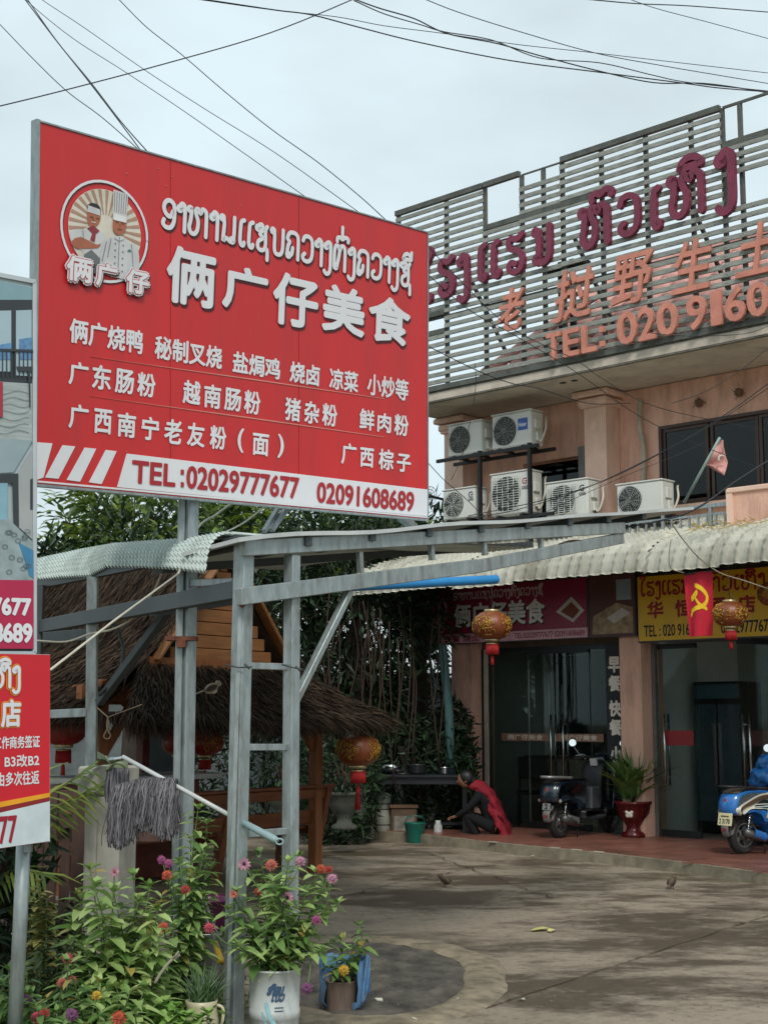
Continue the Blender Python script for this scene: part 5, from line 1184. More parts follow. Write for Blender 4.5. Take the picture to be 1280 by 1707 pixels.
# front & back skirt (trapezoid under the gable)
def skirt(u_, v_, y0=-.05, sgn=-1): # u -1..1 across, v 0 top..1 eave
    xx = mx_ + u_ * (1.02 + .80 * v_); return Vector((xx, y0 + sgn * OV * v_, 2.10 - .52 * v_ - .04 * math.sin(v_ * 3)))
for (y0, sg) in ((-.05, -1), (DEP + .2, 1)):
    vs = [skirt(-1 + 2 * i / 6, j / 3, y0, sg) - Vector((0, 0, .03 + dz)) for dz in (0, .07) for j in range(4) for i in range(7)]
    fs = [(j * 7 + i, j * 7 + i + 1, (j + 1) * 7 + i + 1, (j + 1) * 7 + i) for j in range(3) for i in range(6)]; fs += [tuple(28 + q_ for q_ in f[::-1]) for f in fs]
    base.add(vs, fs)
hp('thatch_base', base, THB)
rr = random.Random(21); V_ = []; F_ = []
def straw(p, d, l, w):
    n = len(V_); sd = d.cross(Vector((rr.uniform(-1, 1), rr.uniform(-1, 1), rr.uniform(-1, 1)))).normalized() * w; e = p + d * l; m_ = p + d * l * .55 + Vector((0, 0, .01))
    V_.extend([tuple(p - sd), tuple(p + sd), tuple(m_ + sd), tuple(m_ - sd), tuple(e + Vector((0, 0, -.03 * rr.random())))]); F_.extend([(n, n + 1, n + 2, n + 3), (n + 3, n + 2, n + 4)])
for k in range(15000):
    side = rr.choice((-1, 1)); a = rr.random() ** .8; y = rr.uniform(-.14, DEP + .3); p = roofpt(side, min(.999, a), y); p2 = roofpt(side, min(1, a + .03), y)
    dr = (p2 - p); dr = (dr if dr.length > 1e-5 else Vector((side * .8, 0, -.5))).normalized() + Vector((rr.gauss(0, .10), rr.gauss(0, .22), rr.gauss(.08, .10)))
    straw(p + Vector((0, 0, .01 + rr.random() * .05)), dr.normalized(), rr.uniform(.18, .42), rr.uniform(.003, .007))
for k in range(11000):
    u_ = rr.uniform(-1.02, 1.02); v_ = rr.random() ** .7; p = skirt(u_, v_); dr = (skirt(u_, min(1.2, v_ + .1)) - p).normalized() + Vector((rr.gauss(0, .25), rr.gauss(0, .12), rr.gauss(.0, .12)))
    straw(p + Vector((0, 0, rr.random() * .05 - .02)), dr.normalized(), rr.uniform(.15, .36), rr.uniform(.003, .007))
for k in range(5000):     # ragged fringe hanging from the eaves
    if rr.random() < .55: p = skirt(rr.uniform(-1.02, 1.02), 1.0)
    else: p = roofpt(rr.choice((-1, 1)), 1, rr.uniform(-.6, DEP + .3))
    straw(p, Vector((rr.gauss(0, .3), rr.gauss(-.1, .3), -1)).normalized(), rr.uniform(.08, .24), .004)
me = bpy.data.meshes.new('thatch'); me.from_pydata(V_, [], F_); me.materials.append(THM); link('thatch', me, ht, kind='stuff')

# ---- benches and table under the hut
BEN = mat('bench_timber', '#703e22', .45, var=.35, vscale=4, dirt=.5, dirtcol='#3c1e12', dscale=3, stretch=(1, 6, 6), bump=.25)
def bench(label, p, rz, Ln):
    b_ = thing('bench', label, 'bench', p, rz, 'long timber benches under the hut')
    n_ = 3 if Ln > 2 else 2
    for k in range(n_):
        x_ = .06 + (Ln - .12) * k / (n_ - 1)
        q = MB(); q.prism([(-.02, 0), (.07, 0), (-.10, .86), (-.20, .86)], -.035, .035, Matrix.Translation((x_, 0, 0)) @ Matrix.Rotation(R(90), 4, 'Z')); q.build('back_leg', BEN, b_)
        q = MB(); q.bar((x_, .48, 0), (x_, .44, .44), .07, .06); q.build('leg', BEN, b_)
        q = MB(); q.bar((x_, -.04, .40), (x_, .5, .40), .05, .07); q.build('bearer', BEN, b_)
    for z, y, h_ in ((.80, -.155, .10), (.56, -.10, .14)):
        q = MB(); q.box((Ln / 2, y, z), (Ln + .04, .03, h_), Matrix.Rotation(R(-11), 3, 'X').inverted(), bev=.005); q.build('back_rail', BEN, b_)
    q = MB(); q.box((Ln / 2, -.165, .87), (Ln + .1, .09, .03), bev=.006); q.build('top_rail', BEN, b_)
    for k in range(4):
        q = MB(); q.box((Ln / 2, .03 + k * .125, .455), (Ln, .115, .032), bev=.005); q.build('seat_board', BEN, b_)
    return b_
hz = math.atan2(d1.y, d1.x)
bench('long timber bench with its back to the yard along the open front of the hut', FL_ + d1 * .1 + e1_ * .12 + Vector((0, 0, 0)), hz, LEN + .1)
bench('timber bench across the near left end of the hut behind the hanging mop', FL_ + d1 * .7 + e1_ * 1.2, hz + R(78), 1.5)
bench('timber bench on the far side of the white table', FL_ + d1 * (LEN - .3) + e1_ * 2.05, hz + R(180), 1.9)
tb = thing('dining_table', 'white topped table under the thatched hut', 'table', FL_ + d1 * 1.55 + e1_ * 1.15, hz)
q = MB(); q.box((.0, 0, .98), (1.9, .75, .055), bev=.008); q.build('tabletop', mat('white_stone_top', '#c9cac4', .3, var=.08), tb)
q = MB(); q.box((0, 0, .48), (1.5, .45, .94)); q.build('base', WOODR, tb)

# ---- pale house wall behind the hut and far background
hs = thing('pale_house', 'low pale grey house wall seen through the thatched hut', 'house', (-6.2, 21.5, 0), R(8))
q = MB(); q.box((1.6, 0, 1.35), (6.6, .2, 2.7)); q.build('wall', mat('pale_render', '#9aa3a4', .8, var=.1, dirt=.4), hs)
for x_ in (.6, 2.9):
    q = MB(); q.box((x_, -.12, 1.3), (.9, .05, 1.2)); w_ = q.build('window_frame', mat('frame_white', '#a9aeae', .5), hs)
    q = MB(); q.box((x_, -.15, 1.3), (.78, .02, 1.08)); q.build('pane', mat('dark_pane', '#2c3336', .15), w_)
q = MB(); q.box((1.6, -.4, 2.78), (7.0, 1.2, .08)); q.build('roof', DKS, hs)
gw = thing('garden_wall', 'grey block wall closing the garden below the far striped metal roof', 'wall', (1.0, 24.5, 0), R(-4))
q = MB(); q.box((-1, 0, 1.02), (12, .2, 2.04)); q.build('wall_body', mat('grey_block', '#55585a', .9, var=.2, dirt=.6), gw)
q = MB(); q.box((-1, 0, 2.06), (12, .26, .05)); q.build('coping', mat('grey_coping', '#77797a', .9), gw)
mr = thing('metal_roof_shed', 'far shed with a white and faded red striped metal roof behind the garden wall', 'shed', (1.2, 28.5, 0), R(12))
q = MB(); q.box((.5, 1.6, 1.3), (6, 3, 2.6)); q.build('wall', mat('pale_render', '#9aa3a4'), mr)
for k in range(16):
    q = MB(); q.box((-2.6 + k * .42, .9, 3.2), (.40, 4.2, .03), Matrix.Rotation(R(24), 3, 'X')); q.box((-2.6 + k * .42 - .19, .9, 3.225), (.03, 4.2, .04), Matrix.Rotation(R(24), 3, 'X'))
    q.build('roof_sheet', mat('roof_white', '#c3c9ca', .5) if k not in (8, 11) else mat('roof_faded_red', '#8c5f66', .6), mr)

# ================================================================== LANTERNS
LRED = mat('lantern_red', '#8c1f1c', .42, var=.12, vscale=9, spec=.6); LGLD = mat('lantern_gold', '#b58a3a', .35, metal=.6, var=.2); CAPM = mat('lantern_cap', '#bfae86', .3, metal=.7); TAS = mat('tassel_red', '#a81c1e', .7, var=.2, vscale=40)
LBRN = mat('lantern_amber', '#7c3f1e', .42, var=.25, vscale=9)
def lantern(label, p, dia, hang, gold=True, small=False, amber=False, simple=False):
    """p = centre of the lantern body, hang = z of the hook above"""
    rz_ = random.Random(int(p.x * 991)).uniform(0, 6); l_ = thing('lantern', label, 'lantern', p, rz_, 'round red lanterns')
    r_ = dia / 2; hh = r_ * .72; body = LBRN if amber else LRED
    prof = [(r_ * .36, -hh * 1.0)] + [(r_ * math.cos(a) ** .72 if math.cos(a) > .05 else r_ * .3, hh * math.sin(a)) for a in [R(x_) for x_ in (-72, -58, -42, -25, -8, 8, 25, 42, 58, 72)]] + [(r_ * .36, hh * 1.0)]
    q = MB(); q.lathe(prof, 48, lobes=16, lob=.05); q.build('body', body, l_)
    q = MB(); q.lathe([(r_ * .38, hh * .93), (r_ * .40, hh * .95), (r_ * .40, hh * 1.12), (r_ * .36, hh * 1.13), (r_ * .3, hh * 1.0)], 24); q.build('top_cap', CAPM, l_)
    q = MB(); q.lathe([(r_ * .3, -hh * 1.0), (r_ * .36, -hh * 1.14), (r_ * .40, -hh * 1.12), (r_ * .40, -hh * .95), (r_ * .38, -hh * .93)], 24); q.build('bottom_cap', CAPM, l_)
    if not simple:
        # thin gold seams and gilded flower work standing just off the cloth
        q = MB()
        for k in range(16):
            an = 2 * math.pi * (k + .5) / 16
            q.tube([(math.cos(an) * a * .955, math.sin(an) * a * .955, z) for a, z in prof[1:-1]], .0022, 4)
        q.build('seam', LGLD, l_)
        if gold:
            rr = random.Random(int(p.y * 77)); q = MB()
            for an0 in [k * math.pi / 2 for k in range(4)]:
                for k in range(80):
                    an = an0 + rr.gauss(0, .33); e_ = rr.gauss(.05, .34)
                    if abs(e_) > .85: continue
                    rad = r_ * math.cos(e_) ** .72 * 1.0 + .002; c_ = Vector((rad * math.cos(an), rad * math.sin(an), hh * math.sin(e_)))
                    nrm = Vector((math.cos(an), math.sin(an), math.sin(e_))).normalized(); t1 = nrm.cross(Vector((0, 0, 1))).normalized(); t2 = nrm.cross(t1)
                    a0 = rr.uniform(0, 6); cv = rr.uniform(-2.4, 2.4); ln = rr.uniform(.03, .075) * dia * 1.6; pts = []
                    x_ = y_ = 0
                    for s_ in range(5): pts.append(c_ + (t1 * x_ + t2 * y_)); x_ += math.cos(a0) * ln / 4; y_ += math.sin(a0) * ln / 4; a0 += cv / 4
                    pts = [Vector((w_.x, w_.y, 0)).normalized() * (r_ * max(.2, math.cos(math.asin(max(-.98, min(.98, w_.z / hh))))) ** .72 + .001) + Vector((0, 0, w_.z)) for w_ in pts]
                    q.tube(pts, [.0035, .006, .0065, .005, .002], 4, flat=.8)
            q.build('gilding', LGLD, l_, kind='stuff')
    # tassel: collar, skirt of strands, lower tuft
    q = MB(); q.tube([(0, 0, -hh * 1.1), (0, 0, -hh * 1.22)], .006, 5); q.lathe([(r_ * .05, -hh * 1.2), (r_ * .30, -hh * 1.22), (r_ * .32, -hh * 1.35)], 20); q.build('collar', CAPM if not simple else TAS, l_)
    q = MB(); rr = random.Random(3)
    for k in range(30):
        an = 2 * math.pi * k / 30; a_ = r_ * .30; q.tube([(a_ * math.cos(an), a_ * math.sin(an), -hh * 1.3), (a_ * 1.04 * math.cos(an), a_ * 1.04 * math.sin(an), -hh * 2.0 - rr.random() * .008)], .0075 * dia / .45 * 1.1, 4)
    q.build('tassel_skirt', TAS, l_)
    q = MB(); q.tube([(0, 0, -hh * 1.3), (0, 0, -hh * 2.12)], .004, 4); q.tube([(0, 0, -hh * 2.1), (0, 0, -hh * 2.2), (0, 0, -hh * 2.75)], [.008, .018, .022], 8); q.build('tassel', TAS, l_)
    q = MB(); q.tube([(0, 0, hh * 1.1), (0, 0, hang - p.z)], .0035, 5)
    if not simple: q.tube([(-r_ * .36, 0, hh * 1.1), (0, 0, hh * 1.1 + r_ * .5), (r_ * .36, 0, hh * 1.1)], .002, 4)
    q.build('hanging_wire', DKS, l_); return l_
pA = at(820, 1043, 16.4); lantern('gold patterned lantern hanging in front of the purple-red shop sign', pA, .45, 3.35, amber=True)
pB = at(1217, 1024, 15.2); lantern('gold patterned lantern hanging just right of the red flag', pB, .37, 3.3, amber=True)
pC = at(1292, 990, 15.6); lantern('gold patterned lantern cut off by the right picture edge', pC, .38, 3.25, amber=True)
pD = at(597, 1250, 14.9); ld = lantern('large lantern under the right corner of the thatched roof', pD, .46, 1.72, amber=True)
pE = at(342, 1238, 16.0); lantern('red lantern inside the hut just right of the billboard post', pE, .40, 1.80)
pF = at(299, 1238, 16.6); lantern('red lantern inside the hut half hidden behind the billboard post', pF, .40, 1.80, gold=False)
pG = at(107, 1214, 13.6); lantern('dim red lantern under the thatch beside the red visa sign', pG, .44, 1.75, gold=False)
# extra tassel ornaments below the corner lantern
def ornament(px, py, Y, label, top):
    p = at(px, py, Y); o_ = thing('tassel_ornament', label, 'tassel', p, 0, 'loose red tassels')
    q = MB(); q.ball((0, 0, .02), .018, 10, 8); q.tube([(0, 0, .02), (0, 0, top - p.z)], .002, 4); q.build('bead', CAPM, o_)
    q = MB()
    for k in range(14):
        a = k * 2 * math.pi / 14; q.tube([(.012 * math.cos(a), .012 * math.sin(a), 0), (.026 * math.cos(a), .026 * math.sin(a), -.17)], .006, 4)
    q.build('strands', TAS, o_)
ornament(596, 1322, 15.3, 'small red tassel with a gold bead right of the big lantern tassel', 1.7)

# ================================================================== CONCRETE GATE POST, MOP, FENCE BOARDS
CONC = mat('limewashed_concrete', '#b7b2a6', .9, var=.15, vscale=4, dirt=.6, dirtcol='#6f6d62', dscale=3, bump=.5, bscale=40, stretch=(1, 1, .5))
def xy(px, Y): return (px - CX) / F * (Y * math.cos(PITCH))     # rough x for a point near eye level
YP = 8.3; pz = lambda py, Y=YP: at(640, py, Y).z; pxx = lambda px, py, Y=YP: at(px, py, Y).x
gp = thing('concrete_post', 'white limewashed concrete gate post with a square cap', 'post', (pxx(184, 1400), YP, 0), R(-16))
wd = .215
q = MB(); q.box((0, 0, pz(1325) / 2), (wd, .24, pz(1325)), bev=.015); q.box((-.03, -.122, .5), (.02, .02, 1.0)); q.build('shaft', CONC, gp)
q = MB(); q.box((-.02, 0, (pz(1277) + pz(1325)) / 2), (.26, .26, pz(1277) - pz(1325)), bev=.012); q.build('cap', CONC, gp)
# mops
MOPM = leafmat('mop_yarn', '#3f3d41', '#98949a', .95, .05); MOPD = mat('mop_core', '#3b393c', .95)
def yarn(name, parent, strands, m, wdt):
    V2 = []; F2 = []
    for pts in strands:
        n = len(V2)
        for i, p in enumerate(pts):
            t = (pts[min(i + 1, len(pts) - 1)] - pts[max(0, i - 1)]).normalized(); sd = t.cross(Vector((.2, -1, .1))).normalized() * wdt; up_ = t.cross(sd).normalized() * wdt
            V2 += [tuple(p + sd), tuple(p - up_), tuple(p - sd)]
        for i in range(len(pts) - 1):
            a = n + 3 * i; F2 += [(a, a + 1, a + 4, a + 3), (a + 1, a + 2, a + 5, a + 4), (a + 2, a, a + 3, a + 5)]
    me = bpy.data.meshes.new(name); me.from_pydata(V2, [], F2); me.materials.append(m); return link(name, me, parent, kind='stuff')
mo = thing('mop', 'long handled grey string mop hanging from the white pole beside the concrete post', 'mop', (0, 0, 0))
ha, hb_ = at(205, 1262, 7.75), at(462, 1402, 7.15)
hp1 = at(398, 1368, 7.3)
q = MB(); q.tube([ha, hp1], .0115, 10); q.build('handle', mat('white_handle', '#c5c8c6', .35, var=.06), mo, world=True)
q = MB(); q.tube([hp1, hp1.lerp(hb_, .92), hb_], [.017, .019, .014], 12); q.build('grip', mat('teal_grip', '#8fa5a8', .45, var=.15), mo, world=True)
q = MB(); q.tube([hb_ + Vector((.012, -.006, -.004)) + Vector((.018 * math.cos(a), 0, .014 * math.sin(a))) for a in [k * math.pi / 5 for k in range(10)]], .005, 6, closed=True); q.build('hang_loop', mat('teal_grip', '#8fa5a8'), mo, world=True)
rr = random.Random(8); st = []
a0, a1 = at(190, 1314, 7.62), at(294, 1302, 7.55)
for k in range(1500):
    u_ = rr.random(); tp = a0.lerp(a1, u_) + Vector((0, rr.uniform(-.05, .06), .02 * math.sin(u_ * 3.1) + rr.uniform(-.01, .012))); side = rr.choice((-1, -1, -1, 1)); out = rr.uniform(.02, .085) * side
    ln = .27 + .03 * math.sin(u_ * 9) + rr.uniform(-.05, .03) - .03 * (u_); x_ = rr.gauss(0, .008); wv = rr.uniform(0, 6); pts = [tp]
    for j in range(1, 8):
        f_ = j / 7; pts.append(tp + Vector((x_ * f_ * 2 + .006 * math.sin(wv + f_ * 9), out * min(1, f_ * 2.5) + .004 * math.cos(wv + f_ * 8), -ln * f_ ** 1.25)))
    st.append(pts)
yarn('mop_strings', mo, st, MOPM, .0024)
q = MB(); q.tube([a0 + Vector((0, .01, -.02)), a0.lerp(a1, .5) + Vector((0, .01, 0)), a1 + Vector((0, .01, -.02))], [.03, .04, .03], 8); q.tube([a0.lerp(a1, .5) + Vector((0, .01, -.02)), a0.lerp(a1, .5) + Vector((0, .01, -.17))], [.075, .05], 8); q.build('mop_head', MOPD, mo, world=True)
m2 = thing('rag_mop', 'green mop clamp with a grey rag lying over the concrete post cap', 'mop', (0, 0, 0))
GRC = mat('green_cloth', '#6f7a5e', .8, var=.4, vscale=20, dirt=.6, dirtcol='#2d3328')
ca, cb_, cc_ = at(163, 1268, 8.15), at(185, 1262, 8.0), at(212, 1275, 8.0)
q = MB(); vs = []; nx, ny = 12, 8
for i in range(nx + 1):
    for j in range(ny + 1):
        u_, v_ = i / nx, j / ny; p = at(162 + 52 * u_, 1258 + 8 * math.sin(u_ * 3) + 8 * u_, 8.22 - .22 * v_); p.z += .02 * math.sin(u_ * 9 + v_ * 5) - (.05 * max(0, v_ - .6) * 4 * u_); vs.append(p)
fs = [(i * (ny + 1) + j, i * (ny + 1) + j + 1, (i + 1) * (ny + 1) + j + 1, (i + 1) * (ny + 1) + j) for i in range(nx) for j in range(ny)]
q.add(vs, fs, None, True); q.build('clamp_cloth', GRC, m2, world=True)
q = MB(); q.tube(catmull([at(178, 1285, 7.98), at(190, 1273, 7.95), at(203, 1274, 7.95), at(213, 1284, 7.98)], 4), .010, 6); q.tube([at(176, 1262, 8.1), at(186, 1272, 8.0), at(196, 1268, 7.98)], .008, 6); q.build('clamp', mat('green_clamp', '#7b8765', .6, var=.3), m2, world=True)
st = []
b0, b1 = at(180, 1280, 8.02), at(215, 1282, 7.98)
for k in range(260):
    u_ = rr.random(); tp = b0.lerp(b1, u_) + Vector((0, rr.uniform(-.04, .03), 0)); ln = rr.uniform(.13, .19); wv = rr.uniform(0, 6)
    st.append([tp + Vector((.004 * math.sin(wv + j), -.015 * min(1, j / 2), -ln * j / 6)) for j in range(7)])
yarn('rag_strings', m2, st, MOPM, .0034)
q = MB(); q.tube([at(186, 1268, 7.9), at(197, 1266, 7.86), at(206, 1264, 7.8)], [.02, .013, .012], 8); q.build('socket', CHR, m2, world=True)
# weathered brown fence boards left of the post
FBM = mat('brown_fence_board', '#5d463d', .8, var=.25, vscale=4, dirt=.6, dirtcol='#2f221d', stretch=(4, 4, .7), bump=.4)
fb = thing('board_fence', 'fence of weathered brown upright boards between the red sign and the concrete post', 'fence', (0, 0, 0))
for (x0p, x1p, top, Y) in ((60, 76, 1330, 8.9), (78, 98, 1310, 8.85), (103, 119, 1345, 8.9), (123, 146, 1318, 8.7), (30, 54, 1330, 9.0), (0, 26, 1325, 9.05), (-30, -4, 1320, 9.1)):
    a, b = at(x0p, top, Y), at(x1p, top, Y); q = MB(); q.box(((a.x + b.x) / 2, Y, a.z / 2), (b.x - a.x, .03, a.z), bev=.004); q.build('board', FBM, fb)
q = MB(); q.box((-2.35, 9.13, .85), (1.9, .04, .09)); q.box((-2.35, 9.13, .3), (1.9, .04, .09)); q.build('fence_rail', FBM, fb)
bk = thing('wooden_box', 'small framed brown box fixed between the fence boards', 'box', (at(113, 1350, 8.8).x, 8.8, at(113, 1350, 8.8).z))
q = MB(); q.box((0, .05, 0), (.11, .06, .22)); q.build('box_body', FBM, bk); q = MB(); q.box((0, .01, .02), (.06, .02, .09)); q.build('box_face', mat('rust', '#6d4030'), bk)
# cord hanging from the left post with a loop
q = MB(); c0 = at(162, 1180, 9.2); c1 = at(180, 1196, 9.1); c2 = at(236, 1175, 8.7)
q.tube(catmull([c0, c1, at(179, 1196, 9.1)], 4), .004, 5); q.tube([c1, c2], .003, 5); q.tube(catmull([c1, at(178, 1212, 9.1), at(184, 1226, 9.1), at(180, 1232, 9.1), at(173, 1228, 9.1), at(180, 1212, 9.1), c1], 4), .0045, 5)
tag(q.build('tied_cord', mat('old_cord', '#9a8468', .9)), 'frayed tan cord tied to the grey carport post with a loop end', 'cord')
q = MB(); q.tube(catmull([at(274, 940, 8.4), at(262, 975, 8.6), at(240, 1010, 8.7), at(215, 1035, 8.8), at(185, 1050, 8.8), at(150, 1057, 8.8), at(110, 1070, 8.6), at(58, 1068, 8.4)], 8), .0062, 6)
CBW = mat('white_cable', '#c8c2b0', .5); tag(q.build('cable', CBW), 'white cable swooping from the carport roof edge to the left sign, curving', 'cable', 'cables')
q = MB(); q.tube([at(84, 1117, 6.3), at(190, 1035, 7.1), at(297, 957, 7.75)], .0058, 6); tag(q.build('cable', CBW), 'white cable pulled straight from the billboard post down to the red visa sign', 'cable', 'cables')
q = MB(); q.tube(catmull([at(297, 957, 7.75), at(330, 880, 8.2), at(360, 858, 8.6), at(384, 840, 8.8)], 6), .006, 6); tag(q.build('cable', CBW), 'white cable rising behind the billboard post to the panel underside', 'cable', 'cables')
q = MB(); q.tube(catmull([at(345, 900, 8.2), at(400, 875, 8.4), at(440, 846, 8.6)], 6), .005, 6); tag(q.build('cable', CBW), 'white cable over the carport roof rising to the right part of the billboard', 'cable', 'cables')
sparrow(Vector((at(352, 1160, 12.0).x, 12.0, at(352, 1163, 12.0).z)), R(35), 'pale sparrow clinging to the thatch between the two grey posts', 1.15, True)
# ================================================================== VEGETATION
def leafmesh(leaves, shape='oval'):
    """leaves: (base, dir, normal, length, width) -> folded blades"""
    V2 = []; F2 = []
    for p, d, nrm, l, w_ in leaves:
        s_ = d.cross(nrm)
        if s_.length < 1e-4: s_ = d.cross(Vector((1, .3, .2)))
        s_.normalize(); up_ = s_.cross(d); n = len(V2); dr = -up_ * l * .10
        if shape == 'oval':
            V2 += [tuple(p), tuple(p + d * l * .32 + s_ * w_ * .5 + up_ * w_ * .18), tuple(p + d * l * .36), tuple(p + d * l * .32 - s_ * w_ * .5 + up_ * w_ * .18),
                   tuple(p + d * l * .7 + s_ * w_ * .36 + up_ * w_ * .08 + dr), tuple(p + d * l * .7 + dr), tuple(p + d * l * .7 - s_ * w_ * .36 + up_ * w_ * .08 + dr), tuple(p + d * l + dr * 2.6)]
            F2 += [(n, n + 2, n + 1), (n, n + 3, n + 2), (n + 1, n + 2, n + 5, n + 4), (n + 2, n + 3, n + 6, n + 5), (n + 4, n + 5, n + 7), (n + 5, n + 6, n + 7)]
        elif shape == 'blade':
            V2 += [tuple(p + s_ * w_ * .4), tuple(p - s_ * w_ * .4), tuple(p + d * l * .5 - s_ * w_ * .5 + dr), tuple(p + d * l * .5 + s_ * w_ * .5 + dr), tuple(p + d * l * .97 + dr * 4)]
            F2 += [(n, n + 1, n + 2, n + 3), (n + 3, n + 2, n + 4)]
        else:
            V2 += [tuple(p), tuple(p + d * l * .45 + s_ * w_ * .5), tuple(p + d * l + dr), tuple(p + d * l * .45 - s_ * w_ * .5)]
            F2 += [(n, n + 1, n + 2, n + 3)]
    return V2, F2
def leafobj(name, leaves, m, parent, shape='oval', kind=None):
    V2, F2 = leafmesh(leaves, shape); me = bpy.data.meshes.new(name); me.from_pydata(V2, [], F2); me.materials.append(m)
    if kind is None and len(leaves) > 12: kind = 'stuff'
    return link(name, me, parent, kind=kind)
def rv(rr): return Vector((rr.gauss(0, 1), rr.gauss(0, 1), rr.gauss(0, 1))).normalized()
BARK = mat('dark_bark', '#3a322b', .95, var=.4, vscale=9, bump=.9, bscale=12, stretch=(2, 2, .5))
def tree(label, base, H_, crown, nclump, per, lm, L_, W_, sd, shape='diamond', trunk=.16, droop=.2, name='tree', group=None):
    """crown = (cx,cy,cz,rx,ry,rz) list of lobes relative to base"""
    rr = random.Random(sd); t = thing(name, label, 'tree', base, 0, group)
    cz0 = min(c[2] for c in crown); q = MB(); top = Vector((crown[0][0], crown[0][1], crown[0][2]))
    q.tube(catmull([(0, 0, 0), (top.x * .2 + .05, top.y * .2, cz0 * .5), (top.x * .6, top.y * .6, cz0), tuple(top)], 4), [trunk * (1 - .055 * k) for k in range(13)], 10)
    q.build('trunk', BARK, t); q = MB(); lv = []
    for c in crown:
        C_ = Vector(c[:3]); Rr = Vector(c[3:])
        st_ = Vector((top.x * .6, top.y * .6, cz0 * .9))
        q.tube(catmull([tuple(st_), tuple(st_.lerp(C_, .5) + rv(rr) * .15), tuple(C_)], 4), [trunk * .45 * (1 - .08 * k) for k in range(9)], 6)
        for k in range(nclump):
            dv = rv(rr); r_ = rr.random() ** .4; cc = C_ + Vector((dv.x * Rr.x, dv.y * Rr.y, dv.z * Rr.z)) * r_
            if k % 3 == 0: q.bar(tuple(C_.lerp(cc, .3)), tuple(cc), .02)
            out = (cc - C_).normalized() if (cc - C_).length > .01 else dv; rad = rr.uniform(.18, .42)
            for j in range(per):
                a = rv(rr); p = cc + a * rad * rr.random() ** .5; d = (a * .8 + out * .7 + Vector((0, 0, -droop)) + rv(rr) * .4).normalized()
                lv.append((p, d, (Vector((0, 0, 1)) + rv(rr) * .6).normalized(), L_ * rr.uniform(.6, 1.2), W_ * rr.uniform(.7, 1.2)))
    q.build('limb', BARK, t); leafobj('foliage', lv, lm, t, shape, 'stuff'); return t
G1 = leafmat('mango_leaf', '#34502a', '#82994a', .45, .3); G1y = leafmat('mango_young_leaf', '#6f8b36', '#b4bf55', .45, .35)
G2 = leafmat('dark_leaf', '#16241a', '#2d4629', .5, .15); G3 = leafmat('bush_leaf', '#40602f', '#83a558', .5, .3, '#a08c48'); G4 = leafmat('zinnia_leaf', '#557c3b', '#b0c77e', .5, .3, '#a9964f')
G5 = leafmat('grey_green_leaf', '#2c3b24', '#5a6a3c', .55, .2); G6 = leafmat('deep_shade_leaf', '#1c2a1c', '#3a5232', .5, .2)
# mango tree behind the carport
mg = tree('large mango tree with long drooping leaves rising behind the carport roof', (-3.2, 24, 0), 5.4,
     [(-1.0, 0, 4.55, 1.6, 1.3, 1.15), (.7, 0, 4.5, 1.7, 1.3, 1.2), (-1.7, .2, 3.6, 1.1, 1.0, 1.0), (2.2, 0, 4.5, 1.5, 1.2, 1.05), (.3, -.4, 3.6, 2.2, 1.2, 1.0), (3.4, .2, 4.2, 1.0, 1.0, .9)], 110, 26, G1, .26, .085, 31, 'diamond', .22, .45, 'mango_tree')
rr = random.Random(77); lv = []
for k in range(46):      # pale young flushes
    c_ = Vector((rr.uniform(-2.6, 3.6), -1.1 + rr.uniform(-.2, .3), rr.uniform(3.4, 5.5)))
    for j in range(14):
        a = 2 * math.pi * rr.random(); d = Vector((math.cos(a), math.sin(a) * .8, rr.uniform(-.5, .35))).normalized(); lv.append((c_, d, Vector((0, 0, 1)), rr.uniform(.2, .34), .06))
leafobj('young_foliage', lv, G1y, mg, 'diamond', 'stuff')
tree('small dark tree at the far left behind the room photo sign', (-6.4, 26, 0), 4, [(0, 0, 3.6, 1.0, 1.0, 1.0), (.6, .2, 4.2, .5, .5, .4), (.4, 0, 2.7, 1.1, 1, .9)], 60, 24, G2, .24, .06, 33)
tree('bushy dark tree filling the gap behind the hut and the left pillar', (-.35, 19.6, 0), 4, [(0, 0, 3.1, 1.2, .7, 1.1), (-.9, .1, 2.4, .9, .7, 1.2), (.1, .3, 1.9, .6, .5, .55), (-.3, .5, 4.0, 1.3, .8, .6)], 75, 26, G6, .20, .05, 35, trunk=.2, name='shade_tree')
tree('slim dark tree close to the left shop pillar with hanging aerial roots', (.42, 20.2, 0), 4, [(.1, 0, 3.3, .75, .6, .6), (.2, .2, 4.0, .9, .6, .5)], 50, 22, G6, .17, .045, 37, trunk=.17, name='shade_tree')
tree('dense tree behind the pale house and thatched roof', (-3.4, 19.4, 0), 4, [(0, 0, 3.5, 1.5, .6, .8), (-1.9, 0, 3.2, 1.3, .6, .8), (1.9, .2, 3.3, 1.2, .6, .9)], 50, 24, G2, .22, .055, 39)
tree('tall dark tree behind the pale house roof on the left', (-7.0, 22.5, 0), 4, [(0, 0, 3.0, 1.5, .8, 1.2), (1.2, 0, 2.6, 1.0, .8, 1.0)], 60, 24, G2, .22, .06, 41)
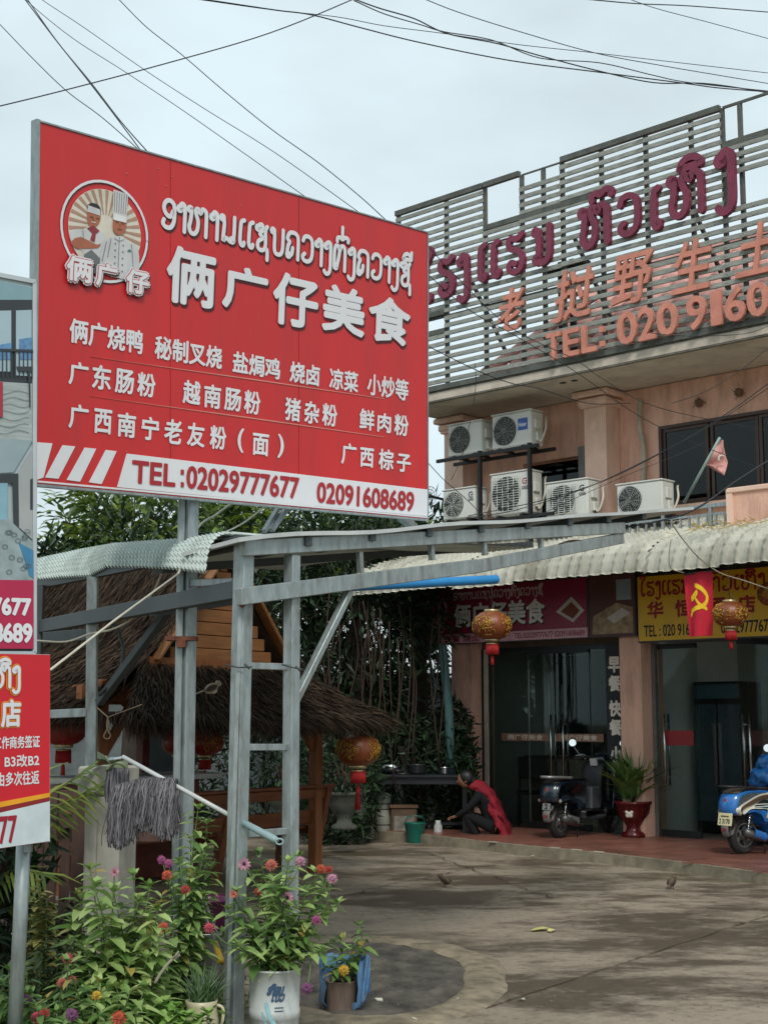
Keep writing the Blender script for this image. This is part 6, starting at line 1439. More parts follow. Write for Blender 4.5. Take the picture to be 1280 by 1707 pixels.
# aerial roots / creepers and teal drain pole near the pillar
q = MB(); rr = random.Random(5)
for k in range(26):
    x_ = rr.uniform(-.75, .75); y_ = rr.uniform(18.6, 19.0); z0 = rr.uniform(2.6, 3.3); q.tube(catmull([(x_, y_, z0), (x_ + rr.gauss(0, .05), y_, z0 - .7), (x_ + rr.gauss(0, .09), y_, z0 - rr.uniform(1.0, 2.2))], 4), .009, 4)
tag(q.build('hanging_roots', mat('dark_twig', '#3d2c22'), kind='stuff'), 'thin brown aerial roots hanging beneath the dark shade trees', 'roots')
q = MB(); q.tube([at(737, 1075, 19.3), at(748, 1180, 19.3), at(752, 1290, 19.3)], .06, 12); tag(q.build('drain_stack', mat('teal_pole', '#557a78', .6, dirt=.4)), 'faded teal pole standing between the dark trees and the left pink pillar', 'pole')
q = MB(); q.tube([at(712, 1075, 20), at(722, 1130, 20), at(726, 1170, 20)], .02, 8); tag(q.build('thin_pole', mat('teal_pole', '#557a78')), 'very thin pole just left of the faded teal pole', 'pole')

# flowers -----------------------------------------------------------
YC = mat('flower_centre', '#7a4a1c', .8, var=.4, vscale=80); DC = mat('flower_centre_dark', '#33202a', .8)
FCOL = {'pink': '#cf8fa8', 'magenta': '#ac4f84', 'red': '#b5382c', 'orange': '#cf5a38', 'coral': '#cf6c5c', 'yellow': '#dbb030', 'purple': '#864a78', 'hot': '#c94a60'}
def flower(parent, c, r_, colr, face, double=False, dark=False, seed=1):
    r_ *= .9; c0_ = FCOL[colr]; c1_ = '#' + ''.join('%02x' % int(int(c0_[i:i + 2], 16) * .68) for i in (1, 3, 5))
    m = leafmat('petal_' + colr, c1_, c0_, .6, .25); rr = random.Random(seed)
    f = Vector(face).normalized(); a = f.cross(Vector((0, 0, 1)));
    if a.length < .1: a = Vector((1, 0, 0))
    a.normalize(); b = f.cross(a); lv = []
    for ring, (n_, rad, tl) in enumerate(((13, 1.0, .1), (11, .78, .3), (9, .52, .7)) if double else ((11, 1.0, .1),)):
        for k in range(n_):
            q_ = 2 * math.pi * (k + ring * .5 + rr.uniform(-.15, .15)) / n_; d = (a * math.cos(q_) + b * math.sin(q_) + f * tl).normalized()
            lv.append((c + d * r_ * .10 + f * .004 * ring, d, f, r_ * rad * rr.uniform(.85, 1.05), r_ * .42))
    V2, F2 = leafmesh(lv); me = bpy.data.meshes.new('flower'); me.from_pydata(V2, [], F2); me.materials.append(m); o = link('flower', me, parent)
    q = MB(); M_ = Matrix((a, b, f)).transposed(); q.ball((0, 0, 0), r_ * (.28 if not double else .20), 8, 6, (1, 1, .9), M_); q.v = [tuple(Vector(x) + c + f * r_ * .1) for x in q.v]; q.build('flower_centre', DC if dark else YC, o)
    return o
def plant(label, base, stems, lm, Lf, Wf, sd, flowers=(), name='zinnia_plant', dens=1.0, cat='plant', group=None, world=True, lean=.25, tipcrown=True):
    """stems: list of (top point world) ; leaves in opposite pairs"""
    t = thing(name, label, cat, base, 0, group); rr = random.Random(sd); B0 = Vector(base); q = MB(); lv = []
    for tp in stems:
        tp = Vector(tp) - B0; st_ = Vector((rr.gauss(0, .04), rr.gauss(0, .04), 0)); md = st_.lerp(tp, .5) + Vector((rr.gauss(0, .03), rr.gauss(0, .03), .04))
        pts = catmull([tuple(st_), tuple(md), tuple(tp)], 6); q.tube(pts, [.0055 - .00025 * k for k in range(len(pts))], 5)
        ln = (tp - st_).length; n_ = max(3, int(ln / .048 * dens)); a0 = rr.uniform(0, 6)
        for k in range(n_):
            f_ = .12 + .88 * (k + .5) / n_; i = min(len(pts) - 2, int(f_ * (len(pts) - 1))); g_ = f_ * (len(pts) - 1) - i; p = pts[i].lerp(pts[i + 1], g_)
            sc_ = (1.05 - .45 * f_) * rr.uniform(.75, 1.15)
            for s_ in (0, math.pi):
                a = a0 + k * 1.57 + s_ + rr.uniform(-.3, .3); d = Vector((math.cos(a), math.sin(a), rr.uniform(-.25, .45))).normalized()
                lv.append((p, d, (Vector((0, 0, 1)) + rv(rr) * .25).normalized(), Lf * 1.22 * sc_, Wf * 1.3 * sc_))
        if tipcrown:
            for k in range(6):
                a = rr.uniform(0, 6.3); d = Vector((math.cos(a), math.sin(a), rr.uniform(.6, 1.6))).normalized(); lv.append((tp, d, Vector((0, 0, 1)), Lf * .5, Wf * .55))
    q.build('stem', mat('plant_stem', '#5a7040', .7, var=.3), t); leafobj('foliage', lv, lm, t, 'oval', 'stuff')
    for i, fl in enumerate(flowers):
        px, py, Y, r_, colr, dbl, dark = fl; c = at(px, py, Y) - B0
        q = MB(); near = min((Vector(s_) - B0 for s_ in stems), key=lambda v: (v - c).length); near = near.lerp(Vector((0, 0, 0)), .25)
        q.tube(catmull([tuple(near), tuple(near.lerp(c, .6) + Vector((0, 0, -.02))), tuple(c)], 4), .0035, 5); q.build('flower_stalk', mat('plant_stem', '#5a7040'), t)
        fc = (rr.uniform(-.4, .4), -1, rr.uniform(.1, .9)); flower(t, c, r_, colr, fc, dbl, dark, i + sd)
    return t
# pot plant in the white bucket -------------------------------------
bkp = ground(458, 1735); bkp = Vector((bkp.x, 7.12, 0)); bkx = at(458, 1650, 7.12).x
def clay(name, label, cat, loc, prof, m, n=32): 
    q = MB(); q.lathe(prof, n); o = q.build(name, m, None, loc=loc); return tag(o, label, cat)
bkt = thing('paint_bucket', 'weathered white paint bucket with blue print used as a plant pot', 'bucket', (bkx, 7.12, 0))
q = MB(); ztop = at(458, 1613, 7.12).z; q.lathe([(.108, 0), (.112, .02), (.116, ztop * .40), (.121, ztop * .41), (.121, ztop * .50), (.118, ztop * .51), (.122, ztop * .97), (.127, ztop * .975), (.127, ztop), (.119, ztop), (.117, ztop - .04)], 36); q.build('bucket_body', mat('dirty_white_plastic', '#c3c8c6', .5, var=.08, dirt=.6, dirtcol='#6f7268', dscale=5, stretch=(1, 1, .5)), bkt)
q = MB(); q.lathe([(.0, ztop - .035), (.116, ztop - .035)], 24); q.build('soil', mat('soil_dark', '#2f261d', .95, bump=.6), bkt)
def curved_text(body, a0, a1, z0, z1, r_, m, par, bold=.001, slant=0):
    mb = text_mb(body, 0, z0, 1, z1, 0, bold / .1, 0, slant=slant); out = []
    for (x, y, z) in mb.v: a = a0 + (a1 - a0) * x; out.append(((r_ - y) * math.cos(a), (r_ - y) * math.sin(a), z))
    mb.v = out; return mb.build('lettering', m, par)
BBL = mat('bucket_navy_print', '#33506b', .5); BTL = mat('bucket_teal_print', '#8fb9c0', .5, var=.3, vscale=20)
q = MB()
def cyl(a, z, r_=.1225): an = R(-90) + a; return (r_ * math.cos(an), r_ * math.sin(an), z)
def cylstroke(pts, w_, m, nm='print'):
    q = MB(); q.ribbon(pts, w_, 0); q.v = [cyl(x / .12, z, .1232 - y) for (x, y, z) in q.v]; return q.build(nm, m, bkt)
zt_ = ztop
for row, (seq, x0, x1, zb_, H_) in enumerate((('o aa i o m'.split(), -.028, .046, zt_ - .105, .034), ('e b w'.split(), -.008, .050, zt_ - .135, .030))):
    mb = lao_mb(seq, x0, zb_, x1, H_, .26); mb.v = [cyl((x + (z - zb_) * .3) / .12, z, .1235 - y) for (x, y, z) in mb.v]; mb.build('lettering', BBL, bkt)
cylstroke([(p.x, p.y) for p in catmull([(-.05, zt_ - .19, 0), (-.03, zt_ - .24, 0), (.0, zt_ - .27, 0), (.04, zt_ - .25, 0), (.03, zt_ - .29, 0)], 4)], .012, BTL)
cylstroke([(p.x, p.y) for p in catmull([(-.03, zt_ - .15, 0), (-.015, zt_ - .20, 0), (.02, zt_ - .26, 0)], 4)], .02, BTL)
cylstroke([(-.055, zt_ - .315), (.055, zt_ - .315)], .010, BBL)
for k in range(2): cylstroke([(.01, zt_ - .165 - k * .015), (.05, zt_ - .165 - k * .015)], .004, BBL)
bs = (bkx, 7.12, ztop - .03)
tops = [(410, 1440), (432, 1425), (455, 1470), (480, 1440), (500, 1432), (525, 1455), (548, 1480), (562, 1510), (380, 1520), (395, 1490), (440, 1500), (470, 1490), (510, 1490), (545, 1530), (570, 1570), (372, 1560), (420, 1545), (455, 1540), (490, 1545), (520, 1560), (400, 1580), (540, 1590)]
rr = random.Random(2)
plant('tall pink and red zinnia plant growing out of the white paint bucket', bs, [at(x, y, 7.12 + rr.uniform(-.22, .22)) for x, y in tops], G4, .12, .045, 51,
      [(407, 1441, 7.0, .036, 'pink', False, True), (479, 1497, 6.95, .036, 'pink', False, True), (501, 1436, 7.05, .030, 'pink', True, False), (527, 1534, 7.0, .028, 'magenta', True, True), (554, 1465, 7.0, .030, 'pink', True, True), (535, 1449, 7.1, .028, 'orange', True, False), (548, 1450, 7.15, .024, 'red', True, False), (389, 1491, 7.0, .024, 'coral', False, False), (430, 1487, 7.05, .022, 'red', True, False), (452, 1442, 7.1, .036, 'coral', True, False), (349, 1547, 6.9, .030, 'hot', True, False), (511, 1648, 6.85, .032, 'purple', True, True)], dens=1.15)
# grass pot
gpx = at(336, 1680, 7.0); gt = thing('grass_pot', 'small cream glazed pot with a handle holding a tuft of dark grass', 'pot plant', (gpx.x, 7.0, 0)); zz = at(336, 1668, 7.0).z
q = MB(); q.lathe([(.05, 0), (.075, .05), (.082, zz * .6), (.07, zz * .9), (.076, zz), (.066, zz), (.06, zz - .03)], 28); q.build('pot', mat('cream_glaze', '#c7bf9e', .4, dirt=.4), gt)
q = MB(); q.tube(catmull([(.065, 0, zz * .92), (.10, 0, zz * .85), (.098, 0, zz * .6), (.078, 0, zz * .5)], 4), .008, 6); q.build('handle', mat('cream_glaze', '#c7bf9e'), gt)
rr = random.Random(4); leafobj('grass_tuft', [(Vector((rr.gauss(0, .02), rr.gauss(0, .02), zz - .01)), (Vector((rr.gauss(0, .45), rr.gauss(0, .4), 1))).normalized(), Vector((0, -1, .3)), rr.uniform(.08, .2), .006) for k in range(160)], leafmat('grass_blade', '#26401f', '#4c6d38', .5, .2), gt, 'blade')
# clay pot with blue plastic bag and yellow flower
cp_ = ground(568, 1685); c2 = thing('clay_pot', 'tapered ribbed clay pot with a yellow flower wrapped in a blue plastic bag', 'pot plant', (cp_.x, cp_.y, 0)); zz = at(568, 1635, cp_.y).z
q = MB(); q.lathe([(.075, 0), (.078, .01), (.098, zz), (.104, zz + .005), (.094, zz + .005), (.085, zz - .03)], 40, lobes=40, lob=.03); q.build('pot', mat('grey_clay', '#8a756a', .75, var=.2, dirt=.6, dirtcol='#4a4442', stretch=(2, 2, .4)), c2)
q = MB(); rr = random.Random(12); prof = [(.088, .02), (.12, zz * .35), (.115, zz * .8), (.125, zz + .05), (.13, zz + .12)]; q.lathe(prof, 30); q.v = [(x + rr.gauss(0, .006) + .01, y + rr.gauss(0, .006), z + rr.gauss(0, .004)) for x, y, z in q.v]
fs = []; 
for f in q.f[:4 * 30]:
    ctr = sum((Vector(q.v[i]) for i in f), Vector()) / len(f); a = math.atan2(ctr.y, ctr.x)
    if not (-2.35 < a < -.85) : fs.append(f)
q.f = fs; q.sm = [True] * len(fs)
BAG = mat('blue_plastic', '#6288ad', .25, var=.25, vscale=14, spec=.6); q.build('plastic_bag', BAG, c2)
q = MB(); n = 12; vs = []
for i in range(n + 1):
    for j in range(7): u_, v_ = i / n, j / 6; vs.append((.11 + .05 * u_, -.05 + .03 * math.sin(u_ * 7 + v_ * 4), zz + .14 - v_ * .26 * (1 - .3 * u_) + .01 * math.sin(u_ * 11)))
q.add(vs, [(i * 7 + j, i * 7 + j + 1, (i + 1) * 7 + j + 1, (i + 1) * 7 + j) for i in range(n) for j in range(6)], None, True); q.build('bag_handle', BAG, c2)
q = MB(); q.lathe([(.0, zz - .02), (.09, zz - .02)], 20); q.build('soil', mat('soil_dark', '#2f261d'), c2)
plant('small marigold plant leaning out of the blue wrapped clay pot', (cp_.x, cp_.y, zz - .02), [at(600, 1545, cp_.y), at(592, 1575, cp_.y - .1), at(570, 1590, cp_.y), at(612, 1612, cp_.y), at(548, 1615, cp_.y - .1), at(605, 1590, cp_.y)], G3, .10, .04, 57, [(573, 1618, cp_.y - .16, .035, 'yellow', True, False)])

# flower bed on the left --------------------------------------------
Gb = leafmat('bed_leaf_pale', '#5d8437', '#b8cb84', .5, .35, '#b09a52')
def bed(label, px0, Y, tops, lm, Lf, Wf, sd, fl=(), **k):
    b_ = Vector((at(px0, 1650, Y).x, Y, 0)); rr = random.Random(sd)
    return plant(label, b_, [at(x, y, Y + rr.uniform(-.25, .2)) for x, y in tops], lm, Lf, Wf, sd, fl, **k)
bed('tallest leafy zinnia leaning on the billboard post with pink and orange heads', 300, 7.25, [(330, 1350), (345, 1375), (318, 1400), (340, 1420), (300, 1440), (352, 1450), (285, 1470), (320, 1480), (335, 1500), (310, 1530), (290, 1550)], G4, .12, .045, 61,
    [(270, 1434, 7.1, .026, 'magenta', True, False), (281, 1440, 7.05, .026, 'magenta', True, False), (278, 1459, 7.0, .030, 'orange', True, False), (309, 1483, 7.0, .026, 'red', True, False), (272, 1546, 6.9, .030, 'orange', True, False)], dens=1.3)
bed('pale green broad-leaved zinnia with a small pink head before the concrete post', 175, 6.9, [(150, 1452), (158, 1480), (135, 1500), (170, 1520), (190, 1490), (155, 1545), (190, 1560), (215, 1540), (140, 1580), (200, 1590), (125, 1545), (180, 1600), (215, 1610), (160, 1630)], Gb, .15, .062, 62, [(191, 1454, 6.8, .026, 'pink', False, False)], dens=1.2)
bed('leafy zinnia between the concrete post and the billboard post', 235, 6.95, [(222, 1462), (232, 1500), (250, 1480), (240, 1530), (255, 1555), (225, 1570), (245, 1600), (215, 1630), (262, 1520)], Gb, .13, .05, 63, (), dens=1.1)
bed('grey green bushy plant with narrow leaves left of the flowers', 95, 7.0, [(80, 1560), (95, 1575), (70, 1590), (110, 1590), (125, 1560), (60, 1610), (100, 1610), (85, 1630), (120, 1625), (140, 1600)], G5, .10, .030, 64, (), name='leafy_shrub', dens=1.6)
bed('dark bronze leaved shrub behind the flower bed near the brown fence', 110, 7.7, [(92, 1518), (105, 1505), (120, 1512), (135, 1520), (80, 1530), (115, 1540), (95, 1550), (128, 1545)], leafmat('bronze_leaf', '#231f19', '#55503a', .5, .15), .09, .035, 65, (), name='leafy_shrub', dens=1.8)
bed('variegated yellow green shrub beside the sign pole', 65, 7.6, [(55, 1490), (65, 1475), (78, 1500), (60, 1520), (85, 1515), (50, 1540), (72, 1545)], leafmat('variegated_leaf', '#57682f', '#b3a561', .5, .2), .10, .045, 66, (), name='leafy_shrub', dens=1.3)
bed('low zinnia with a rose-pink head in the middle of the bed', 115, 6.6, [(112, 1605), (100, 1640), (125, 1650), (90, 1670), (110, 1680)], G3, .10, .04, 67, [(113, 1599, 6.5, .030, 'hot', True, False), (103, 1638, 6.5, .026, 'coral', True, False), (121, 1634, 6.5, .024, 'coral', False, False)])
bed('low zinnia with a bright yellow head', 160, 6.5, [(165, 1640), (150, 1655), (180, 1650), (145, 1685), (170, 1690), (190, 1680)], Gb, .12, .05, 68, [(161, 1660, 6.35, .026, 'yellow', True, False)])
bed('low zinnia with a large rusty orange head at the lower edge', 205, 6.45, [(195, 1650), (215, 1660), (225, 1690), (185, 1700), (205, 1710), (240, 1650)], Gb, .13, .05, 69, [(198, 1697, 6.25, .038, 'orange', True, False)])
bed('low zinnia with a dull purple head at the lower edge', 120, 6.4, [(110, 1680), (130, 1690), (100, 1710), (140, 1715), (85, 1700)], G3, .11, .04, 70, [(120, 1692, 6.25, .034, 'purple', True, True)])
bed('low zinnia with paired red and purple heads in the lower left corner', 35, 6.5, [(20, 1650), (35, 1640), (50, 1660), (10, 1680), (60, 1680), (30, 1700), (45, 1630)], G3, .11, .04, 71, [(27, 1670, 6.3, .030, 'red', True, False), (45, 1667, 6.35, .030, 'purple', True, True)])
bed('low zinnia with hot pink and red heads at the bottom left', 65, 6.35, [(60, 1680), (75, 1670), (50, 1700), (80, 1705), (95, 1690), (62, 1715)], G3, .11, .04, 72, [(61, 1696, 6.2, .030, 'hot', True, False), (74, 1690, 6.25, .028, 'red', True, False)])
bed('leafy young plant at the left picture edge below the pole', 8, 6.6, [(5, 1640), (20, 1650), (-10, 1650), (15, 1620), (0, 1690), (-15, 1690)], G3, .11, .04, 73, ())
bed('heart leaved creeper spreading at the foot of the billboard post', 285, 6.75, [(258, 1690), (275, 1672), (295, 1680), (315, 1695), (330, 1700), (270, 1705), (300, 1710), (345, 1690), (250, 1665)], leafmat('creeper_leaf', '#6f9a45', '#a3c26c', .5, .3), .085, .075, 74, (), name='creeper', dens=1.4)
# grassy ground cover under the bed
rr = random.Random(14); lv = []
for k in range(5200):
    x_ = rr.uniform(-2.3, -.75); y_ = rr.uniform(6.0, 8.2)
    if rr.random() < .4: lv.append((Vector((x_, y_, -.02)), Vector((rr.gauss(0, .5), rr.gauss(0, .4), 1)).normalized(), Vector((0, -1, .3)), rr.uniform(.06, .22), .007))
    else: lv.append((Vector((x_, y_, rr.uniform(0, .22))), Vector((rr.gauss(0, 1), rr.gauss(0, 1), rr.uniform(-.2, .6))).normalized(), Vector((0, 0, 1)), rr.uniform(.05, .10), rr.uniform(.02, .035)))
o = leafobj('ground_cover', lv, leafmat('cover_leaf', '#2d4020', '#6a8443', .55, .25), None, 'oval', 'stuff'); tag(o, 'tangled weeds and low leaves covering the flower bed soil', 'ground cover')
q = MB(); q.slab([(-3.2, 5.0), (-.83, 5.0), (-.80, 7.6), (-1.3, 8.4), (-3.2, 8.6)], -.05, .03); structure(q.build('bed_soil', DIRTM))
# palm fronds at the far left
pl = thing('palm_plant', 'yellow-green palm fronds poking out behind the red visa sign', 'palm', (-2.35, 8.2, 0)); lv = []; q = MB(); rr = random.Random(6)
for k, (ex, ey) in enumerate(((140, 1285), (152, 1315), (105, 1345), (60, 1300), (-10, 1500), (70, 1455))):
    e = at(ex, ey, 7.9 + rr.uniform(-.2, .3)) - pl.location; st_ = Vector((-.05, 0, .3)); md = st_.lerp(e, .55) + Vector((0, 0, .16)); pts = catmull([tuple(st_), tuple(md), tuple(e)], 8); q.tube(pts, [.009 - .0004 * i for i in range(len(pts))], 5)
    for i in range(5, len(pts)):
        for sg in (-1, 1):
            t = (pts[i] - pts[i - 1]).normalized(); sd_ = t.cross(Vector((0, -.6, 1))).normalized() * sg; lv.append((pts[i], (t * .9 + sd_ * .6 + Vector((0, 0, -.25))).normalized(), Vector((0, -.4, 1)), rr.uniform(.16, .26), .02))
q.build('frond_stem', mat('palm_stem', '#6b6a35', .6), pl); leafobj('frond_leaflets', lv, leafmat('palm_leaf', '#4d6a2a', '#a3ae4c', .5, .3), pl, 'blade', 'stuff')
lv = []; rr = random.Random(16); t = thing('climbing_shrub', 'dark narrow leaved shrub filling the gap left of the sign pole', 'shrub', (-2.1, 8.0, 0))
for k in range(1700): lv.append((Vector((rr.uniform(-.5, .25), rr.uniform(-.2, .3), rr.uniform(0, .95))), (rv(rr) + Vector((0, -.3, .2))).normalized(), rv(rr), rr.uniform(.08, .17), .028))
leafobj('foliage', lv, G2, t, 'oval', 'stuff'); q = MB(); rr = random.Random(17)
for k in range(12): q.tube([(rr.uniform(-.4, .2), 0, 0), (rr.uniform(-.4, .25), -.1, rr.uniform(.5, 1.0))], .007, 5)
q.build('stem', mat('dark_twig', '#3d2c22'), t)
# young bare stick on the right of the bed
q = MB(); q.tube(catmull([at(258, 1640, 6.7), at(270, 1620, 6.7), at(285, 1602, 6.7), at(300, 1592, 6.7)], 4), .007, 6); q.tube([at(285, 1602, 6.7), at(298, 1587, 6.68)], .004, 5); tag(q.build('dry_stick', mat('pale_stick', '#9c9582', .9)), 'pale dry forked stick poking up beside the billboard post', 'stick')
# ================================================================== DRUM, BASIN, TOOLS BEHIND THE LADDER POSTS
dm = at(335, 1620, 8.3); dmz = at(335, 1557, 8.3).z
dr = thing('steel_drum', 'dull steel drum holding a purple basin behind the two grey posts', 'drum', (at(340, 1600, 8.35).x, 8.45, 0))
q = MB(); q.lathe([(.17, 0), (.175, .01), (.175, dmz - .01), (.18, dmz), (.17, dmz), (.165, dmz - .05)], 32); q.build('drum_body', mat('steel_drum', '#8b8a84', .35, metal=.6, var=.2, dirt=.5, stretch=(2, 2, .5)), dr)
q = MB(); q.lathe([(.0, dmz - .1), (.16, dmz - .1)], 20); q.build('drum_fill', mat('near_black', '#15171c'), dr)
bsn = thing('plastic_basin', 'shiny purple plastic basin sitting on top of the steel drum', 'basin', (dr.location.x, 8.45, dmz + .005)); q = MB(); q.lathe([(.11, 0), (.13, .02), (.165, .16), (.175, .165), (.172, .175), (.158, .16), (.12, .03)], 32); q.build('basin_body', mat('purple_plastic', '#5b2348', .3, var=.1), bsn)
def stick(label, a, b, r_, m, yl=False, cat='stick'):
    t = thing('hand_tool', label, cat, (0, 0, 0)); q = MB(); q.tube([a, b], r_, 8); q.build('shaft', m, t)
    if yl: q = MB(); d = (b - a).normalized(); q.tube([b - d * .02, b + d * .12], [.014, .018], 10); q.build('grip', mat('yellow_plastic', '#c9a01e', .4), t)
GSTK = mat('grey_shaft', '#6c6f68', .5, metal=.3)
stick('grey tool shaft with a bright yellow grip leaning against the drum', at(318, 1455, 8.1), at(360, 1577, 7.7), .0075, GSTK, True, 'tool')
stick('plain grey shaft leaning beside the yellow gripped tool', at(322, 1452, 8.15), at(371, 1580, 7.8), .007, GSTK, False, 'tool')
stick('darker slanting shaft leaning on the back of the billboard post', at(312, 1430, 8.3), at(352, 1540, 8.0), .006, mat('dark_shaft', '#4c4a40', .6), False, 'tool')

# ================================================================== BLACK TABLE WITH BUCKETS
BLKP = mat('black_table', '#202226', .35, var=.2)
tp_ = ground(700, 1385); wt = thing('work_table', 'black steel work table with a pale steel bowl on top near the shade trees', 'table', (-.20, 18.9, 0), R(-3))
q = MB(); q.box((.62, .25, .83), (1.35, .62, .035), bev=.008); q.build('tabletop', BLKP, wt)
for x_ in (.0, 1.24):
    for y_ in (.0, .5):
        q = MB(); q.box((x_, y_, .405), (.06, .06, .81)); q.build('leg', BLKP, wt)
q = MB(); q.box((.62, 0, .77), (1.24, .03, .08)); q.build('apron', BLKP, wt)
q = MB(); q.box((.62, .5, .2), (1.24, .03, .04)); q.build('stretcher', BLKP, wt)
bw = at(652, 1287, 19.1); b_ = thing('steel_bowl', 'shiny steel bowl on the left end of the black work table', 'bowl', (bw.x, 19.15, .85)); q = MB(); q.lathe([(.05, 0), (.12, .05), (.15, .12), (.155, .12), (.118, .04), (.0, .01)], 24); q.build('bowl_body', CHR, b_)
q = MB(); q.lathe([(.22, 0), (.23, .01), (.0, .012)], 24); pln = q.build('tray', BLKP, None, loc=(bw.x + .15, 19.25, .849)); tag(pln, 'flat dark tray under and behind the steel bowl', 'tray')
def drum(label, px, pyb, pyt, wpx, Y, m, name='plastic_drum', cat='drum', bands=0, group=None):
    p = at(px, pyb, Y); h_ = at(px, pyt, Y).z; r_ = wpx / 2 / F * Y; t = thing(name, label, cat, (p.x, Y, 0), 0, group)
    q = MB(); q.lathe([(r_ * .9, 0), (r_, .03), (r_, h_ * .45), (r_ * 1.03, h_ * .48), (r_, h_ * .51), (r_ * .98, h_ * .93), (r_ * .9, h_)], 24); q.build('drum_body', m, t)
    if bands:
        q = MB()
        for z in (h_ * .33, h_ * .68, h_ * .8): q.tube([(r_ * 1.01 * math.cos(a), r_ * 1.01 * math.sin(a), z) for a in [k * math.pi / 12 for k in range(24)]], .006, 4, closed=True)
        q.build('band', BLK, t)
    return t
CRM = mat('cream_drum', '#9a998c', .5, var=.12, dirt=.4)
drum('pale banded drum standing left of the black table legs', 608, 1378, 1300, 30, 19.2, CRM, bands=1); drum('pale banded drum half under the black table', 639, 1380, 1325, 26, 19.3, CRM, bands=1)
bx = thing('carton_stack', 'old brown cartons with printed sides under the black table', 'carton', (at(672, 1380, 19.2).x, 19.3, 0), R(4)); q = MB(); q.box((0, 0, .20), (.34, .3, .40), bev=.01); q.build('carton', mat('brown_carton', '#5d4a3a', .85, var=.3, vscale=8), bx); q = MB(); q.box((0, 0, .43), (.38, .34, .05), bev=.01); q.build('carton_lid', mat('carton_lid', '#6f5540', .8), bx); q = MB(); q.box((0, -.153, .2), (.26, .006, .22)); q.build('carton_print', mat('carton_grey_print', '#77746b', .8, var=.5, vscale=12), bx)
gb = thing('green_basket', 'teal green plastic basket on the yard beneath the black table', 'basket', (at(692, 1385, 18.7).x, 18.75, 0)); TG = mat('teal_plastic', '#166355', .4, var=.2)
q = MB(); q.lathe([(.10, 0), (.105, .01), (.135, .24), (.142, .25), (.13, .25), (.10, .02)], 24); q.build('basket_body', TG, gb); q = MB(); q.tube(catmull([(-.135, 0, .24), (-.08, -.05, .33), (.08, -.05, .33), (.135, 0, .24)], 5), .006, 6); q.build('handle', TG, gb)
wbx = at(730, 1360, 18.9); tag((lambda q: (q.lathe([(.05, 0), (.055, .01), (.055, .2), (.035, .24), (.035, .27), (0, .27)], 16), q.build('white_jar', mat('white_plastic', '#b9bcb9', .4), None, loc=(wbx.x, 18.9, 0)))[1])(MB()), 'white plastic jar standing on the ground right of the green basket', 'jar')

def pot_on_table(nm, lb, dx, r_, h_, m):
    t = thing(nm, lb, 'pot', wt.matrix_basis @ Vector((dx, .22, .849)), dx); q = MB(); q.lathe([(r_ * .8, 0), (r_, h_ * .2), (r_, h_ * .9), (r_ * 1.08, h_), (r_ * .9, h_), (r_ * .85, h_ * .5)], 20); q.build('pot_body', m, t)
    q = MB(); q.bar((r_, 0, h_ * .75), (r_ + .12, -.03, h_ * .8), .02, .015); q.build('handle', BLK, t)
pot_on_table('cooking_pot', 'dark cooking pot in the middle of the black work table', .62, .12, .13, mat('dark_enamel', '#2b2e30', .35, var=.2))
pot_on_table('cooking_pot', 'small dented steel saucepan near the right end of the black work table', .98, .08, .09, CHR)
# stone urn planters, red glazed planter
STN = mat('old_stone', '#50534a', .9, var=.25, vscale=6, dirt=.6, bump=.5)
def urn(label, px, pyb, Y, sc, m, lm, sd, spread=.35, hgt=.5, n_=420, ball=True, L_=.12, W_=.03, shape='diamond', emblem=False):
    p = at(px, pyb, Y); t = thing('planter', label, 'planter', (p.x, Y, max(0, p.z if p.z > .05 else 0)), 0)
    q = MB(); q.lathe([(r_ * sc, z * sc) for r_, z in ((.20, 0), (.20, .05), (.12, .10), (.11, .17), (.16, .24), (.26, .38), (.29, .52), (.31, .53), (.31, .57), (.27, .57), (.24, .5))], 32, lobes=16, lob=.02); q.build('urn', m, t)
    q = MB(); q.lathe([(.0, .52 * sc), (.26 * sc, .52 * sc)], 16); q.build('soil', mat('soil_dark', '#2f261d'), t)
    rr = random.Random(sd); lv = []
    for k in range(n_):
        if ball: c_ = Vector((0, 0, .55 * sc + hgt * .5)); a = rv(rr); p2 = c_ + Vector((a.x * spread, a.y * spread, a.z * hgt * .55)) * rr.random() ** .33; d = (a + rv(rr) * .7).normalized()
        else: p2 = Vector((rr.gauss(0, .05), rr.gauss(0, .05), .55 * sc + rr.random() * .15)); a = rr.uniform(0, 6.3); d = Vector((math.cos(a) * rr.uniform(.2, 1), math.sin(a) * rr.uniform(.2, 1), rr.uniform(.5, 1.3))).normalized()
        lv.append((p2, d, Vector((0, 0, 1)), L_ * rr.uniform(.7, 1.3), W_))
    q = MB()
    for k in range(7): a = rr.uniform(0, 6.3); q.tube([(0, 0, .5 * sc), (.12 * math.cos(a), .12 * math.sin(a), .55 * sc + hgt * .7)], .012, 5)
    q.build('stem', mat('dark_twig', '#3d2c22'), t); leafobj('foliage', lv, lm, t, shape, 'stuff')
    if emblem:
        q = MB()
        for (cx_, cz_, r_) in ((0, .33, .035), (-.045, .36, .03), (.045, .36, .03), (-.03, .30, .028), (.03, .30, .028), (-.09, .38, .02), (.09, .37, .02), (-.1, .35, .018), (.0, .41, .022)):
            an = R(-115) + cx_ * 3.4; rad = .25 * sc; q.ball((rad * math.cos(an), rad * math.sin(an), cz_ * sc + .04), r_, 8, 6, (1, .5, 1), Matrix.Rotation(an + math.pi / 2, 3, 'Z'))
        q.build('flower_emblem', mat('emblem_white', '#d5cfc4', .6), t)
    return t
urn('grey stone urn with a clipped dark bush beside the hut post', 574, 1383, 17.2, .76, STN, G6, 81, .30, .50)
urn('small stone urn with dark leaves behind the benches', 470, 1372, 18.0, .7, STN, G6, 82, .25, .45, 300)
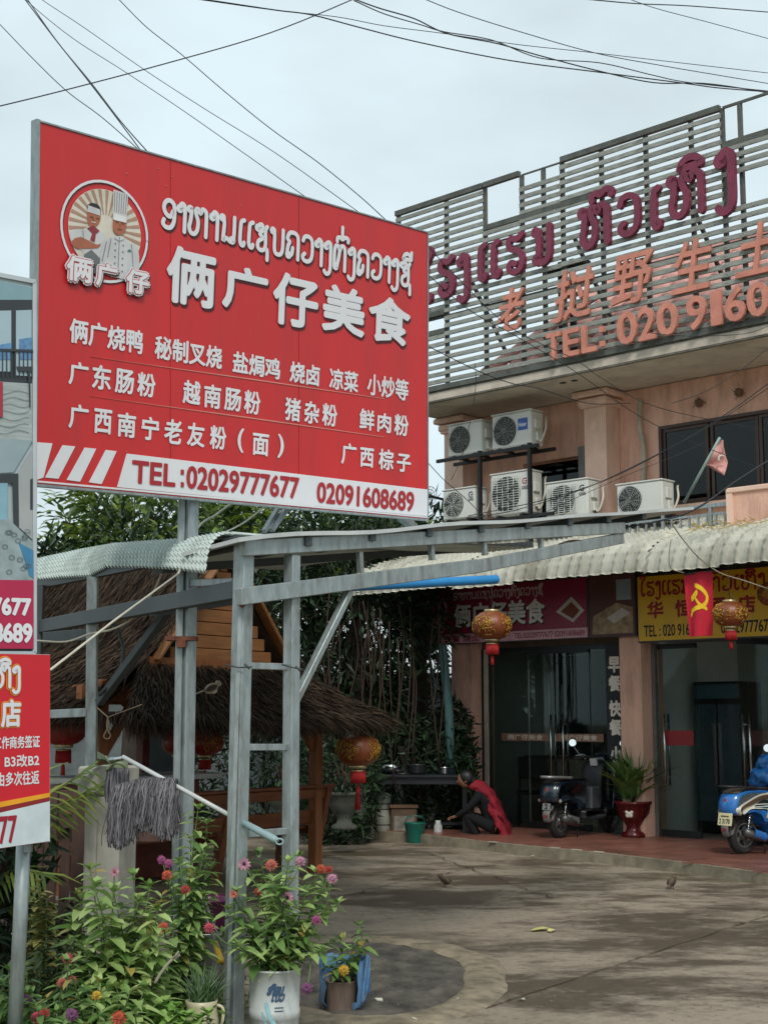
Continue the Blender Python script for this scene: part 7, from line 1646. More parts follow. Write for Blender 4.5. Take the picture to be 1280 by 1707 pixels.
GLZ = mat('red_glaze', '#571518', .25, var=.15)
pr = bthing('planter_anchor', '', '') ; bpy.data.objects.remove(pr)
def onporch(px, py): return ground(px, py, .122)
u1 = urn('red glazed pot with a white flower emblem and a leafy palm beside the dark scooter', 1056, 1382, 18.15, .76, GLZ, G3, 83, .38, .55, 60, False, .50, .11, 'oval', True); u1.location.z = .122
pp_ = ground(1081, 1350, .122); pp_.y = 18.9; rr = random.Random(84); lv = [(Vector((rr.gauss(0, .04), rr.gauss(0, .04), .55)), (Vector((rr.gauss(0, .35), rr.gauss(0, .3), 1))).normalized(), Vector((0, -1, .2)), rr.uniform(.3, .6), .02) for k in range(130)]
leafobj('grass_leaves', lv, G3, u1, 'blade', 'stuff')
# croton by the hut right bottom, foliage around the dark corner
rr = random.Random(90)
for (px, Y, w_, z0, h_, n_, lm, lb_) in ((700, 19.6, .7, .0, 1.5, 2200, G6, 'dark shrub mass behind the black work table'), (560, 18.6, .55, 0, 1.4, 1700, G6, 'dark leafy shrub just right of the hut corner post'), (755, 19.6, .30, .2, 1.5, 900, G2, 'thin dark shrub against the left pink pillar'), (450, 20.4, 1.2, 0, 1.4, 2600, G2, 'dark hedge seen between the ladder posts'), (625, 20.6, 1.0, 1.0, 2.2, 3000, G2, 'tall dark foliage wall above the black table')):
    x_ = at(px, 1200, Y).x; t = thing('shrub', lb_, 'shrub', (x_, Y, 0)); lv = []
    for k in range(n_):
        a = rv(rr); p = Vector((a.x * w_, a.y * .35, z0 + h_ * .5 + a.z * h_ * .55)) * 1.0; lv.append((p, (rv(rr) + Vector((0, -.4, .2))).normalized(), rv(rr), rr.uniform(.10, .22), .045))
    leafobj('foliage', lv, lm, t, 'diamond', 'stuff'); q = MB()
    for k in range(6): q.tube([(rr.uniform(-.2, .2) * w_, 0, 0), (rr.uniform(-.6, .6) * w_, 0, z0 + h_ * .8)], .015, 5)
    q.build('stem', BARK, t)
def spiky(label, px, py, Y, n_, L_):
    p = at(px, py, Y); t = thing('spiky_plant', label, 'plant', p); r2 = random.Random(int(px)); lv = [(Vector((0, 0, 0)), (Vector((r2.gauss(0, .7), r2.gauss(0, .4), 1))).normalized(), Vector((0, -1, .2)), L_ * r2.uniform(.6, 1.1), .035) for k in range(n_)]
    leafobj('blades', lv, leafmat('spiky_leaf', '#2c3b25', '#5f7a48', .5, .2), t, 'blade', 'stuff'); q = MB(); q.tube([(0, 0, -p.z), (0, 0, 0)], .03, 8); q.build('stem', BARK, t)
spiky('spiky leaved plant on a stem beside the thin pole', 690, 1130, 19.6, 34, .32)

# ================================================================== CROUCHING PERSON
def skin_body(name, verts, edges, radii, m, parent, root=0, lv_=2):
    me = bpy.data.meshes.new(name); me.from_pydata([tuple(v) for v in verts], edges, []); me.materials.append(m)
    o = link(name, me, parent); md = o.modifiers.new('skin', 'SKIN'); md.use_smooth_shade = True
    for i, r_ in enumerate(radii):
        sv = me.skin_vertices[0].data[i]; sv.radius = (r_, r_) if not isinstance(r_, tuple) else r_; sv.use_root = (i == root)
    s2 = o.modifiers.new('sub', 'SUBSURF'); s2.levels = s2.render_levels = lv_; return o
SK = mat('skin', '#8f6248', .6, var=.05)
ppx = ground(798, 1384, .0); pe = thing('person', 'person crouching by the black table in dark clothes with a bright red jacket', 'person', (ppx.x - .04, 18.62, .0), R(172)); pe.scale = (.92,) * 3
# local: facing +x (rotated so that it faces picture-left); y to the side
V_ = [(-.10, 0, .24), (-.06, 0, .42), (.06, 0, .60), (.14, 0, .70), (.20, 0, .77), (.28, 0, .82),      # pelvis, spine, chest, neck, head
      (-.06, .11, .24), (.30, .13, .40), (.12, .12, .09), (.24, .13, .03), (-.06, -.11, .24), (.30, -.13, .40), (.12, -.12, .09), (.24, -.13, .03),
      (.10, .17, .65), (.26, .19, .47), (.42, .12, .38), (.10, -.17, .65), (.26, -.19, .47), (.42, -.10, .36)]
E_ = [(0, 1), (1, 2), (2, 3), (3, 4), (4, 5), (0, 6), (6, 7), (7, 8), (8, 9), (0, 10), (10, 11), (11, 12), (12, 13), (2, 14), (14, 15), (15, 16), (2, 17), (17, 18), (18, 19)]
rad = [.13, .125, .14, .07, .055, .06, .095, .07, .045, .04, .095, .07, .045, .04, .065, .045, .03, .065, .045, .03]
skin_body('body', V_, E_, rad, mat('dark_clothes', '#101114', .9, var=.3, vscale=9, bump=1.0, bscale=11), pe)
q = MB(); q.ball((.30, 0, .86), .098, 16, 12, (1.05, .85, 1.18), Matrix.Rotation(R(30), 3, 'Y')); q.ball((.40, 0, .835), .018, 8, 6, (1.2, .8, 1)); 
for sy in (-1, 1): q.ball((.285, sy * .085, .85), .022, 8, 6, (.8, .4, 1.2))
q.build('head', SK, pe)
q = MB()
for sy in (-1, 1): q.ball((.385, sy * .033, .868), .011, 8, 6)
q.build('eye', mat('near_black', '#15171c'), pe)
q = MB(); q.ball((.385, 0, .798), .02, 8, 6, (.5, 1.2, .4)); q.build('mouth', mat('lip', '#7a4238', .6), pe)
q = MB(); q.ball((.275, 0, .885), .108, 16, 12, (1.05, .92, 1.1), Matrix.Rotation(R(30), 3, 'Y')); q.ball((.21, 0, .84), .08, 12, 8, (1, .9, 1.2)); q.build('hair', mat('black_hair', '#121113', .5), pe)
# red jacket draped down the back
q = MB(); vs = []; nU, nV = 14, 12
bp2 = catmull([(.16, 0, .80), (.04, 0, .74), (-.08, 0, .60), (-.16, 0, .42), (-.24, 0, .22), (-.30, 0, .02)], 4)
for i, p in enumerate(bp2):
    f_ = i / (len(bp2) - 1); wd_ = .16 + .03 * f_
    for j in range(nU + 1):
        a = -2.0 + 4.0 * j / nU; fold = .026 * math.sin(j * 2.1 + i * .45) * (.35 + f_) + .014 * math.sin(i * 1.9 + j * .8); vs.append((p.x - (.10 + .02 * f_) * math.cos(a) + .06 + fold, wd_ * math.sin(a) * .95 + fold, p.z + (.07 - .06 * f_) * math.cos(a) + .008 * math.sin(j * 1.7)))
n2_ = nU + 1; fs = [(i * n2_ + j, i * n2_ + j + 1, (i + 1) * n2_ + j + 1, (i + 1) * n2_ + j) for i in range(len(bp2) - 1) for j in range(nU)]
q.add(vs, fs, None, True)
q.build('jacket', mat('red_jacket', '#8a1024', .75, var=.25, vscale=9, bump=1.0, bscale=12), pe)
for sy in (-1, 1):
    q = MB(); q.ball((.22, sy * .13, .035), .05, 12, 8, (2.3, .85, .7)); q.build('shoe', mat('white_shoe', '#bdbdbd', .6), pe)
# hands: palm with five fingers each
for sy, wx, wy, wz in ((1, .42, .12, .38), (-1, .42, -.10, .36)):
    vv = [(wx - .01, wy, wz), (wx + .045, wy, wz - .015)]; ee = [(0, 1)]; rr2 = [.016, (.020, .012)]
    for k in range(4):
        b0 = len(vv); off = (-.018 + .012 * k) ; L0 = (.028, .033, .030, .024)[k]
        vv += [(wx + .075, wy + off * sy, wz - .02), (wx + .075 + L0, wy + off * sy, wz - .035), (wx + .078 + L0 * 1.3, wy + off * sy * .9, wz - .06)]; ee += [(1, b0), (b0, b0 + 1), (b0 + 1, b0 + 2)]; rr2 += [.0085, .0075, .006]
    b0 = len(vv); vv += [(wx + .02, wy - .026 * sy, wz - .005), (wx + .045, wy - .04 * sy, wz - .02), (wx + .065, wy - .035 * sy, wz - .035)]; ee += [(0, b0), (b0, b0 + 1), (b0 + 1, b0 + 2)]; rr2 += [.010, .008, .007]
    skin_body('hand', vv, ee, rr2, SK, pe, 0, 1)

# ================================================================== SCOOTERS
RUB = mat('tyre_rubber', '#232222', .85, var=.2, vscale=20, dirt=.5, dirtcol='#5a4f42'); CST = mat('cast_grey', '#777876', .45, metal=.5, var=.15)
def side_panel(mb, pts, y0, y1, bulge=.0, k=4):
    """closed side outline in x,z; rounded body of width y0..y1"""
    P_ = [(p.x, p.y) for p in catmull([(a, b, 0) for a, b in pts], k, True)]; n = len(P_); cx_ = sum(p[0] for p in P_) / n; cz_ = sum(p[1] for p in P_) / n; w_ = (y1 - y0) / 2; ym = (y0 + y1) / 2; vs = []
    lev = [(-1, .80), (-.88, .93), (-.5, 1.0), (0, 1.0 + bulge), (.5, 1.0), (.88, .93), (1, .80)]
    for yv, sc in lev:
        for (x, z) in P_: vs.append((cx_ + (x - cx_) * sc, ym + yv * w_, cz_ + (z - cz_) * sc))
    fs = [(l * n + i, l * n + (i + 1) % n, (l + 1) * n + (i + 1) % n, (l + 1) * n + i) for l in range(6) for i in range(n)]
    fs += [tuple(range(n)), tuple(range(7 * n - 1, 6 * n - 1, -1))]; mb.add(vs, fs, None, True)
def wheel(sc_, x_, r_, wd, parent):
    t_ = MB(); M_ = Matrix.Rotation(R(90), 3, 'X'); prof = [(r_ - .075, -wd * .5), (r_ - .03, -wd * .55), (r_ - .006, -wd * .3), (r_, 0), (r_ - .006, wd * .3), (r_ - .03, wd * .55), (r_ - .075, wd * .5)]
    t_.lathe(prof + [prof[0]], 40, (x_, 0, r_), M_)
    for k in range(36):
        a = k * math.pi / 18; t_.box((x_ + (r_ - .003) * math.cos(a), 0, r_ + (r_ - .003) * math.sin(a)), (.012, wd * .7, .012), Matrix.Rotation(-a, 3, 'Y'))
    ty = t_.build('tyre', RUB, parent)
    q = MB(); q.lathe([(r_ - .10, -wd * .35), (r_ - .075, -wd * .5), (r_ - .075, wd * .5), (r_ - .10, wd * .35), (r_ - .10, -wd * .35)], 36, (x_, 0, r_), M_)
    for k in range(5):
        a = k * 2 * math.pi / 5; q.bar((x_, 0, r_), (x_ + (r_ - .09) * math.cos(a), 0, r_ + (r_ - .09) * math.sin(a)), .035, .03, up=(0, 1, 0))
    q.lathe([(.05, -wd * .5), (.06, 0), (.05, wd * .5)], 16, (x_, 0, r_), M_); q.build('rim', CST, ty)
def scooter(label, loc, rz, cbody, cpan, cseat, plate, blue=False):
    s_ = thing('scooter', label, 'scooter', loc, rz, 'scooters parked on the tiled porch'); r_ = .225 if blue else .22; WB = 1.25
    wheel(s_, 0, r_, .10, s_); wheel(s_, WB, r_, .09, s_)
    q = MB(); side_panel(q, [(-.28, .62), (-.20, .74), (.05, .78), (.40, .76), (.52, .66), (.50, .42), (.30, .34), (.22, .44), (.06, .50), (-.16, .47), (-.27, .50)], -.15, .15, .02); q.build('tail_body', cbody, s_)
    if blue:
        q = MB(); side_panel(q, [(-.26, .56), (-.05, .66), (.20, .74), (.42, .73), (.52, .58), (.44, .42), (.28, .40), (.32, .52), (.15, .54), (-.05, .54), (-.2, .47)], -.165, .165); q.build('side_band', cpan, s_)
        q = MB(); side_panel(q, [(.02, .57), (.20, .66), (.34, .64), (.36, .54), (.16, .55)], -.168, .168); q.build('side_graphic', mat('teal_graphic', '#1e4a52', .4, var=.5, vscale=30), s_)
        for z in (.57, .60):
            q = MB(); q.box((.20, -.170, z), (.28, .004, .008)); q.build('graphic_line', mat('print_white', '#e8e8e4'), s_)
    q = MB(); side_panel(q, [(-.20, .76), (.0, .80), (.25, .79), (.44, .80), (.56, .76), (.50, .72), (-.16, .72)], -.13, .13); q.build('seat', cseat, s_)
    # floorboard, leg shield, front
    q = MB(); side_panel(q, [(.42, .36), (.95, .34), (1.0, .27), (.9, .22), (.46, .22), (.40, .28)], -.15, .15); q.build('floorboard', cpan if not blue else cbody, s_)
    q = MB(); side_panel(q, [(.88, .30), (.98, .60), (1.02, .92), (1.10, .98), (1.14, .88), (1.12, .60), (1.06, .34), (1.0, .26)], -.19, .19); q.build('leg_shield', cpan if blue else cbody, s_)
    q = MB(); side_panel(q, [(WB - .24, .30), (WB - .10, .45), (WB + .10, .46), (WB + .26, .32), (WB + .18, .38), (WB, .41), (WB - .14, .36)], -.075, .075); q.build('front_fender', cbody, s_)
    q = MB(); side_panel(q, [(-.26, .36), (-.20, .46), (-.05, .48), (.10, .47), (.0, .45), (-.16, .42)], -.07, .07); q.build('rear_fender', mat('black_plastic', '#1e1f21', .5), s_)
    for sy in (-1, 1):
        q = MB(); q.tube([(WB + .0, sy * .065, r_), (WB - .06, sy * .065, .5)], .022, 8); q.build('fork', CST, s_)
    q = MB(); q.tube([(WB - .10, 0, .5), (1.06, 0, 1.02)], .025, 8); q.build('steering_column', mat('black_plastic', '#1e1f21'), s_)
    q = MB(); side_panel(q, [(.98, .96), (.96, 1.05), (1.04, 1.12), (1.14, 1.08), (1.16, .98), (1.08, .93)], -.10, .10); q.build('head_cowl', cbody, s_)
    q = MB(); q.ball((1.16, 0, 1.02), .06, 14, 10, (.5, 1, 1)); q.build('headlight', mat('lamp_glass', '#b9bdbc', .15), s_)
    q = MB(); q.tube(catmull([(.93, -.32, 1.04), (1.0, -.20, 1.07), (1.04, 0, 1.05), (1.0, .20, 1.07), (.93, .32, 1.04)], 5), .012, 8); hb2 = q.build('handlebar', mat('black_plastic', '#1e1f21'), s_)
    for sy in (-1, 1):
        q = MB(); q.tube([(.96, sy * .26, 1.055), (.90, sy * .36, 1.03)], .018, 8); q.build('grip', RUB, hb2)
        q = MB(); q.tube(catmull([(1.02, sy * .23, 1.065), (1.0, sy * .27, 1.10), (.93, sy * .35, 1.075)], 4), .006, 5); q.build('brake_lever', CHR, hb2)
        q = MB(); q.tube(catmull([(1.0, sy * .22, 1.03), (1.02, sy * .34, 1.10), (.99, sy * .43, 1.22)], 4), .005, 6); mi = q.build('mirror_stem', CHR, s_)
        mn = Matrix.Rotation(-rz, 3, 'Z') @ Vector((-loc[0], -loc[1], 0)).normalized(); mn = (mn * math.cos(R(17)) + Vector((0, 0, math.sin(R(17))))).normalized(); MQ = mn.to_track_quat('Z', 'Y').to_matrix()
        q = MB(); q.lathe([(.0001, -.026), (.03, -.024), (.055, -.012), (.056, .0), (.050, .001)], 24, (.98, sy * .43, 1.26), MQ); q.build('mirror_housing', mat('black_plastic', '#1e1f21'), mi)
        q = MB(); q.add([(.052 * math.cos(a), .052 * math.sin(a), .004) for a in [k * math.pi / 14 for k in range(28)]], [tuple(range(28))], Matrix.Translation((.98, sy * .43, 1.26)) @ MQ.to_4x4()); q.build('mirror_glass', mat('mirror_glass', '#f2f5f5', .05, metal=1.0, var=.01), mi)
    # rear rack / grab rail
    q = MB(); q.tube(catmull([(.12, -.15, .80), (-.16, -.14, .815), (-.29, -.07, .82), (-.31, 0, .82), (-.29, .07, .82), (-.16, .14, .815), (.12, .15, .80)], 5), .014 if blue else .021, 8); q.build('grab_rail', mat('rail_grey', '#8f9290', .35, metal=.6) if not blue else mat('black_plastic', '#1e1f21'), s_)
    # tail lamp, indicators, plate
    q = MB(); q.ball((-.262, 0, .60), .07, 14, 10, (.35, .8, 1.1)); tl2 = q.build('tail_light', mat('tail_red', '#8c1f1c', .2, var=.1), s_); q = MB(); q.ball((-.272, 0, .545), .04, 10, 8, (.4, 1, .7)); q.build('lamp_lens', mat('lamp_clear', '#d5d8d8', .15), tl2)
    for sy in (-1, 1):
        q = MB(); q.tube([(-.18, sy * .08, .50), (-.20, sy * .16, .50)], .008, 6); q.ball((-.20, sy * .17, .50), .028, 12, 8, (.8, .8, 1)); q.build('indicator', mat('indicator_grey', '#8f8d86', .25), s_)
    pw_ = 1.0 if blue else .55; q = MB(); q.box((-.285, 0, .425), (.012, .22 * pw_, .15 * (1 if blue else .6)), Matrix.Rotation(R(10), 3, 'Y')); pl2 = q.build('number_plate', mat('plate_cream', '#d9d2a8', .5, dirt=.2) if blue else mat('plate_grey', '#7f8280', .5), s_)
    if plate:
        mb = text_mb(plate, -.085 if blue else -.03, .375 if blue else .395, .085 if blue else .03, .43 if blue else .455, 0, .002); mb.v = [(-.2935 + y * 1.0 + (z - .425) * .17, -x, z) for x, y, z in mb.v]; mb.build('lettering', mat('print_black', '#16181c'), pl2)
        q = MB(); q.box((-.2885, 0, .462), (.004, .13 * pw_ * pw_, .014 * pw_)); q.build('plate_heading', mat('plate_brown', '#6f5a3a', .6), pl2)
    q = MB(); side_panel(q, [(-.31, .34), (-.24, .40), (-.17, .36), (-.20, .25), (-.28, .22)], -.06, .06); mf = q.build('mud_flap', mat('flap_grey', '#6e6c69', .6), s_); q = MB(); q.box((-.305, 0, .30), (.012, .07, .03)); q.build('reflector', mat('reflector_red', '#8a2a34', .3), mf)
    # engine block, exhaust, stand, shock
    q = MB(); side_panel(q, [(-.06, .18), (.02, .30), (.34, .32), (.44, .24), (.30, .14), (.06, .12)], .05, .13); q.build('engine_case', CST if not blue else mat('engine_dark', '#3f4041', .5, metal=.3), s_)
    q = MB(); q.tube([(.42, -.11, .16), (.25, -.12, .17)], .018, 8); q.tube([(.27, -.125, .18), (.05, -.13, .23), (-.10, -.135, .275)], [.045, .058, .052], 16); ex = q.build('exhaust', mat('exhaust_grey', '#5b5c5b', .4, metal=.6), s_)
    if blue: q = MB(); q.tube([(.24, -.135, .20), (.02, -.14, .26)], [.056, .062], 16, cap=False); q.build('heat_guard', mat('scooter_blue', '#1e63b0'), ex)
    else: q = MB(); q.box((.12, -.15, .24), (.26, .05, .10), Matrix.Rotation(R(12), 3, 'Y'), bev=.015); q.build('heat_guard', mat('guard_grey', '#8a8a88', .35, metal=.5), ex)
    for sy in (-1, 1):
        q = MB(); q.tube([(.0, sy * .085, r_ + .02), (.06, sy * .09, .52)], .014, 8)
        for k in range(7): z = .28 + k * .03; q.tube([(.012 + k * .006 + .026 * math.cos(a), sy * .087 + .026 * math.sin(a), z) for a in [j * math.pi / 5 for j in range(10)]], .005, 4, closed=True)
        q.build('shock_absorber', CHR, s_)
    q = MB(); q.tube(catmull([(.36, .12, .2), (.30, .16, .05), (.27, .20, .0)], 4), .010, 6); q.tube([(.30, -.1, .2), (.24, -.13, .0)], .010, 6); q.build('stand', BLK, s_)
    q = MB(); q.tube(catmull([(1.0, -.14, 1.02), (1.12, -.12, .9), (1.14, -.04, .7)], 4), .006, 5); q.build('brake_cable', BLK, s_)
    return s_
HW = math.atan2(.725, .689)
NAVY = mat('scooter_navy', '#12202c', .25, var=.15, spec=.6, coat=.4); DGY = mat('scooter_dark_grey', '#2b2e31', .45, var=.15)
p_ = ground(932, 1397, .122)
s1 = scooter('dark navy scooter with a loaded black bag in front of the food shop door', (p_.x, p_.y, .122), R(48), NAVY, DGY, mat('seat_black', '#161616', .55), '2', False); s1.scale = (.9,) * 3
# cargo on the dark scooter
cg = thing('black_bag', 'black bag hanging between the handlebars of the dark scooter', 'bag', s1.location + Vector((math.cos(s1.rotation_euler.z), math.sin(s1.rotation_euler.z), 0)) * .82 + Vector((0, 0, .38)), s1.rotation_euler.z)
q = MB(); side_panel(q, [(-.10, 0), (-.13, .3), (-.06, .52), (.06, .5), (.08, .2), (.06, 0)], -.16, .16, .05); q.build('bag_body', mat('bag_black', '#17181b', .5, var=.3, vscale=12), cg); q = MB(); q.box((-.11, -.05, .52), (.02, .10, .09), Matrix.Rotation(R(-15), 3, 'Y')); q.build('white_tag', mat('white_plastic', '#b9bcb9'), cg)
sm = thing('front_basket', 'grey plastic box under the handlebars of the dark scooter', 'box', s1.location + Vector((math.cos(s1.rotation_euler.z), math.sin(s1.rotation_euler.z), 0)) * .62 + Vector((0, 0, .32)), s1.rotation_euler.z); q = MB(); q.box((0, 0, .14), (.22, .28, .28), bev=.02); q.build('box_body', mat('box_grey', '#4a4f52', .5), sm)
BLU = mat('scooter_blue', '#2a70b8', .25, var=.1, spec=.6, coat=.4)
p_ = ground(1238, 1424, .122)
s2 = scooter('blue and white scooter with a cream number plate at the right edge', (p_.x, p_.y, .122), R(33), BLU, mat('scooter_white', '#cfcdb9', .35, var=.06), mat('seat_brown', '#40382f', .6), '2 3170', True); s2.scale = (.88,) * 3
# blue helmet / bag on the scooter seat
hl = s2.location + Vector((math.cos(s2.rotation_euler.z), math.sin(s2.rotation_euler.z), 0)) * .50 + Vector((0, 0, .69)); bg_ = thing('blue_bag', 'bright blue bag with a blue bottle riding on the scooter seat', 'bag', hl, s2.rotation_euler.z)
q = MB(); side_panel(q, [(-.18, 0), (-.2, .16), (-.1, .22), (.12, .22), (.2, .1), (.16, 0)], -.17, .17, .06); rr = random.Random(3); q.v = [(x + .02 * math.sin(y * 60 + z * 31), y + .018 * math.sin(x * 47 + z * 53), z + .018 * math.sin(x * 41 + y * 37)) for x, y, z in q.v]; q.build('bag_body', mat('shiny_blue', '#1b5288', .22, var=.5, vscale=16, bump=.8, bscale=22), bg_); q = MB(); side_panel(q, [(-.12, .18), (-.14, .30), (-.06, .36), (.05, .33), (.08, .2)], -.08, .10, .05); q.v = [(x + .012 * math.sin(y * 70 + z * 41), y + .012 * math.sin(x * 57 + z * 63), z + .014 * math.sin(x * 51 + y * 47)) for x, y, z in q.v]; q.build('bag_top', mat('shiny_blue', '#1c66b4'), bg_)

# ================================================================== RED FLAG, FADED FLAG
fg2 = thing('red_flag', 'red flag with a yellow hammer and sickle hanging under the awning', 'flag', B(1.0, 1.95, 0), BA)
fgi = fg2.matrix_basis.inverted()
def fl_(px, py): p = fgi @ onplane(px, py, B(1.0, 1.95, 0), BNRM); return p.x, p.z
FLR = mat('flag_red', '#c1122d', .7, var=.1, vscale=8); FLY = mat('flag_yellow', '#f0c419', .6)
tlx, tlz = fl_(1141, 958); trx, trz = fl_(1188, 951); blx, blz = fl_(1148, 1062); brx, brz = fl_(1190, 1060)
def fpt(u_, v_): 
    x_ = (tlx + (trx - tlx) * u_) * (1 - v_) + (blx + (brx - blx) * u_) * v_; z_ = (tlz + (trz - tlz) * u_) * (1 - v_) + (blz + (brz - blz) * u_) * v_
    return Vector((x_ , .035 * math.sin(u_ * 8 + v_ * 1.5) * (.3 + .7 * v_) - .02, z_))
vs = [fpt(i / 20, j / 24) for i in range(21) for j in range(25)]; q = MB(); q.add(vs, [(i * 25 + j, i * 25 + j + 1, (i + 1) * 25 + j + 1, (i + 1) * 25 + j) for i in range(20) for j in range(24)], None, True); q.build('cloth', FLR, fg2)
def fstroke(pts, w_):
    q = MB(); P2 = [(p.x, p.y) for p in catmull([(a, b, 0) for a, b in pts], 5)]; q.ribbon(P2, w_, 0, 0, 4)
    q.v = [tuple(fpt(x, z) + Vector((0, -.006, 0))) for x, y, z in q.v]; return q.build('emblem', FLY, fg2)
# drawn in cloth coordinates (u right, v down)
fstroke([(.42, .20), (.66, .27), (.80, .40), (.70, .52), (.42, .56), (.22, .60)], .075); fstroke([(.18, .66), (.28, .58)], .07)
fstroke([(.25, .40), (.46, .32)], .10); fstroke([(.34, .36), (.56, .50), (.76, .58)], .055)
q = MB(); q.tube([tuple(fpt(0, 0)), tuple(fpt(1, 0))], .012, 6); q.build('top_rod', DKS, fg2)
# faded pink flag on a pole
fp = thing('faded_flag', 'washed-out pink flag drooping from a slanting pale pole above the awning', 'flag', (0, 0, 0)); pa, pb2 = at(1140, 838, 15.3), at(1200, 729, 15.0)
q = MB(); q.tube([pa, pb2], .016, 8); q.build('flag_pole', mat('pale_pole', '#8ea39c', .5, dirt=.3), fp)
FP = mat('faded_pink', '#c48f88', .8, var=.3, vscale=8); q = MB(); vs = []
top = [at(1200, 732, 15), at(1192, 748, 15), at(1184, 762, 15), at(1178, 775, 15)]; bot = [at(1206, 735, 15), at(1213, 770, 15.02), at(1206, 793, 15.0), at(1183, 777, 15)]
for i in range(13):
    k = min(2, i // 4); f_ = i / 4 - k; a = top[k].lerp(top[k + 1], f_); b = bot[k].lerp(bot[k + 1], f_)
    for j in range(9): v_ = j / 8; p = a.lerp(b, v_); p.y += .035 * math.sin(v_ * 7 + i * .6); vs.append(tuple(p))
q.add(vs, [(i * 9 + j, i * 9 + j + 1, (i + 1) * 9 + j + 1, (i + 1) * 9 + j) for i in range(12) for j in range(8)], None, True); q.build('cloth', FP, fp)
q = MB(); c3 = at(1203, 765, 14.93); q.tube([(c3.x + .035 * math.cos(a), c3.y, c3.z + .04 * math.sin(a)) for a in [.5, 1.2, 1.9, 2.6, 3.3, 4.0]], .012, 5); q.build('emblem', mat('faded_white', '#d8c6bd', .8), fp)

# ================================================================== OVERHEAD WIRES
WIR = mat('wire_black', '#23282c', .6, var=.05)
def wire(pts, Y0, Y1, wpx, label, m=WIR, name='overhead_wire', group='wires crossing the sky'):
    n = len(pts); P_ = [at(px, py, Y0 + (Y1 - Y0) * i / (n - 1)) for i, (px, py) in enumerate(pts)]
    q = MB(); q.tube(catmull(P_, 6), wpx / 2 / F * (Y0 + Y1) / 2, 6); o = q.build(name, m); tag(o, label, 'wire', group); return o
wire([(-60, 190), (0, 176), (110, 149), (280, 104), (450, 54), (595, -5), (660, -35)], 12, 14, 2.4, 'thick wire sweeping from the left edge up to the top middle')
wire([(-40, 0), (0, 40), (50, 92), (110, 150), (170, 195), (235, 252)], 14, 12, 1.6, 'wire dropping from the upper left edge to the billboard top')
wire([(20, -30), (43, 0), (90, 62), (140, 125), (190, 190), (236, 252)], 14, 12, 2.0, 'left one of the two close wires dropping steeply to the billboard')
wire([(22, -34), (45, -3), (95, 68), (150, 135), (200, 200), (250, 257)], 14, 12, 2.0, 'right one of the two close wires dropping steeply to the billboard')
wire([(30, -20), (50, 5), (120, 62), (210, 120), (300, 180), (400, 250), (518, 334)], 15, 13, 1.3, 'lower one of two long parallel wires running down to the billboard top')
wire([(50, -18), (72, 0), (140, 45), (240, 115), (340, 180), (460, 255), (602, 356)], 15, 13, 1.3, 'upper one of two long parallel wires running down to the billboard top')
wire([(180, -20), (200, 0), (245, 45), (305, 92), (370, 148), (450, 213), (530, 270), (600, 327), (645, 368)], 14, 13, 1.7, 'wavy wire running from the top edge down to the right end of the billboard')
wire([(300, -8), (380, 4), (460, 16), (520, 24), (600, 45), (700, 70), (850, 100), (1010, 121), (1140, 138), (1200, 146), (1290, 153)], 13, 16, 2.2, 'wire sagging across the upper sky to the right edge, lowest of the bundle')
wire([(330, -2), (450, 15), (560, 27), (640, 42), (740, 55), (860, 73), (980, 86), (1100, 100), (1290, 122)], 14, 16, 1.3, 'thin pale wire nearly level across the upper sky')
wire([(570, -10), (630, 12), (690, 30), (745, 55), (830, 72), (900, 92), (1000, 118), (1090, 137), (1170, 138), (1240, 147), (1290, 156)], 13, 16, 2.2, 'dark wire winding through the middle of the bundle to the right edge')
wire([(590, 0), (640, 22), (700, 40), (740, 52), (820, 66), (900, 96), (1000, 104), (1090, 125), (1150, 137), (1290, 152)], 13.2, 16.2, 1.8, 'wire twisting around the dark one in the middle bundle')
wire([(690, -10), (760, 18), (860, 50), (990, 87), (1100, 108), (1200, 125), (1290, 140)], 14, 17, 1.5, 'wire running from the top middle diagonally to the right edge')
wire([(960, -4), (1060, 5), (1150, 9), (1290, 20)], 14, 17, 2.0, 'wire crossing the top right corner almost level')
wire([(1030, -10), (1090, 12), (1180, 36), (1290, 66)], 14, 17, 1.3, 'thin wire slanting down through the top right corner')
G_ = 'wires in front of the hotel'
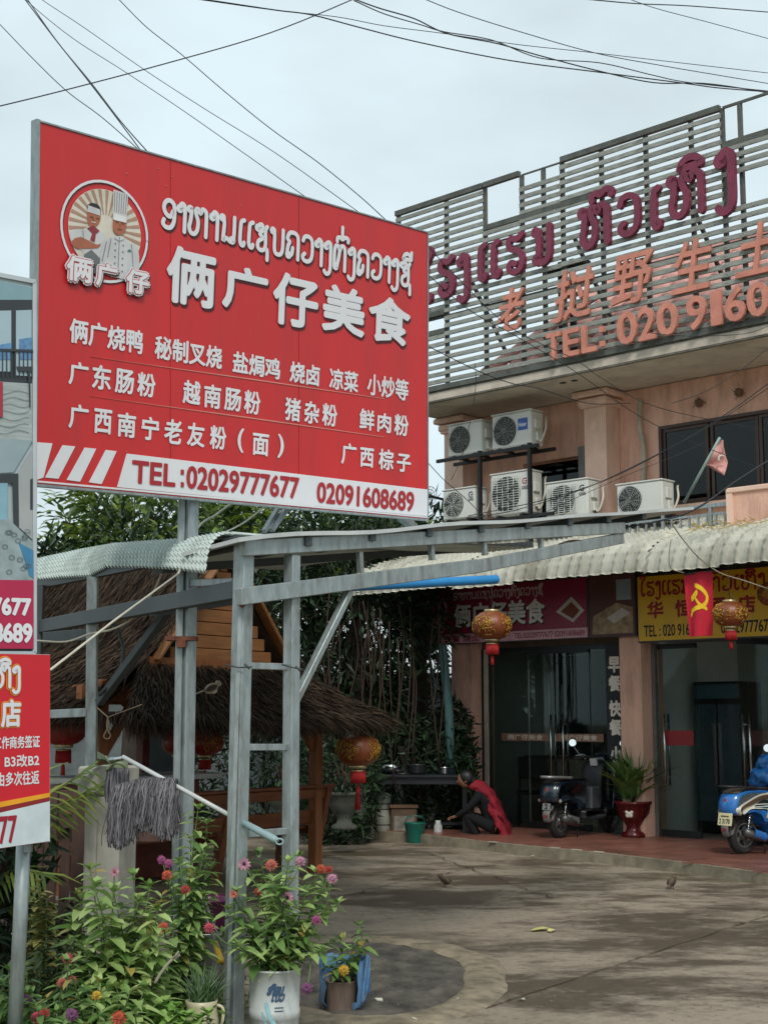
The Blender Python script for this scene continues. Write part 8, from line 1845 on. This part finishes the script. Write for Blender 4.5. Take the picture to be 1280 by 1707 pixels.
wire([(700, 445), (780, 515), (860, 560), (960, 620), (1060, 690), (1150, 735), (1290, 790)], 11, 15, 1.3, 'wire slanting from the billboard edge down across the hotel front', group=G_)
wire([(700, 395), (760, 460), (850, 545), (960, 600), (1010, 635), (1100, 680), (1290, 720)], 11, 15, 1.3, 'upper wire slanting across the slat screen and hotel wall', group=G_)
wire([(710, 575), (790, 615), (850, 638), (900, 648), (980, 672), (1050, 672)], 13, 15, 1.6, 'dark wire drooping under the roof slab to the pink pier', group=G_)
wire([(1290, 632), (1210, 690), (1120, 745), (1010, 800), (900, 835), (780, 860)], 13, 14, 1.6, 'upper of the dark wires rising to the right past the window', group=G_)
wire([(1290, 640), (1200, 700), (1100, 755), (980, 812), (860, 850), (760, 868)], 13, 14, 1.4, 'middle of the dark wires rising to the right past the window', group=G_)
wire([(1290, 762), (1230, 800), (1160, 848), (1100, 868), (1000, 885), (900, 892), (820, 893)], 12.5, 11.5, 3.4, 'thick black cable running from the carport end up to the right', group=G_)
wire([(1120, 672), (1170, 655), (1230, 620), (1290, 572)], 14, 15, 1.3, 'short wire fanning up to the right picture edge over the wall', group=G_)
wire([(1085, 555), (1150, 560), (1240, 556), (1290, 540)], 14, 15, 1.1, 'faint wire along the bottom of the slat screen on the right', group=G_)
wire([(792, 605), (793, 640), (786, 690), (770, 760), (752, 800)], 13, 13.5, 1.0, 'thin slack wire hanging down across the upper left air conditioner', group=G_)
wire([(712, 770), (740, 800), (775, 830), (800, 855)], 13, 13.5, 1.3, 'wire slanting over the low round-fan air conditioner', group=G_)
wire([(1118, 870), (1135, 895), (1165, 930), (1200, 955), (1240, 968), (1290, 985)], 14.5, 15, 2.2, 'pale cable curving below the awning edge past the red flag', mat('dusty_cable', '#8f8a76', .8), 'cable', G_)
wire([(1118, 900), (1115, 930), (1119, 948), (1140, 955)], 14.6, 14.8, 1.6, 'short looped cable at the awning edge left of the red flag', mat('dusty_cable', '#8f8a76'), 'cable', G_)
wire([(880, 868), (960, 830), (1050, 790), (1120, 762), (1180, 735)], 13, 14, 1.0, 'fine wire crossing in front of the lone air conditioner', group=G_)
